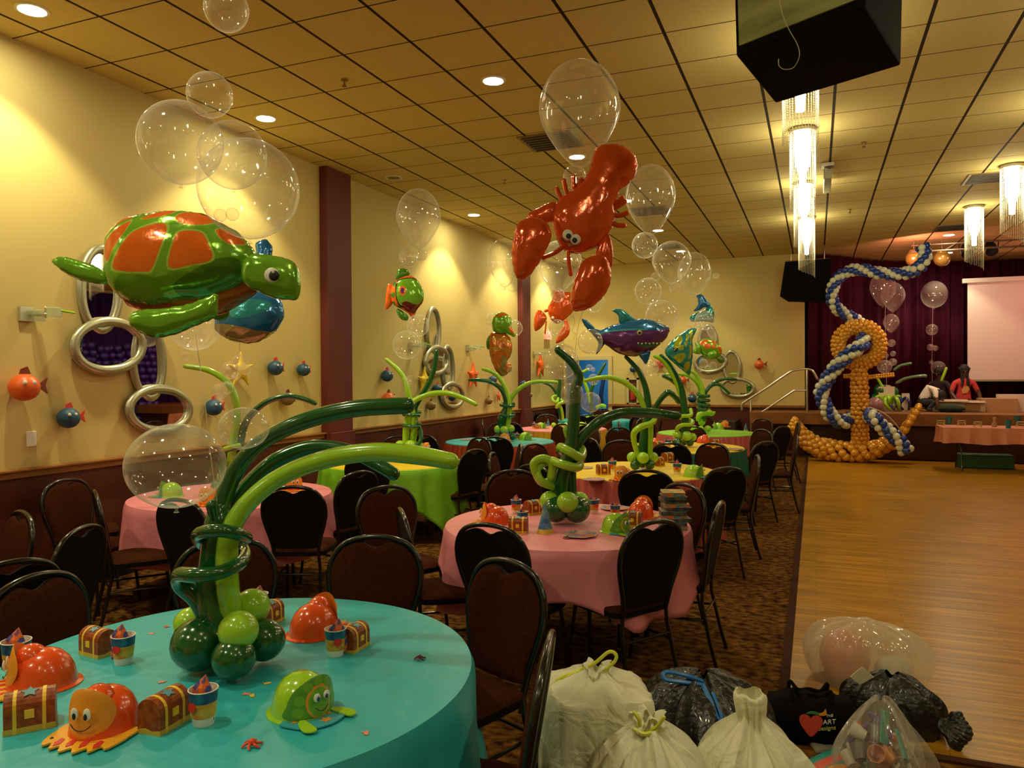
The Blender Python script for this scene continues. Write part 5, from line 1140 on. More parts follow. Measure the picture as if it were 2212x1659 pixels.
for i in range(19):
    t = i/18; y = 800+t*165; w = 15 if 0 < t else 12
    for j in range(9):
        b = 2*PI*(j+.5*(i % 2))/9; c = at_(1856+2*t, y); P.append((c+Vector((w*k2*math.cos(b), w*k2*math.sin(b), 0))+jit(.01), 6.3*k2))
for s in (-1, 1):
    for i in range(12):
        c = at_(1856+s*(16+i*5.2), 812-(6 if s > 0 else -2)*(i/12)+(0 if s < 0 else 3))
        if s < 0 and i > 3: break
        P.append((c+Vector((0, 0, .02)), 3.2*k2)); P.append((c+Vector((0, -.03, -.02)), 3.2*k2))
arm = cr([(1712, 913), (1728, 935), (1755, 960), (1795, 972), (1858, 978), (1905, 965), (1940, 945), (1962, 915), (1980, 886)], 5); n_ = len(arm)
for i, (x, y) in enumerate(arm):
    t = abs(i/(n_-1)-.5)*2; w = 20-10*t; r = 10.4-3.2*t
    for j in range(6):
        b = 2*PI*(j+.5*(i % 2))/6; p = at_(x, y)+Vector((w*k2*math.cos(b)*.5, w*k2*math.sin(b), w*k2*math.cos(b)))+jit(.015); p.z = max(p.z, r*k2); P.append((p, r*k2))
balls(root, P, gb, 'gold_balloon')
root = empty('balloon_garland', at_(1970, 985)); tag(root, 'spiral blue and white balloon garland winding through the anchor ring up to the ceiling', 'balloon garland')
bb, wb = shared_ball(blue_l), shared_ball(white_l); PB, PW = [], []
path = [(1962, 983, -.5), (1945, 955, -.5), (1915, 930, -.5), (1888, 905, -.45), (1868, 893, .25), (1845, 900, .3), (1820, 912, -.2), (1797, 900, -.35), (1785, 880, -.35), (1774, 850, -.35), (1784, 825, -.35), (1800, 800, -.4), (1818, 780, -.4), (1840, 760, -.4), (1862, 745, -.2), (1866, 722, .1), (1855, 700, .35), (1835, 684, .3), (1810, 668, .1), (1797, 645, 0), (1800, 620, 0), (1812, 600, 0), (1835, 585, -.1), (1865, 583, -.2), (1900, 590, -.3), (1935, 592, -.4), (1965, 588, -.5), (1988, 575, -.6), (1998, 555, -.6), (1997, 540, -.6), (1988, 528, -.6)]
pp = cr(path, 12); L = [Vector(at_(x, y, d)) for x, y, d in pp]; acc = 0; step = 10.5*k2; tcum = 0; prev = L[0]; centers = []
for q in L[1:]:
    acc += (q-prev).length
    if acc > step: centers.append(q); acc = 0
    prev = q
for i, c in enumerate(centers):
    d = (centers[min(i+1, len(centers)-1)]-centers[max(i-1, 0)]).normalized(); u = d.cross(Vector((0, 1, 0)));
    if u.length < .1: u = Vector((1, 0, 0))
    u.normalize(); v = d.cross(u)
    thin = .8 if i > len(centers)*.62 else 1
    for j in range(4):
        a = PI/2*j+i*.62; p = c+(u*math.cos(a)+v*math.sin(a))*10.2*k2*thin; p.z = max(p.z, 8*k2)
        (PW if j % 2 == 0 else PB).append((p, 8.6*k2*(.92 if thin < 1 else 1)))
balls(root, PB, bb, 'blue_balloon'); balls(root, PW, wb, 'white_balloon')
string([(1880, 880, 14.0), (1905, 890, 13.9), (1925, 905, 13.9), (1945, 930, 13.9), (1948, 945, 13.95)], 'thin dark hoop over the lower garland', .012)

# ================================================================== STAGE: people, boxes, octopus balloon
def person(lab, joints, edges, radii, mats_fn, loc, rz, head, hair=None, extra=None):
    me = bpy.data.meshes.new('b'); me.from_pydata([Vector(j) for j in joints], edges, []); o = bpy.data.objects.new('person', me); COL.objects.link(o)
    sk = o.modifiers.new('s', 'SKIN'); sk.use_smooth_shade = True; o.modifiers.new('ss', 'SUBSURF').levels = 2
    for i, v in enumerate(me.skin_vertices[0].data): v.radius = (radii[i] if isinstance(radii[i], tuple) else (radii[i], radii[i])); v.use_root = (i == 0)
    dg = bpy.context.evaluated_depsgraph_get(); m2 = bpy.data.meshes.new_from_object(o.evaluated_get(dg)); bpy.data.objects.remove(o)
    o = bpy.data.objects.new('person', m2); COL.objects.link(o); o.location = loc; o.rotation_euler = (0, 0, rz); tag(o, lab, 'person')
    ms, fn = mats_fn; m2.materials.clear()
    for m_ in ms: m2.materials.append(m_)
    for p in m2.polygons: p.material_index = fn(p.center); p.use_smooth = True
    return o
skin = mat('dark skin', (.085, .030, .015), .5); red_s = mat('red shirt', (.55, .05, .045), .8); jeans = mat('dark trousers', (.02, .022, .03), .8); hairm = mat('black hair', (.012, .008, .008), .7, bump=.6, bscale=60)
white_s = mat('white top', (.72, .68, .60), .8)
def hand(o, p, dirv, r=.012):
    dirv = Vector(dirv).normalized(); side = dirv.cross(Vector((0, 0, 1))); side = side.normalized() if side.length > .01 else Vector((1, 0, 0)); up = side.cross(dirv)
    m = MB(); m.ball(Vector(p)+dirv*.03, .038, 10, sc=(1, .8, 1))
    for k in range(4):
        b = Vector(p)+dirv*.055+side*(k-1.5)*.019; ln = (.06, .072, .068, .052)[k]
        m.tube([b, b+dirv*ln*.55-up*.006, b+dirv*ln-up*.025], [.0095, .009, .0075], 7)
    b = Vector(p)+dirv*.02+side*.035; m.tube([b, b+dirv*.025+side*.02, b+dirv*.05+side*.022-up*.01], [.011, .01, .008], 7)
    m.build('hand', skin, o)
def headparts(o, c, tilt, fwd, dread=True):
    fwd = Vector(fwd).normalized(); rt = fwd.cross(Vector((0, 0, 1))).normalized(); upv = rt.cross(fwd)
    def q(a, b, d): return Vector(c)+rt*a+fwd*b+upv*d
    m = MB()
    for s in (-1, 1): m.ball(q(s*.032, .084, .012), .009, 8)
    m.build('eyes', mat('dim eye white', (.30, .25, .2), .5), o); m = MB()
    for s in (-1, 1): m.ball(q(s*.032, .091, .011), .0065, 8)
    m.build('pupils', inkb, o)
    m = MB(); m.tube([q(0, .092, .015), q(0, .112, -.02)], [.009, .015], 8); m.build('nose', skin, o)
    m = MB(); m.tube([q(-.025, .092, -.05), q(0, .1, -.052), q(.025, .092, -.05)], .007, 7); m.build('mouth', mat('lips', (.10, .02, .02), .5), o)
    m = MB()
    for s in (-1, 1): m.ball(q(s*.083, 0, 0), .022, 8, sc=(.6, 1, 1.2))
    m.build('ears', skin, o)
    m = MB(); m.v = []; 
    b = MB(); b.ball((0, 0, 0), .105, 16); vs = [Vector(v) for v in b.v]; vs = [q(v.x*.95, v.y*1.0-.018, v.z*1.1+.022) for v in vs]; m.add(vs, b.f)
    if dread:
        for k in range(26):
            a = PI*.08+PI*1.0*k/25+PI*.92 if False else PI+(-.62*PI+1.24*PI*k/25)
            # around the back and sides
            dx, dy = math.sin(a-PI)*-1*.09, math.cos(a)*.085
            s0 = q(dx, dy-.01, .05); L = .36+random.uniform(-.06, .06)
            m.tube(cr([s0, s0+Vector((dx*.35, 0, -.10)), s0+Vector((dx*.45+random.uniform(-.01, .01), fwd.y*.03, -.22)), s0+Vector((dx*.35+random.uniform(-.02, .02), fwd.y*.04, -L))], 4), [.022]*12+[.013], 6)
    m.build('hair', hairm, o)
# seated person with long dreadlocks, red shirt (local: -Y towards camera)
Z0 = STZ
pp_ = aty(2080, 872, 18.1); pp_.z = STZ
J = [(0, 0, .14), (0, -.03, .32), (0, -.05, .50), (0, -.06, .60), (0, -.08, .70), (0, -.09, .80), (0, -.095, .86),
     (-.17, -.06, .57), (-.25, -.10, .36), (-.20, -.28, .22), (-.13, -.36, .18),
     (.17, -.06, .57), (.27, -.08, .36), (.30, -.16, .16), (.31, -.2, .07),
     (-.12, -.05, .13), (-.38, -.28, .16), (-.05, -.42, .08), (.05, -.46, .06), (.12, -.05, .13), (.40, -.26, .15), (.08, -.36, .10), (-.04, -.36, .09)]
E_ = [(0, 1), (1, 2), (2, 3), (3, 4), (4, 5), (5, 6), (3, 7), (7, 8), (8, 9), (9, 10), (3, 11), (11, 12), (12, 13), (13, 14), (0, 15), (15, 16), (16, 17), (17, 18), (0, 19), (19, 20), (20, 21), (21, 22)]
Rr = [(.15, .12), (.14, .105), (.15, .10), (.10, .075), (.05, .052), (.078, .088), (.072, .085), (.065, .062), .045, .036, .028, (.065, .062), .045, .036, .028, .095, .065, .048, .04, .095, .065, .048, .04]
def mf(c):
    if c.z > .655 and abs(c.x) < .13: return 0
    if abs(c.x) > .22 and c.z < .43 and c.z > .19 or (c.y < -.14 and c.z > .15 and abs(c.x) < .34 and c.z < .40 and c.x < -.1) or (c.x > .26 and c.z < .43 and c.z > .05 and c.y > -.26 and c.x < .36 and c.y < -.1): return 0
    if c.z > .22: return 1
    return 2
o = person('person with long dark dreadlocks in a red t-shirt sitting on the stage before the screen', J, E_, Rr, ([skin, red_s, jeans], mf), pp_, .12, None)
hand(o, (-.13, -.36, .18), (.5, -.6, -.3)); hand(o, (.31, -.2, .08), (.1, -.5, -.6))
headparts(o, (0, -.09, .815), 0, (-.05, -1, -.18))
m = MB(); m.slab([(-.07, .0), (-.02, .07), (.05, .09), (.08, .02), (.04, -.06), (-.05, -.08)], -.004, .0, M=Matrix.Translation((0, -.152, .42)) @ Matrix.Rotation(PI/2, 4, 'X')); m.build('shirt_print', mat('shirt print', (.55, .28, .08), .7), o)
# bent-over person in white top
p2 = aty(2003, 882, 17.3); p2.z = STZ; J2 = [(0.02, 0, .22), (-.02, 0, .36), (.04, -.02, .46), (.14, -.04, .48), (.20, -.06, .42), (.21, -.08, .33), (.205, -.09, .27), (.12, -.20, .36), (.14, -.26, .2), (.16, -.28, .07), (.12, .14, .36), (.18, .14, .2), (.2, .1, .07), (-.08, -.1, .18), (.12, -.2, .20), (-.02, -.22, .05), (.06, -.26, .04), (-.08, .1, .18), (.12, .16, .20), (-.02, .18, .05), (.06, .2, .04)]
E2 = [(0, 1), (1, 2), (2, 3), (3, 4), (4, 5), (5, 6), (3, 7), (7, 8), (8, 9), (3, 10), (10, 11), (11, 12), (0, 13), (13, 14), (14, 15), (15, 16), (0, 17), (17, 18), (18, 19), (19, 20)]
R2 = [(.12, .12), (.11, .11), (.12, .10), (.09, .08), .05, (.075, .08), (.07, .075), .05, .038, .03, .05, .038, .03, .085, .06, .045, .04, .085, .06, .045, .04]
o = person('person in a white top crouching bent forward on the stage beside the balloons', J2, E2, R2, ([skin, white_s, jeans], lambda c: 0 if (c.x > .165 and c.z < .45 and abs(c.y+.07) < .1) or (c.z < .30 and c.x > .09 and abs(c.y) > .12 and c.z > .04) else (1 if c.z > .27 else 2)), p2, 0, None)
hand(o, (.16, -.28, .08), (.3, -.3, -.8)); hand(o, (.2, .1, .08), (.3, -.1, -.8)); headparts(o, (.208, -.085, .30), 0, (.5, -.5, -.6), dread=False)
# third person, dark clothes
p3 = aty(2030, 868, 18.7); p3.z = STZ
o = person('person in dark clothes sitting between the two others and holding up a lime balloon', [(a*.95, b, c*.95) for a, b, c in J], E_, Rr, ([skin, mat('dark shirt', (.03, .012, .02), .8), jeans], mf), p3, -.35, None)
hand(o, (-.13*.95, -.36, .17), (.4, -.6, 0)); hand(o, (.29, -.2, .08), (0, -.5, -.5)); headparts(o, (0, -.09, .775), 0, (-.2, -1, -.25), dread=False)
m = MB(); q0, q1 = aty(2034, 822, p3.y-.3), aty(2044, 796, p3.y-.3); m.tube([q0, q1], .03, 10); tag(m.build('twisting_balloon', lime), 'straight lime twisting balloon held up on the stage', 'balloon')
def boxobj(name, c, d, m_, lab, cat='box', rz=0, open_=False):
    e = empty(name, c, rz); tag(e, lab, cat); m = MB(); w, dd, h = d
    if open_:
        t = .008
        for s in (-1, 1): m.box((s*(w/2-t/2), 0, h/2), (t, dd, h)); m.box((0, s*(dd/2-t/2), h/2), (w-2*t, t, h))
        m.box((0, 0, t/2), (w, dd, t))
    else: m.box((0, 0, h/2), (w, dd, h))
    m.build('walls', m_, e, smooth=False)
    if open_:
        m = MB(); f = .4
        m.box((0, -dd/2-.06, h-.03), (w, .12, .006), M=None); m.build('flap', m_, e, smooth=False)
    return e
kraft = mat('kraft cardboard', (.42, .24, .11), .8); whitec = mat('white cardboard', (.66, .56, .44), .8)
def stz(x, y):
    p = atz(x, y, STZ); lim = 17.35 if x < 2130 else 17.6
    if p.y > lim: p = aty(x, y, lim); p.z = STZ
    return p
p = stz(2050, 879); boxobj('cardboard_box', p, (.62, .35, .24), whitec, 'long open white cardboard box in front of the seated person', open_=True)
p = stz(2097, 880); boxobj('cardboard_box', p, (.44, .34, .22), whitec, 'white cardboard box with a cut-out beside the brown one', open_=True)
m = MB(); m.box((p.x, p.y-.19, STZ+.10), (.26, .03, .14)); tag(m.build('cardboard_box', kraft, smooth=False), 'small brown carton in front of the white box on the stage', 'box')
p = stz(2153, 884); boxobj('cardboard_box', p, (.62, .5, .26), kraft, 'closed brown cardboard box at the stage edge under the screen')
p = stz(2190, 872); boxobj('cardboard_box', p, (.55, .3, .34), whitec, 'tall pale carton behind the brown box at the right picture edge')
p = stz(1915, 872); boxobj('cardboard_box', p, (.3, .05, .5), whitec, 'white board leaning behind the green octopus balloon')
p = stz(1956, 884); boxobj('cardboard_box', p, (.14, .1, .36), whitec, 'narrow white carton right of the octopus balloons')
p = stz(2047, 884); m = MB(); m.ball((0, 0, .05), 1, 14); ob = m.build('cloth_bundle', mat('dark green cloth', (.012, .03, .012), .9, bump=.6, bscale=30)); ob.scale = (.27, .16, .07); ob.location = (p.x, p.y-.3, STZ+.066); tag(ob, 'dark green rolled cloth bundle lying at the stage edge', 'cloth')
# green octopus balloon
p = stz(1917, 885); e = empty('octopus_balloon', p); tag(e, 'lime octopus twisted from balloons sitting at the stage edge', 'balloon sculpture')
m = MB(); m.ball((0, 0, .22), .13, 16); m.build('head', lime, e)
for k in range(7):
    a = 2*PI*k/7; m = MB(); r = .28
    m.tube(cr([(.08*math.cos(a), .08*math.sin(a), .2), (.2*math.cos(a), .2*math.sin(a), .3), (.3*math.cos(a), .3*math.sin(a), .16), (.25*math.cos(a+.3), .25*math.sin(a+.3), .05)], 5), .035, 8); m.build('arm', lime, e)
m = MB(); m.tube(cr([(-.05, 0, .3), (-.1, 0, .5), (-.2, 0, .7)], 5), .025, 8); m.build('frond', lime, e)
m = MB(); m.ball((-.12, .1, .42), .14, 14); m.ball((.1, .12, .38), .13, 14); m.ball((-.2, .1, .25), .12, 14); m.build('dark_balloons', dkgreen, e)
p = stz(1945, 885); e = empty('octopus_balloon', p); tag(e, 'dark blue octopus twisted from balloons right of the lime one', 'balloon sculpture')
m = MB(); m.ball((0, 0, .22), .08, 14); m.build('head', blue_l, e)
for k in range(6):
    a = 2*PI*k/6+.3; m = MB(); m.tube(cr([(.04*math.cos(a), .04*math.sin(a), .2), (.13*math.cos(a), .13*math.sin(a), .28), (.2*math.cos(a), .2*math.sin(a), .15), (.16*math.cos(a+.4), .16*math.sin(a+.4), .04)], 5), .025, 8); m.build('arm', mat('navy latex', (.006, .02, .10), .25, coat=.5), e)
for pts, t in (([(1935, 828), (1955, 818), (1985, 812), (2000, 812)], 'long pale green balloon frond arching right over the stage'), ([(1930, 800), (1945, 790), (1967, 785)], 'short dark green balloon frond above the long one over the stage')):
    P_ = [aty(x, y, 16.9) for x, y in pts]; m = MB(); m.tube(cr([tuple(q) for q in P_], 6), [.01]+[.028]*(6*(len(P_)-1)), 8); tag(m.build('frond_balloon', mat('pale green latex', (.10, .22, .10), .2, coat=.6)), t, 'balloon')

m = MB(); m.box((2.78, 15.55, .13), (.85, .34, .24)); tag(m.build('storage_crate', mat('dark green bin', (.02, .10, .03), .5), smooth=False, bevel=.02), 'dark green storage crate under the long table by the stage', 'crate')
# ================================================================== LONG TABLE BY THE STAGE
TX0, TX1, TY0, TY1 = 2.02, 4.45, 14.75, 15.5
e = empty('folding_table', ((TX0+TX1)/2, (TY0+TY1)/2, 0)); tag(e, 'long folding table in front of the stage at the right', 'table'); w, d = TX1-TX0, TY1-TY0
m = MB(); m.box((0, 0, .74), (w, d, .03)); m.build('tabletop', mat('grey laminate', (.25, .22, .18), .5), e, smooth=False)
for s in (-1, 1):
    for t_ in (-1, 1):
        m = MB(); x = s*(w/2-.3); m.tube([(x, t_*.1, .72), (x, t_*.25, .35), (x, t_*.32, .0)], .013, 8, cap=False); m.tube([(x, t_*.16, .5), (x-s*.5, t_*.05, .72)], .01, 6); m.build('leg', frame_m, e)
mb = MB(); NT = 220; per = 2*(w+d); vs = []; fs = []; rows = 8
def peri(t):
    q = t*per
    if q < w: return (-w/2+q, -d/2, 0, -1)
    q -= w
    if q < d: return (w/2, -d/2+q, 1, 0)
    q -= d
    if q < w: return (w/2-q, d/2, 0, 1)
    q -= w; return (-w/2, d/2-q, -1, 0)
cx_, cy2 = (TX0+TX1)/2, (TY0+TY1)/2
for r_ in range(rows):
    t = r_/(rows-1)
    for k in range(NT):
        x, y, nx_, ny_ = peri(k/NT); s = math.sin(k/NT*2*PI*22)+.4*math.sin(k/NT*2*PI*37); o_ = .012+.03*t*s+.03*t
        vs.append((cx_+x+nx_*o_, cy2+y+ny_*o_, .762-.27*t+.012*t*math.sin(k*.21)))
for r_ in range(rows-1):
    for k in range(NT): fs.append((r_*NT+k, (r_+1)*NT+k, (r_+1)*NT+(k+1) % NT, r_*NT+(k+1) % NT))
fs.append(tuple(range(NT))); mb.v = vs; mb.f = fs; mb.m = [0]*len(fs)
tag(mb.build('tablecloth', plast('salmon', (.62, .22, .13))), 'salmon plastic tablecloth on the long table by the stage', 'tablecloth')
def ttop(x, y): return atz(x, y, .762)
for k, (x, y) in enumerate(((2032, 919), (2077, 919), (2112, 922), (2158, 914), (2205, 922))):
    p = ttop(x, y); m = MB(); m.box((0, 0, .045), (.13, .05, .012)); 
    for s in (-1, 1): m.box((s*.055, 0, .045), (.02, .05, .09))
    m.box((0, 0, .085), (.13, .05, .014)); o = m.build('small_frame', mat('frame pale', (.5, .42, .16), .5), smooth=False); o.location = p
    tag(o, 'small pale favour box on the long stage table, number %s from its left end' % ('one', 'two', 'three', 'four', 'five')[k], 'favour box', 'favour boxes on the long table')
for k, (x, y) in enumerate(((2050, 917), (2178, 925), (2198, 915))):
    p = ttop(x, y); m = MB(); m.lathe([(.001, 0), (.035, 0), (.05, .14), (.047, .14), (.034, .01), (.001, .01)], 16); o = m.build('paper_cup', mat('teal cup', (.02, .16, .20), .45)); o.location = p
    tag(o, ('teal cup near the left end of the long stage table', 'teal cup on the right part of the long stage table', 'rearmost teal cup at the right picture edge of the long stage table')[k], 'cup')
for k, (x, y) in enumerate(((2092, 906), (2148, 922))):
    p = ttop(x, y); m = MB(); m.lathe([(.001, 0), (.04, 0), (.045, .04), (.02, .1), (.03, .16), (.001, .17)], 14); o = m.build('figurine', (white_l, kraft)[k]); o.location = p; tag(o, ('pale little figurine at the back of the long stage table', 'brown little figurine in the middle of the long stage table')[k], 'figurine')

# ================================================================== TABLE FAVOURS
TZ = .7605
def onto(x, y, z=TZ): return atz(x, y, z)
# scaling: real sizes in metres, front looks along local -Y
def dome(mb, w, d, h, mi=0, n=28, lip=.012):
    pr = [(1.0+lip/w*2, 0), (1.0+lip/w*2, .03), (1.0, .06), (.97, .2), (.90, .45), (.76, .70), (.55, .87), (.3, .97), (.001, 1.0)]
    mb.lathe([(r*w/2, z*h) for r, z in pr], n, mi=mi, M=Matrix.Diagonal((1, d/w, 1)))
XZ = lambda y: Matrix(((1, 0, 0, 0), (0, 0, 1, y), (0, 1, 0, 0), (0, 0, 0, 1)))
orange_hat = mat('orange red plastic', (.80, .085, .012)); turtle_l = mat('lime plastic', (.33, .62, .02), .2, coat=.7); turtle_g = mat('turtle green', (.10, .32, .03), .4)
def octo_hat():
    e = empty('octopus_party_hat'); e['category'] = 'party hat'
    m = MB(); dome(m, .17, .19, .112); m.build('shell', redlatex, e)
    # raised back knob
    m = MB(); m.ball((0, -.028, .085), .044, 16); m.build('crest', redlatex, e)
    fo2 = arc(0, .070, .068, .064, 0, 360, 18); b = puff(fo2, .25, 20, flatback=True); m = MB()
    m.v = [(x, -.088+.10*(x/.085)**2*.5+.018*(z/.11)+y*.6-.004, z) for x, y, z in b.v]; m.f = b.f; m.m = b.m; m.build('face', orangey, e)
    for s in (-1, 1):
        m = MB(); m.ball((0, 0, 0), 1, 12); o = m.build('eye', eyew, e); o.location = (s*.018, -.094, .078); o.scale = (.011, .004, .016)
        m = MB(); m.ball((0, 0, 0), 1, 10); o = m.build('pupil', inkb, e); o.location = (s*.016, -.098, .073); o.scale = (.005, .003, .009)
    m = MB(); m.tube(cr([(-.028, -.094, .05), (-.012, -.098, .038), (.012, -.098, .038), (.028, -.094, .05)], 4), .0014, 6); m.build('smile', inkb, e)
    br = [(-.09, .0), (-.105, -.05), (-.10, -.10), (-.085, -.125), (-.07, -.11), (-.055, -.14), (-.038, -.122), (-.02, -.15), (0, -.128), (.02, -.152), (.038, -.124), (.056, -.142), (.07, -.112), (.088, -.122), (.10, -.09), (.105, -.05), (.09, 0)]
    c_ = cr(br, 3, True); m = MB(); m.slab(c_, 0.004, .009); m.build('brim', mat('yellow orange print', (.85, .42, .02), .3, coat=.4), e)
    m = MB()
    for x in (-.06, -.025, .012, .05): m.slab([(x, -.085), (x+.012, -.09), (x+.018, -.115), (x+.008, -.128), (x-.002, -.11)], .0092, .0105)
    m.build('tentacle_marks', red_p, e); return e
def turtle_hat():
    e = empty('turtle_party_hat'); e['category'] = 'party hat'
    m = MB(); dome(m, .17, .18, .112); m.build('shell', turtle_l, e)
    fo2 = [(-.075, .012), (-.078, .05), (-.06, .09), (-.02, .118), (.02, .118), (.06, .09), (.078, .05), (.075, .012)]; cell = lambda x, z, r: arc(x, z, r, r, 30, 390, 6)
    b = puff(fo2, .18, 34, [(arc(0, .052, .040, .046, 0, 360, 14), 2), (arc(0, .05, .034, .040, 0, 360, 14), 1)]+[(cell(x, z, .013), 1) for x, z in ((-.058, .03), (-.052, .062), (-.03, .095), (.0, .107), (.03, .095), (.052, .062), (.058, .03))], flatback=True)
    m = MB(); m.v = [(x, -.086+.10*(x/.085)**2*.5+.012*(z/.11)+y*.6-.004, z) for x, y, z in b.v]; m.f = b.f; m.m = b.m; m.build('face', [turtle_g, mat('mid green', (.16, .42, .03), .4), orangey], e)
    for s in (-1, 1):
        m = MB(); m.ball((0, 0, 0), 1, 12); o = m.build('eye', eyew, e); o.location = (s*.016, -.096, .068); o.scale = (.011, .004, .012)
        m = MB(); m.ball((0, 0, 0), 1, 10); o = m.build('pupil', mat('blue iris', (.03, .05, .3), .3), e); o.location = (s*.014, -.100, .065); o.scale = (.005, .003, .007)
    m = MB(); m.tube(cr([(-.02, -.097, .04), (-.008, -.10, .031), (.008, -.10, .031), (.02, -.097, .04)], 4), .0012, 6); m.build('smile', inkb, e)
    m = MB(); m.slab(cr([(-.085, -.03), (-.09, -.08), (-.06, -.125), (0, -.145), (.06, -.125), (.09, -.08), (.085, -.03)], 4, True), .003, .007); m.build('brim', sea_p, e)
    for s in (-1, 1):
        m = MB(); m.slab(cr([(s*.045, -.07), (s*.07, -.085), (s*.085, -.13), (s*.075, -.15), (s*.055, -.15), (s*.048, -.115)], 3, True), .0072, .011); m.build('foot', turtle_l, e)
    m = MB(); st = []
    for cx_s, cy_s, r in ((0, -.115, .018), (-.066, -.062, .010), (.03, -.085, .009)):
        m.slab([(cx_s+(r if i % 2 == 0 else r*.45)*math.cos(PI/2+i*PI/5), cy_s+(r if i % 2 == 0 else r*.45)*math.sin(PI/2+i*PI/5)) for i in range(10)], .0072, .0085)
    m.build('star_prints', orangey, e); return e
def chest():
    e = empty('treasure_box'); e['category'] = 'treasure box'; w, d, h = .105, .07, .058
    def prof(k, off=0): return [(-d/2*k-off, 0), (d/2*k+off, 0), (d/2*k+off, h)]+[((d/2*k+off)*math.cos(a), h+(d/2*.9*k+off)*math.sin(a)) for a in [PI*i/10 for i in range(1, 10)]]+[(-d/2*k-off, h)]
    YZX = Matrix(((0, 0, 1, 0), (1, 0, 0, 0), (0, 1, 0, 0), (0, 0, 0, 1)))
    m = MB(); m.slab(prof(1), -w/2, w/2, M=YZX); m.build('body', noisemat('chest print', (.20, .035, .010), (.36, .09, .015), 60, .4), e, smooth=False)
    for x in (-.030, .030): m = MB(); m.slab(prof(1, .0012), x-.004, x+.004, M=YZX); m.build('strap', yel_m, e, smooth=False)
    m = MB(); m.slab([(-d/2-.001, 0), (d/2+.001, 0), (d/2+.001, .010), (.01, .016), (-.01, .010), (-d/2-.001, .014)], -w/2-.001, w/2+.001, M=YZX); m.build('sand_print', mat('sand print', (.62, .42, .04), .5), e, smooth=False)
    m = MB(); m.slab([(.02*math.cos(PI/2+i*PI/5)*(1 if i % 2 == 0 else .5), .018*math.sin(PI/2+i*PI/5)*(1 if i % 2 == 0 else .5)) for i in range(10)], 0, .002, M=Matrix.Translation((0, -.012, h+.029)) @ Matrix.Rotation(.35, 4, 'X')); m.build('star_print', mat('pale blue print', (.10, .30, .38), .5), e, smooth=False)
    m = MB(); m.box((0, -d/2-.001, h*.75), (.02, .004, .02)); m.build('lock', yel_m, e, smooth=False); return e
def cup():
    e = empty('paper_cup'); e['category'] = 'cup'; h = .092
    m = MB(); m.lathe([(.001, .002), (.026, .002), (.0262, 0), (.0295, .022), (.0345, .062), (.037, h), (.0362, h), (.0255, .006), (.001, .006)], 28, mis=[1, 1, 1, 2, 0, 3, 3, 3]); m.build('wall', [noisemat('sea print', (.02, .05, .22), (.03, .22, .30), 45, .4), white_m, noisemat('sand and coral print', (.72, .50, .06), (.70, .20, .03), 40, .5), white_m], e)
    m = MB(); pts = [(.0368*math.cos(2*PI*k/28), .0368*math.sin(2*PI*k/28), h) for k in range(28)]; m.tube(pts, .0014, 6, closed=True); m.build('rim', white_m, e)
    m = MB(); m.slab(arc(0, 0, .014, .013, 0, 360, 12), -.0015, .0005, M=Matrix.Translation((0, -.0352, .055)) @ Matrix.Rotation(PI/2-.1, 4, 'X')); m.build('fish_print', red_p, e); return e
nap_m = noisemat('napkin print', (.75, .16, .02), (.05, .06, .25), 38, .7, lo=.44, hi=.52)
def napkin():
    m = MB(); m.add([(-.03, 0, -.05), (.0, -.012, -.05), (.03, 0, -.05), (-.034, .004, .03), (.004, -.014, .035), (.03, .004, .012), (.004, .006, .065), (0, .01, -.05)], [(0, 1, 4, 3), (1, 2, 5, 4), (3, 4, 6), (4, 5, 6), (0, 3, 6, 5, 2, 7)])
    o = m.build('folded_napkin', nap_m, smooth=False); o['category'] = 'napkin'; return o
def cone_hat():
    e = empty('cone_party_hat'); e['category'] = 'party hat'; m = MB(); m.lathe([(.042, 0), (.036, .022), (.026, .06), (.0015, .15)], 24, mis=[1, 0, 0]); m.build('cone', [noisemat('sky sea print', (.04, .10, .35), (.18, .38, .42), 22, .4), mat('sand print', (.62, .42, .04), .5)], e); return e
def plate():
    e = empty('paper_plate'); e['category'] = 'plate'; n = 16; m = MB(); R = .098; k = 96
    ang = [2*PI*i/k for i in range(k)]; pr = [(0.001, .004), (.6, .004), (.78, .010), (1.0, .014), (1.0, .011), (.6, .0), (.001, 0)]
    for r, z in pr:
        for a in ang: q = R*r*(1+(.035*math.sin(8*a) if r > .7 else 0)); m.v.append((q*math.cos(a), q*math.sin(a), z))
    for i in range(len(pr)-1):
        for j in range(k): m.f.append((i*k+j, i*k+(j+1) % k, (i+1)*k+(j+1) % k, (i+1)*k+j)); m.m.append(1 if i == 2 else (0 if i < 2 else 2))
    m.build('disc', [noisemat('plate picture', (.03, .22, .50), (.62, .16, .03), 24, .4, lo=.42, hi=.55), noisemat('plate rim print', (.03, .10, .40), (.55, .40, .05), 55, .4), white_m], e); return e
OH, TH, CB, CU, NP, CO, PL = octo_hat(), turtle_hat(), chest(), cup(), napkin(), cone_hat(), plate()
def put(pr, x, y, deg, lab, sc=1., z=TZ):
    """deg: 0 = front faces the camera side, turning anticlockwise seen from above"""
    p = onto(x, y, z); inst(pr, p, math.radians(deg)+FACE, lab, None, sc); return p
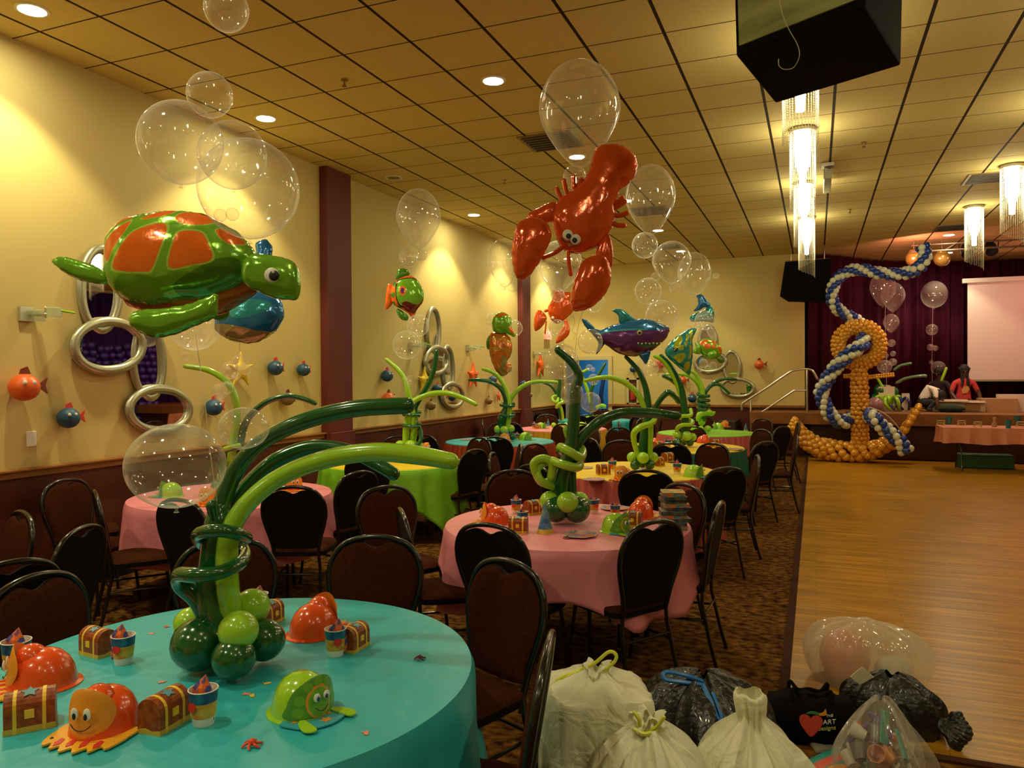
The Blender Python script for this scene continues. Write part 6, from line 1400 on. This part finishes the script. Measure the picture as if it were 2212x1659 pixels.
# near turquoise table
put(OH, 678, 1368, 150, 'orange octopus party hat seen from behind at the far side of the turquoise table')
put(OH, 92, 1480, -70, 'orange octopus party hat with two humps at the left end of the turquoise table', 1.02)
put(OH, 228, 1572, -8, 'orange octopus party hat with its smiling face towards the camera on the turquoise table')
put(TH, 652, 1535, 50, 'lime turtle party hat with a face on the turquoise table nearest the camera', .98)
for x, y, r, s, t in ((212, 1412, -28, 1., 'treasure chest box behind a paper cup on the left of the turquoise table'), (67, 1568, 28, 1.12, 'treasure chest box nearest the left picture edge on the turquoise table'), (355, 1568, 72, 1.05, 'treasure chest box left of the front paper cup on the turquoise table'), (765, 1400, 68, .92, 'treasure chest box right of the rear paper cup on the turquoise table'), (583, 1345, 70, .9, 'treasure chest box half hidden behind the lime base balloons')):
    put(CB, x, y, r, t, s)
cupz = TZ+.09
def cupnap(x, y, s, t, tn, rn=0, dx=0):
    p = put(CU, x, y, random.randint(-30, 30), t, s)
    inst(NP, (p.x+dx, p.y, p.z+.062*s), FACE+math.radians(rn), tn, None, s); bpy.context.view_layer.update()
cupnap(267, 1432, 1.0, 'paper cup beside a treasure box at the left of the turquoise table', 'folded printed napkin in the left paper cup of the turquoise table', 10, -.012)
cupnap(440, 1563, 1.04, 'paper cup in front of the dark green balloons on the turquoise table', 'folded orange napkin in the front paper cup of the turquoise table', -10)
cupnap(725, 1415, .98, 'paper cup with a red print right of the centrepiece on the turquoise table', 'folded napkin sticking out of the cup beside the orange hat', 25, .012)
cupnap(36, 1455, 1.15, 'paper cup at the left picture edge holding a wrapped favour', 'clear wrapped favour in the leftmost cup', 0)
cupnap(560, 1330, .95, 'paper cup hidden behind the lime balloons of the near centrepiece', 'orange napkin tip rising above the lime balloons', 0)
# small toys and confetti shapes
def toy(x, y, m_, lab, kind='octopus_toy', s=1., z=TZ):
    p = onto(x, y, z); e = empty(kind, p, random.uniform(0, 6)); tag(e, lab, 'toy'); e.scale = (s, s, s); m = MB(); m.ball((0, 0, .012), .009, 10); m.build('head', m_, e)
    for k in range(6):
        a = 2*PI*k/6; m = MB(); m.tube(cr([(.006*math.cos(a), .006*math.sin(a), .01), (.016*math.cos(a), .016*math.sin(a), .008), (.026*math.cos(a+.3), .026*math.sin(a+.3), .003)], 3), [.0035]*6+[.0018], 6); m.build('arm', m_, e)
toy(545, 1612, mat('red orange toy', (.75, .07, .03), .4), 'small red octopus toy near the bottom of the turquoise table', s=1.0)
toy(907, 1424, mat('maroon toy', (.14, .03, .03), .4), 'small dark crab toy at the right side of the turquoise table', 'crab_toy', .75)
toy(112, 1602, mat('dark green toy', (.03, .05, .02), .5), 'dark little toy at the tip of the front hat\'s brim', 'crab_toy', .6)
toy(1225, 1164, mat('maroon toy', (.14, .03, .03), .4), 'small dark toy beside the plate on the pink table', 'crab_toy', .9)
def confetti(x, y, m_, lab, s=1.): 
    p = onto(x, y, TZ+.0005); m = MB(); m.slab(cr([(-.012, 0), (-.004, .007), (.005, .006), (.012, .010), (.010, 0), (.013, -.009), (.004, -.006), (-.005, -.006)], 2, True), 0, .0012); o = m.build('table_confetti', m_, smooth=False); o.location = p; o.rotation_euler = (0, 0, random.uniform(0, 6)); o.scale = (s, s, 1); tag(o, lab, 'confetti')
pk = mat('pink card', (.75, .22, .16), .5); yk = mat('yellow card', (.75, .55, .08), .5)
for x, y, m_, t in ((359, 1354, red_p, 'red fish-shaped confetti behind the left cup on the turquoise table'), (326, 1369, pk, 'pale pink fish-shaped confetti right of the left cup'), (351, 1473, pk, 'pink fish-shaped confetti between the chests on the turquoise table'), (578, 1476, yk, 'yellow confetti right of the dark balloons'), (533, 1499, pk, 'pink shell-shaped confetti right of the front cup'), (545, 1503, yk, 'yellow confetti touching the pink shell'), (791, 1584, pk, 'pink ring-shaped confetti near the front edge of the turquoise table'), (1318, 1167, yk, 'yellow confetti on the near side of the pink table')): confetti(x, y, m_, t)
# pink middle table
put(OH, 1070, 1130, -95, 'orange octopus party hat at the left end of the middle pink table')
put(OH, 1384, 1117, 150, 'orange octopus party hat beside the stack of boxes on the middle pink table')
put(TH, 1330, 1148, 40, 'lime turtle party hat with a face on the middle pink table')
for x, y, r, t in ((1120, 1150, -10, 'treasure chest box in front of two cups on the middle pink table'), (1150, 1110, 38, 'treasure chest box left of the base balloons on the middle pink table'), (1368, 1137, -20, 'treasure chest box behind the turtle hat on the middle pink table')): put(CB, x, y, r, t, 1.05)
cupnap(1115, 1108, 1.0, 'paper cup with a tall napkin at the back left of the middle pink table', 'tall folded napkin standing in the back left cup of the pink table')
cupnap(1129, 1135, .95, 'paper cup just behind the front treasure box of the pink table', 'dark folded napkin in the cup behind the pink table\'s front chest', 60)
cupnap(1283, 1108, 1.0, 'paper cup right behind the dark green base balloons of the pink table', 'pale folded napkin in the cup behind the base balloons')
cupnap(1329, 1118, .9, 'paper cup in front of the far plate on the pink table', 'orange folded napkin in the cup before the far plate')
put(CO, 1178, 1151, 0, 'blue cone party hat left of the base balloons on the pink table', 1.22)
put(PL, 1253, 1158, 0, 'scalloped picture plate at the near side of the pink table'); put(PL, 1327, 1100, 30, 'scalloped picture plate at the far side of the pink table')
# stack of flat boxes
rb = random.Random(4); bx = [noisemat('box cover %d' % i, a, b, 26, .45, lo=.42, hi=.56) for i, (a, b) in enumerate((((.10, .30, .06), (.75, .28, .03)), ((.70, .18, .03), (.05, .28, .34)), ((.6, .42, .05), (.05, .12, .25)), ((.04, .06, .10), (.12, .14, .10))))]
p = onto(1456, 1140); zz = TZ
for k in range(10):
    if k in (0, 1, 2, 3, 4, 5, 6, 7, 8, 9):
        h = .0225; w = .15 if k < 7 else .135; off = (.0 if k < 7 else -.012)
        e = empty('party_game_box', (p.x+off+rb.uniform(-.012, .012), p.y+rb.uniform(-.01, .01), zz), FACE+rb.uniform(-.14, .14)); tag(e, '%s flat printed box from the bottom of the pink table stack' % ('first', 'second', 'third', 'fourth', 'fifth', 'sixth', 'seventh', 'eighth', 'ninth', 'tenth and topmost')[k], 'box', 'stack of flat boxes on the pink table')
        m = MB(); m.box((0, 0, h/2), (w, .15, h-.001)); m.build('side_walls', bx[3] if k % 3 else bx[1], e, smooth=False, bevel=.001)
        m = MB(); m.box((0, 0, h-.0005), (w+.002, .152, .0016)); m.build('cover', bx[k % 3], e, smooth=False); zz += h
# yellow table with pink skirt
for x, y, r, t in ((1303, 1026, 10, 'treasure chest box at the left of the yellow table with pink skirt'), (1442, 998, 30, 'treasure chest box behind the turtle hat of the yellow table with pink skirt')): put(CB, x, y, r, t, 1.15)
cupnap(1323, 1018, 1.1, 'paper cup behind the chest on the yellow table with pink skirt', 'folded napkin in the cup on the left of the yellow table')
cupnap(1463, 1024, 1.1, 'paper cup left of the turtle hat on the yellow table with pink skirt', 'orange napkin in the cup left of the turtle hat of the yellow table')
put(OH, 1347, 1036, -30, 'orange octopus party hat on the yellow table with pink skirt')
put(TH, 1498, 1030, 70, 'lime turtle party hat on the yellow table with pink skirt')
put(PL, 1283, 1038, 0, 'scalloped plate at the near left edge of the yellow table with pink skirt'); put(PL, 1262, 1012, 0, 'scalloped plate at the far left edge of the yellow table with pink skirt', .9)
put(CO, 1401, 1016, 0, 'blue cone hat before the base balloons of the yellow table with pink skirt', .9)
put(CB, 1423, 1008, 50, 'treasure chest box right of the base balloons on the yellow table with pink skirt', 1.1)
# yellow table with teal skirt
put(CB, 1423, 972, 20, 'treasure chest box at the left of the yellow table with dark teal skirt', 1.2); put(CB, 1544, 966, 30, 'treasure chest box at the right of the yellow table with dark teal skirt', 1.15)
put(OH, 1413, 969, 160, 'orange octopus party hat at the left of the yellow table with dark teal skirt')
cupnap(1443, 967, 1.1, 'paper cup on the yellow table with dark teal skirt', 'napkin in the cup of the yellow table with dark teal skirt')
put(CO, 1465, 969, 0, 'blue cone hat on the yellow table with dark teal skirt', .95); put(PL, 1587, 972, 0, 'scalloped plate at the right edge of the yellow table with dark teal skirt', 1.1); put(OH, 1518, 957, 100, 'orange octopus party hat at the back of the yellow table with dark teal skirt', .9)
for x, y in ((1440, 975), (1452, 977)): toy(x, y, yk, 'small yellow toy on the yellow table with dark teal skirt, the %s of two' % ('left' if x < 1445 else 'right'), 'toy_figure', 1.6)
# lime table
put(PL, 945, 1004, 0, 'scalloped plate on the near right of the lime skirted table', 1.1); put(PL, 752, 1003, 0, 'scalloped plate at the left edge of the lime skirted table', 1.); put(CB, 902, 998, 30, 'treasure chest box on the lime skirted table', 1.1); put(CO, 928, 986, 0, 'cone hat at the back of the lime skirted table', .8); put(OH, 915, 976, 60, 'orange octopus party hat at the back of the lime skirted table', .9)
p = onto(872, 998); m = MB(); m.ball((0, 0, .03), .05, 14, sc=(1.1, .8, .7)); o = m.build('shell_favour', noisemat('striped shell', (.7, .12, .04), (.8, .7, .5), 20, .4, (6, 1, 1))); o.location = p; tag(o, 'red and white striped shell favour on the lime skirted table', 'favour')
# turquoise table with rust skirt
put(OH, 1090, 957, 0, 'orange octopus party hat facing the camera on the turquoise table with rust skirt', 1.05); put(TH, 1134, 951, 60, 'lime turtle party hat on the turquoise table with rust skirt', 1.05); put(CO, 1096, 946, 0, 'cone hat behind the orange hat of the turquoise table with rust skirt', 1.); cupnap(1117, 951, 1., 'paper cup on the turquoise table with rust skirt', 'napkin in the cup of the turquoise table with rust skirt'); put(PL, 1008, 951, 0, 'scalloped plate on the left of the turquoise table with rust skirt')
# far pink table
cupnap(1154, 927, 1.1, 'paper cup at the left of the far pink-topped table', 'napkin in the cup of the far pink-topped table'); put(TH, 1168, 926, 90, 'lime turtle party hat at the left of the far pink-topped table', 1.0); put(CB, 1161, 927, 0, 'treasure chest box on the far pink-topped table', 1.); put(TH, 1256, 925, 90, 'lime turtle party hat at the right of the far pink-topped table', 1.); put(CO, 1184, 922, 0, 'cone hat on the far pink-topped table', 1.)
# far lime table
put(TH, 1552, 927, -90, 'lime turtle party hat at the right of the far lime table', 1.); put(OH, 1565, 922, 0, 'orange octopus party hat on the far lime table', .9); put(CO, 1611, 931, 0, 'cone hat at the right edge of the far lime table', .9)
# left pink table
put(OH, 456, 1088, -10, 'orange octopus party hat on the left pink table beside the green stalk', 1.0); put(TH, 370, 1072, -90, 'lime turtle party hat seen through the large low clear balloon', 1.); put(OH, 632, 1058, 30, 'orange octopus party hat at the right of the left pink table', 1.); put(CB, 520, 1075, 0, 'treasure chest box on the left pink table', 1.)
string([(474, 1015, 5.5), (478, 1040, 5.5), (472, 1055, 5.5), (480, 1068, 5.5), (474, 1078, 5.5)], 'curled pale ribbon hanging beside the left pink table centrepiece', .003)

# ================================================================== BAGS ON THE FLOOR
def bag(px_, py_, prof, lab, m_, n=96, folds=13, amp=.08, seed=0, sx=1., sy=1., rz=0., name='trash_bag', lean=(0, 0), sq=0.):
    """lathe-like bag, prof [(radius, height, fold strength)]"""
    p = atz(px_, py_, .012) if not isinstance(px_, Vector) else px_; rr = random.Random(seed); e = empty(name, p, rz); tag(e, lab, 'bag'); pc = cr([tuple(q) for q in prof], 5)
    ph = [rr.uniform(0, 6.28) for _ in range(8)]; H = max(q[1] for q in prof); m = MB(); N = len(pc)
    for i, (r, z, f) in enumerate(pc):
        for k in range(n):
            a = 2*PI*k/n; w = math.sin(folds*a+ph[0]+1.5*math.sin(2*a+ph[1]))+.6*math.sin(folds*1.8*a+ph[2]+z*6)+.5*math.sin(3*a+ph[3]+z*5)+.35*math.sin(5*a-z*9+ph[4])
            q = r*(1+amp*f*w)
            if sq: q *= 1+sq*(min(z/.2, 1) if z < H*.9 else 0)*(1/(abs(math.cos(a-.5))**5+abs(math.sin(a-.5))**5)**.2-1)
            m.v.append((q*math.cos(a)*sx+lean[0]*z/H, q*math.sin(a)*sy+lean[1]*z/H, max(z+.012*f*math.sin(4*a+ph[5])*(z > .05), 0)))
    for i in range(N-1):
        for k in range(n): m.f.append((i*n+k, i*n+(k+1) % n, (i+1)*n+(k+1) % n, (i+1)*n+k)); m.m.append(0)
    m.f.append(tuple(range(n))[::-1]); m.m.append(0)
    m.build('plastic_film', m_, e); return e
wb_m = bpy.data.materials.new('white bin liner'); n, l = nodes(wb_m); b = n['Principled BSDF']; b.inputs['Base Color'].default_value = (.88, .88, .66, 1); b.inputs['Roughness'].default_value = .34
out = n['Material Output']; tl = n.new('ShaderNodeBsdfTranslucent'); tl.inputs[0].default_value = (.7, .7, .45, 1); mx = n.new('ShaderNodeMixShader'); mx.inputs[0].default_value = .22; l.new(b.outputs[0], mx.inputs[1]); l.new(tl.outputs[0], mx.inputs[2]); l.new(mx.outputs[0], out.inputs[0])
nz = n.new('ShaderNodeTexNoise'); nz.inputs['Scale'].default_value = 9; nz.inputs['Detail'].default_value = 5; nz.inputs['Distortion'].default_value = 1.5; tc = n.new('ShaderNodeTexCoord'); l.new(tc.outputs['Object'], nz.inputs['Vector']); bp_ = n.new('ShaderNodeBump'); bp_.inputs['Strength'].default_value = .55; bp_.inputs['Distance'].default_value = .03; l.new(nz.outputs['Fac'], bp_.inputs['Height']); l.new(bp_.outputs[0], b.inputs['Normal'])
bb_m = mat('black bin liner', (.008, .008, .006), .36, coat=.15, bump=1.0, bscale=16)
pinkw = mat('pink paper box', (.60, .30, .22), .6)
tie_y = mat('yellow tie', (.65, .70, .05), .4)
BD = 2.95
# floor under the bags at z=0; ties and contents as parts / things
def fl(x, y): return atz(x, y, 0.0)
# square box bag with the yellow loop
def at_f(x, D): return CAM+ray(x, 900)*D
P1 = CAM+ray(1272, 1600)*2.62; P1.z = .0
e = bag(P1, None, [(.165, 0, .2), (.17, .25, .25), (.172, .50, .3), (.170, .60, .3), (.150, .635, .7), (.08, .66, 1.3), (.045, .675, 1.6), (.05, .69, 1.6), (.02, .695, 1.)], 'white bin bag with a long yellow tie loop around a square box', wb_m, folds=17, amp=.05, seed=2, sx=1.06, sy=.95, sq=.8, lean=(.03, 0))
z0 = .685
m = MB(); m.tube(cr([(0, -.02, z0), (-.04, -.04, z0-.01), (-.10, -.05, z0-.05), (-.085, -.05, z0-.03), (-.02, -.03, z0+.0), (.03, -.03, z0+.03), (.08, -.03, z0+.075), (.105, -.03, z0+.07), (.10, -.03, z0+.045), (.06, -.03, z0+.005)], 6), .006, 6); m.build('tie_loop', tie_y, e)
m = MB(); m.box((P1.x+.0, P1.y, .27), (.19, .19, .50), rz=.35); tag(m.build('carton', pinkw, smooth=False, bevel=.01), 'pale square carton inside the bin bag with the yellow loop', 'box')
P2 = CAM+ray(1400, 1600)*2.22; P2.z = .0
e = bag(P2, None, [(.17, 0, .2), (.19, .28, .4), (.178, .50, .7), (.135, .595, 1.0), (.075, .645, 1.4), (.035, .67, 1.8), (.05, .69, 1.8), (.02, .695, 1)], 'white bin bag at the bottom edge with a short yellow-green tie', wb_m, folds=15, amp=.07, seed=5)
m = MB(); m.tube(cr([(-.02, -.03, .67), (-.015, -.045, .70), (-.03, -.045, .72)], 4), .006, 6); m.tube(cr([(.01, -.04, .67), (.035, -.045, .69), (.055, -.045, .72)], 4), .006, 6); m.tube(cr([(-.03, -.04, .67), (0, -.05, .665), (.03, -.04, .675)], 4), .007, 6); m.build('tie', tie_y, e)
P3 = CAM+ray(1642, 1600)*2.35; P3.z = .0
e = bag(P3, None, [(.2, 0, .2), (.235, .2, .4), (.215, .40, .7), (.15, .52, 1.1), (.075, .59, 1.4), (.042, .62, 1.4), (.045, .655, .9), (.05, .695, .5), (.04, .705, .5)], 'white bin bag with a tall loose ear, right of the others', wb_m, folds=13, amp=.08, seed=9, lean=(-.03, 0))
P4 = CAM+ray(1520, 1550)*3.0; P4.z = 0
e = bag(P4, None, [(.27, 0, .3), (.30, .15, .6), (.27, .32, .9), (.17, .45, 1.2), (.06, .50, 1.5), (.02, .51, 1)], 'black bin bag tied with a blue ribbon behind the white bags', bb_m, folds=11, amp=.09, seed=11, sx=1.05)
m = MB(); m.tube(cr([(.0, -.05, .50), (-.06, -.08, .525), (-.13, -.10, .535), (-.13, -.12, .515), (-.07, -.10, .505), (.0, -.06, .49)], 5), .009, 6); m.tube(cr([(.0, -.05, .49), (.04, -.12, .46), (.07, -.17, .42), (.09, -.16, .41), (.05, -.09, .47)], 5), .010, 6); m.build('blue_ribbon', mat('blue ribbon', (.02, .16, .50), .35), e)
# duffel bag
Pd = CAM+ray(1750, 1550)*3.5; Pd.z = 0
e = empty('duffel_bag', (Pd.x, Pd.y, 0), FACE-.22); tag(e, 'black duffel bag with a red heart print and white lettering', 'bag')
cl = mat('black canvas', (.005, .004, .005), .95, spec=.1, bump=.3, bscale=25); m = MB(); W_, Dp, Hh = .40, .19, .22; NN = 40; secs = 17
for i in range(secs):
    t = i/(secs-1); x = -W_/2+W_*t; k = 1-.35*abs(2*t-1)**4; kk = 1 if 0 < i < secs-1 else .75
    for j in range(NN):
        a = 2*PI*j/NN; cc, ss = math.cos(a), math.sin(a); se = lambda v: math.copysign(abs(v)**.65, v)
        m.v.append((x, se(cc)*Dp/2*k*kk, max(.0, Hh/2+se(ss)*Hh/2*k*kk+.008*math.sin(7*x*10+j*.3))))
for i in range(secs-1):
    for j in range(NN): m.f.append((i*NN+j, i*NN+(j+1) % NN, (i+1)*NN+(j+1) % NN, (i+1)*NN+j)); m.m.append(0)
m.f.append(tuple(range(NN))); m.m.append(0); m.f.append(tuple(range((secs-1)*NN, secs*NN))[::-1]); m.m.append(0); m.build('bag_body', cl, e)
for y_ in (-.03, .03):
    m = MB(); m.tube(cr([(-.085, y_*2.2, Hh*.93), (-.082, y_*1.5, Hh+.03), (-.05, y_, Hh+.0), (0, y_, Hh-.0+.005), (.05, y_, Hh+.0), (.082, y_*1.5, Hh+.03), (.085, y_*2.2, Hh*.93)], 5), .0085, 8); m.build('handle', cl, e)
ht = [(0, -.055), (.028, -.026), (.048, .008), (.046, .034), (.026, .044), (.006, .036), (0, .026), (-.006, .036), (-.026, .044), (-.046, .034), (-.048, .008), (-.028, -.026)]
Mx = Matrix.Translation((-.012, -.0985, .115)) @ Matrix.Rotation(PI/2, 4, 'X'); m = MB(); m.slab(cr(ht, 3, True), -.003, .0015, M=Mx); m.build('heart_print', mat('heart red', (.62, .06, .03), .6), e)
m = MB(); m.slab(cr([(-.02, .048), (0, .06), (.035, .056), (.03, .048), (0, .05)], 3, True), -.002, .002, M=Mx); m.build('leaf_print', mat('leaf green', (.05, .22, .04), .6), e)
m = MB(); m.slab(cr([(.028, .052), (.05, .058), (.062, .076), (.066, .058), (.062, .048), (.04, .045)], 3, True), -.002, .002, M=Mx); m.build('flame_print', orangey, e)
for txt, sz, x, z, wt in (('THE', .017, .067, .145, None), ('ART', .030, .066, .113, None), ('designs', .027, .055, .085, None)):
    cu = bpy.data.curves.new('t', 'FONT'); cu.body = txt; cu.size = sz; cu.align_x = 'CENTER'; cu.extrude = .0008; cu.shear = .2
    textobj(cu, 'lettering', eyew if txt != 'designs' else mat('yellow ink', (.6, .6, .1), .5), e, Matrix.Translation((x, -.0985, z+.012)) @ Matrix.Rotation(PI/2, 4, 'X') @ Matrix.Rotation(.17, 4, 'Z'))
# clear large bag with orange balloon inside
Pc = CAM+ray(1868, 1500)*4.1; Pc.z = .008
clr = bubblemat('clear plastic bag', tint=(1, .96, .8), body=.40, rim=.45)
e = bag(Pc, None, [(.19, 0, .3), (.22, .1, .5), (.215, .2, .8), (.17, .29, 1.0), (.08, .34, 1.), (.02, .35, .6)], 'large clear plastic bag with an orange balloon inside on the wooden floor', clr, folds=9, amp=.07, seed=14, sx=1.4, sy=.8, rz=-.15)
m = MB(); m.ball((0, 0, 0), .13, 20, sc=(1, 1, 1.1)); o = m.build('orange_balloon', mat('peach latex', (.70, .22, .10), .3, coat=.4)); o.location = (Pc.x-.10, Pc.y, .155); tag(o, 'deflating peach-orange balloon inside the clear plastic bag', 'balloon')
m = MB(); m.ball((0, 0, 0), .08, 16, sc=(1.2, 1, 1)); o = m.build('white_package', mat('white film', (.55, .55, .42), .4, bump=.8, bscale=20)); o.location = (Pc.x+.14, Pc.y, .10); tag(o, 'pale wrapped package inside the clear plastic bag', 'package')
# black bag 2, lying with knotted end
Pk = CAM+ray(1925, 1560)*3.62; Pk.z = .008
e = bag(Pk, None, [(.17, 0, .3), (.18, .08, .6), (.16, .16, .9), (.10, .22, 1.1), (.03, .25, 1)], 'black bin bag lying on the wooden floor with a gathered end', bb_m, folds=9, amp=.09, seed=21, sx=1.25, sy=.8, rz=-.2)
m = MB()
for k in range(9):
    a = -1.0+2.0*k/8; m.tube(cr([(.16, -.03, .07), (.24, -.05+.02*a, .07+.02*a), (.30+.02*math.cos(3*a), -.06+.05*math.sin(a), .07+.07*a*.8)], 4), [.03, .03, .03, .02, .02, .025, .03, .03, .02], 8)
for v in range(len(m.v)): m.v[v] = (m.v[v][0], m.v[v][1], max(m.v[v][2], .004))
m.build('gathered_end', bb_m, e)
# flat paper card
p = CAM+ray(1862, 1462)*3.62; m = MB(); m.box((0, 0, 0), (.075, .004, .075)); o = m.build('paper_tag', mat('cream paper', (.75, .72, .5), .6), smooth=False); o.location = p; o.rotation_euler = (.3, .7, FACE); tag(o, 'cream paper card stuck between the clear bag and the black bag', 'card')
# small clear bag full of colourful favours
Ps = CAM+ray(1902, 1620)*3.12; Ps.z = .004
e = bag(Ps, None, [(.16, 0, .5), (.18, .05, 1.0), (.165, .14, 1.5), (.11, .25, 1.6), (.05, .33, 1.4), (.015, .35, 1)], 'clear plastic bag full of colourful favours at the lower right', bubblemat('clear favour bag', tint=(1, .97, .88), body=.14, rim=.4), folds=6, amp=.13, seed=31, sx=1.0, sy=.9, rz=.5)
cols = [('teal favour', (.02, .32, .28)), ('coral favour', (.70, .10, .07)), ('white favour', (.75, .72, .58)), ('purple favour', (.10, .05, .22)), ('orange favour', (.75, .25, .03)), ('grey favour', (.16, .15, .12))]
rf = random.Random(8); grp = 'favours inside the small clear bag'
for k in range(30):
    c_ = cols[[2, 1, 0, 2, 5, 3, 2, 4][k % 8]]; a = rf.uniform(0, 6.28); r = rf.uniform(0, .11); m = MB(); z = rf.uniform(.035, .27)*(1-r*4.5)+.03
    if k % 4 == 2: m.box((0, 0, 0), (.13, .035, .01))
    elif k % 4 == 1: m.tube([(-.05, 0, 0), (0, 0, .015), (.05, 0, 0)], .012, 8)
    else: m.lathe([(.001, -.03), (.025, -.03), (.035, .03), (.033, .03), (.023, -.025), (.001, -.025)], 16)
    o = m.build('party_favour', mat(c_[0], c_[1], .4), smooth=(k % 4 != 2)); o.location = (Ps.x+r*math.cos(a)*1.1, Ps.y+r*math.sin(a)*.8, z); o.rotation_euler = (rf.uniform(-1, 1), rf.uniform(-1, 1), rf.uniform(0, 6)); tag(o, 'small colourful favour packed inside the clear bag at the lower right', 'favour', grp)
# flat printed packet and printed cup in front of it
Pq = CAM+ray(1806, 1640)*3.22; Pq.z = .012
e = empty('printed_packet', (Pq.x, Pq.y, .012), .9); tag(e, 'shiny printed packet in teal and coral at the bottom edge', 'packet')
b = puff([(-.12, -.08), (-.12, .08), (.12, .09), (.13, -.07)], .3, 26, [([(-.13, -.01), (.14, -.01), (.14, .03), (-.13, .03)], 1), ([(-.1, -.08), (-.03, -.08), (.0, -.04), (-.06, -.02), (-.11, -.03)], 2)], closedsmooth=False); m = MB(); m.v = [(x, z, -y+.02) for x, y, z in b.v]; m.f = b.f; m.m = b.m; m.build('sleeve', [mat('teal favour', (.02, .32, .28)), mat('coral favour', (.70, .10, .07)), orangey], e)
Pq = CAM+ray(1874, 1645)*2.92; Pq.z = 0
m = MB(); m.lathe([(.001, 0), (.045, 0), (.05, .10), (.047, .10), (.04, .01), (.001, .01)], 22); o = m.build('printed_tub', noisemat('tub print', (.03, .06, .35), (.70, .16, .03), 22, .4, lo=.45, hi=.55)); o.location = (Pq.x, Pq.y, 0); tag(o, 'blue and orange printed tub at the bottom edge beside the packet', 'tub')
m = MB(); P0 = CAM+ray(1785, 1600)*3.42; m.box((0, 0, .012), (.13, .09, .02)); o = m.build('plastic_scrap', clr, smooth=False, bevel=.005); o.location = (P0.x, P0.y, 0); o.rotation_euler = (0, 0, .4); tag(o, 'small clear plastic scrap on the carpet before the duffel bag', 'wrapper')
dup_ = [k for k, v in LABELS.items() if len(v) > 1 and not all(g for _, g in v)]
print('DUPLABELS', dup_)
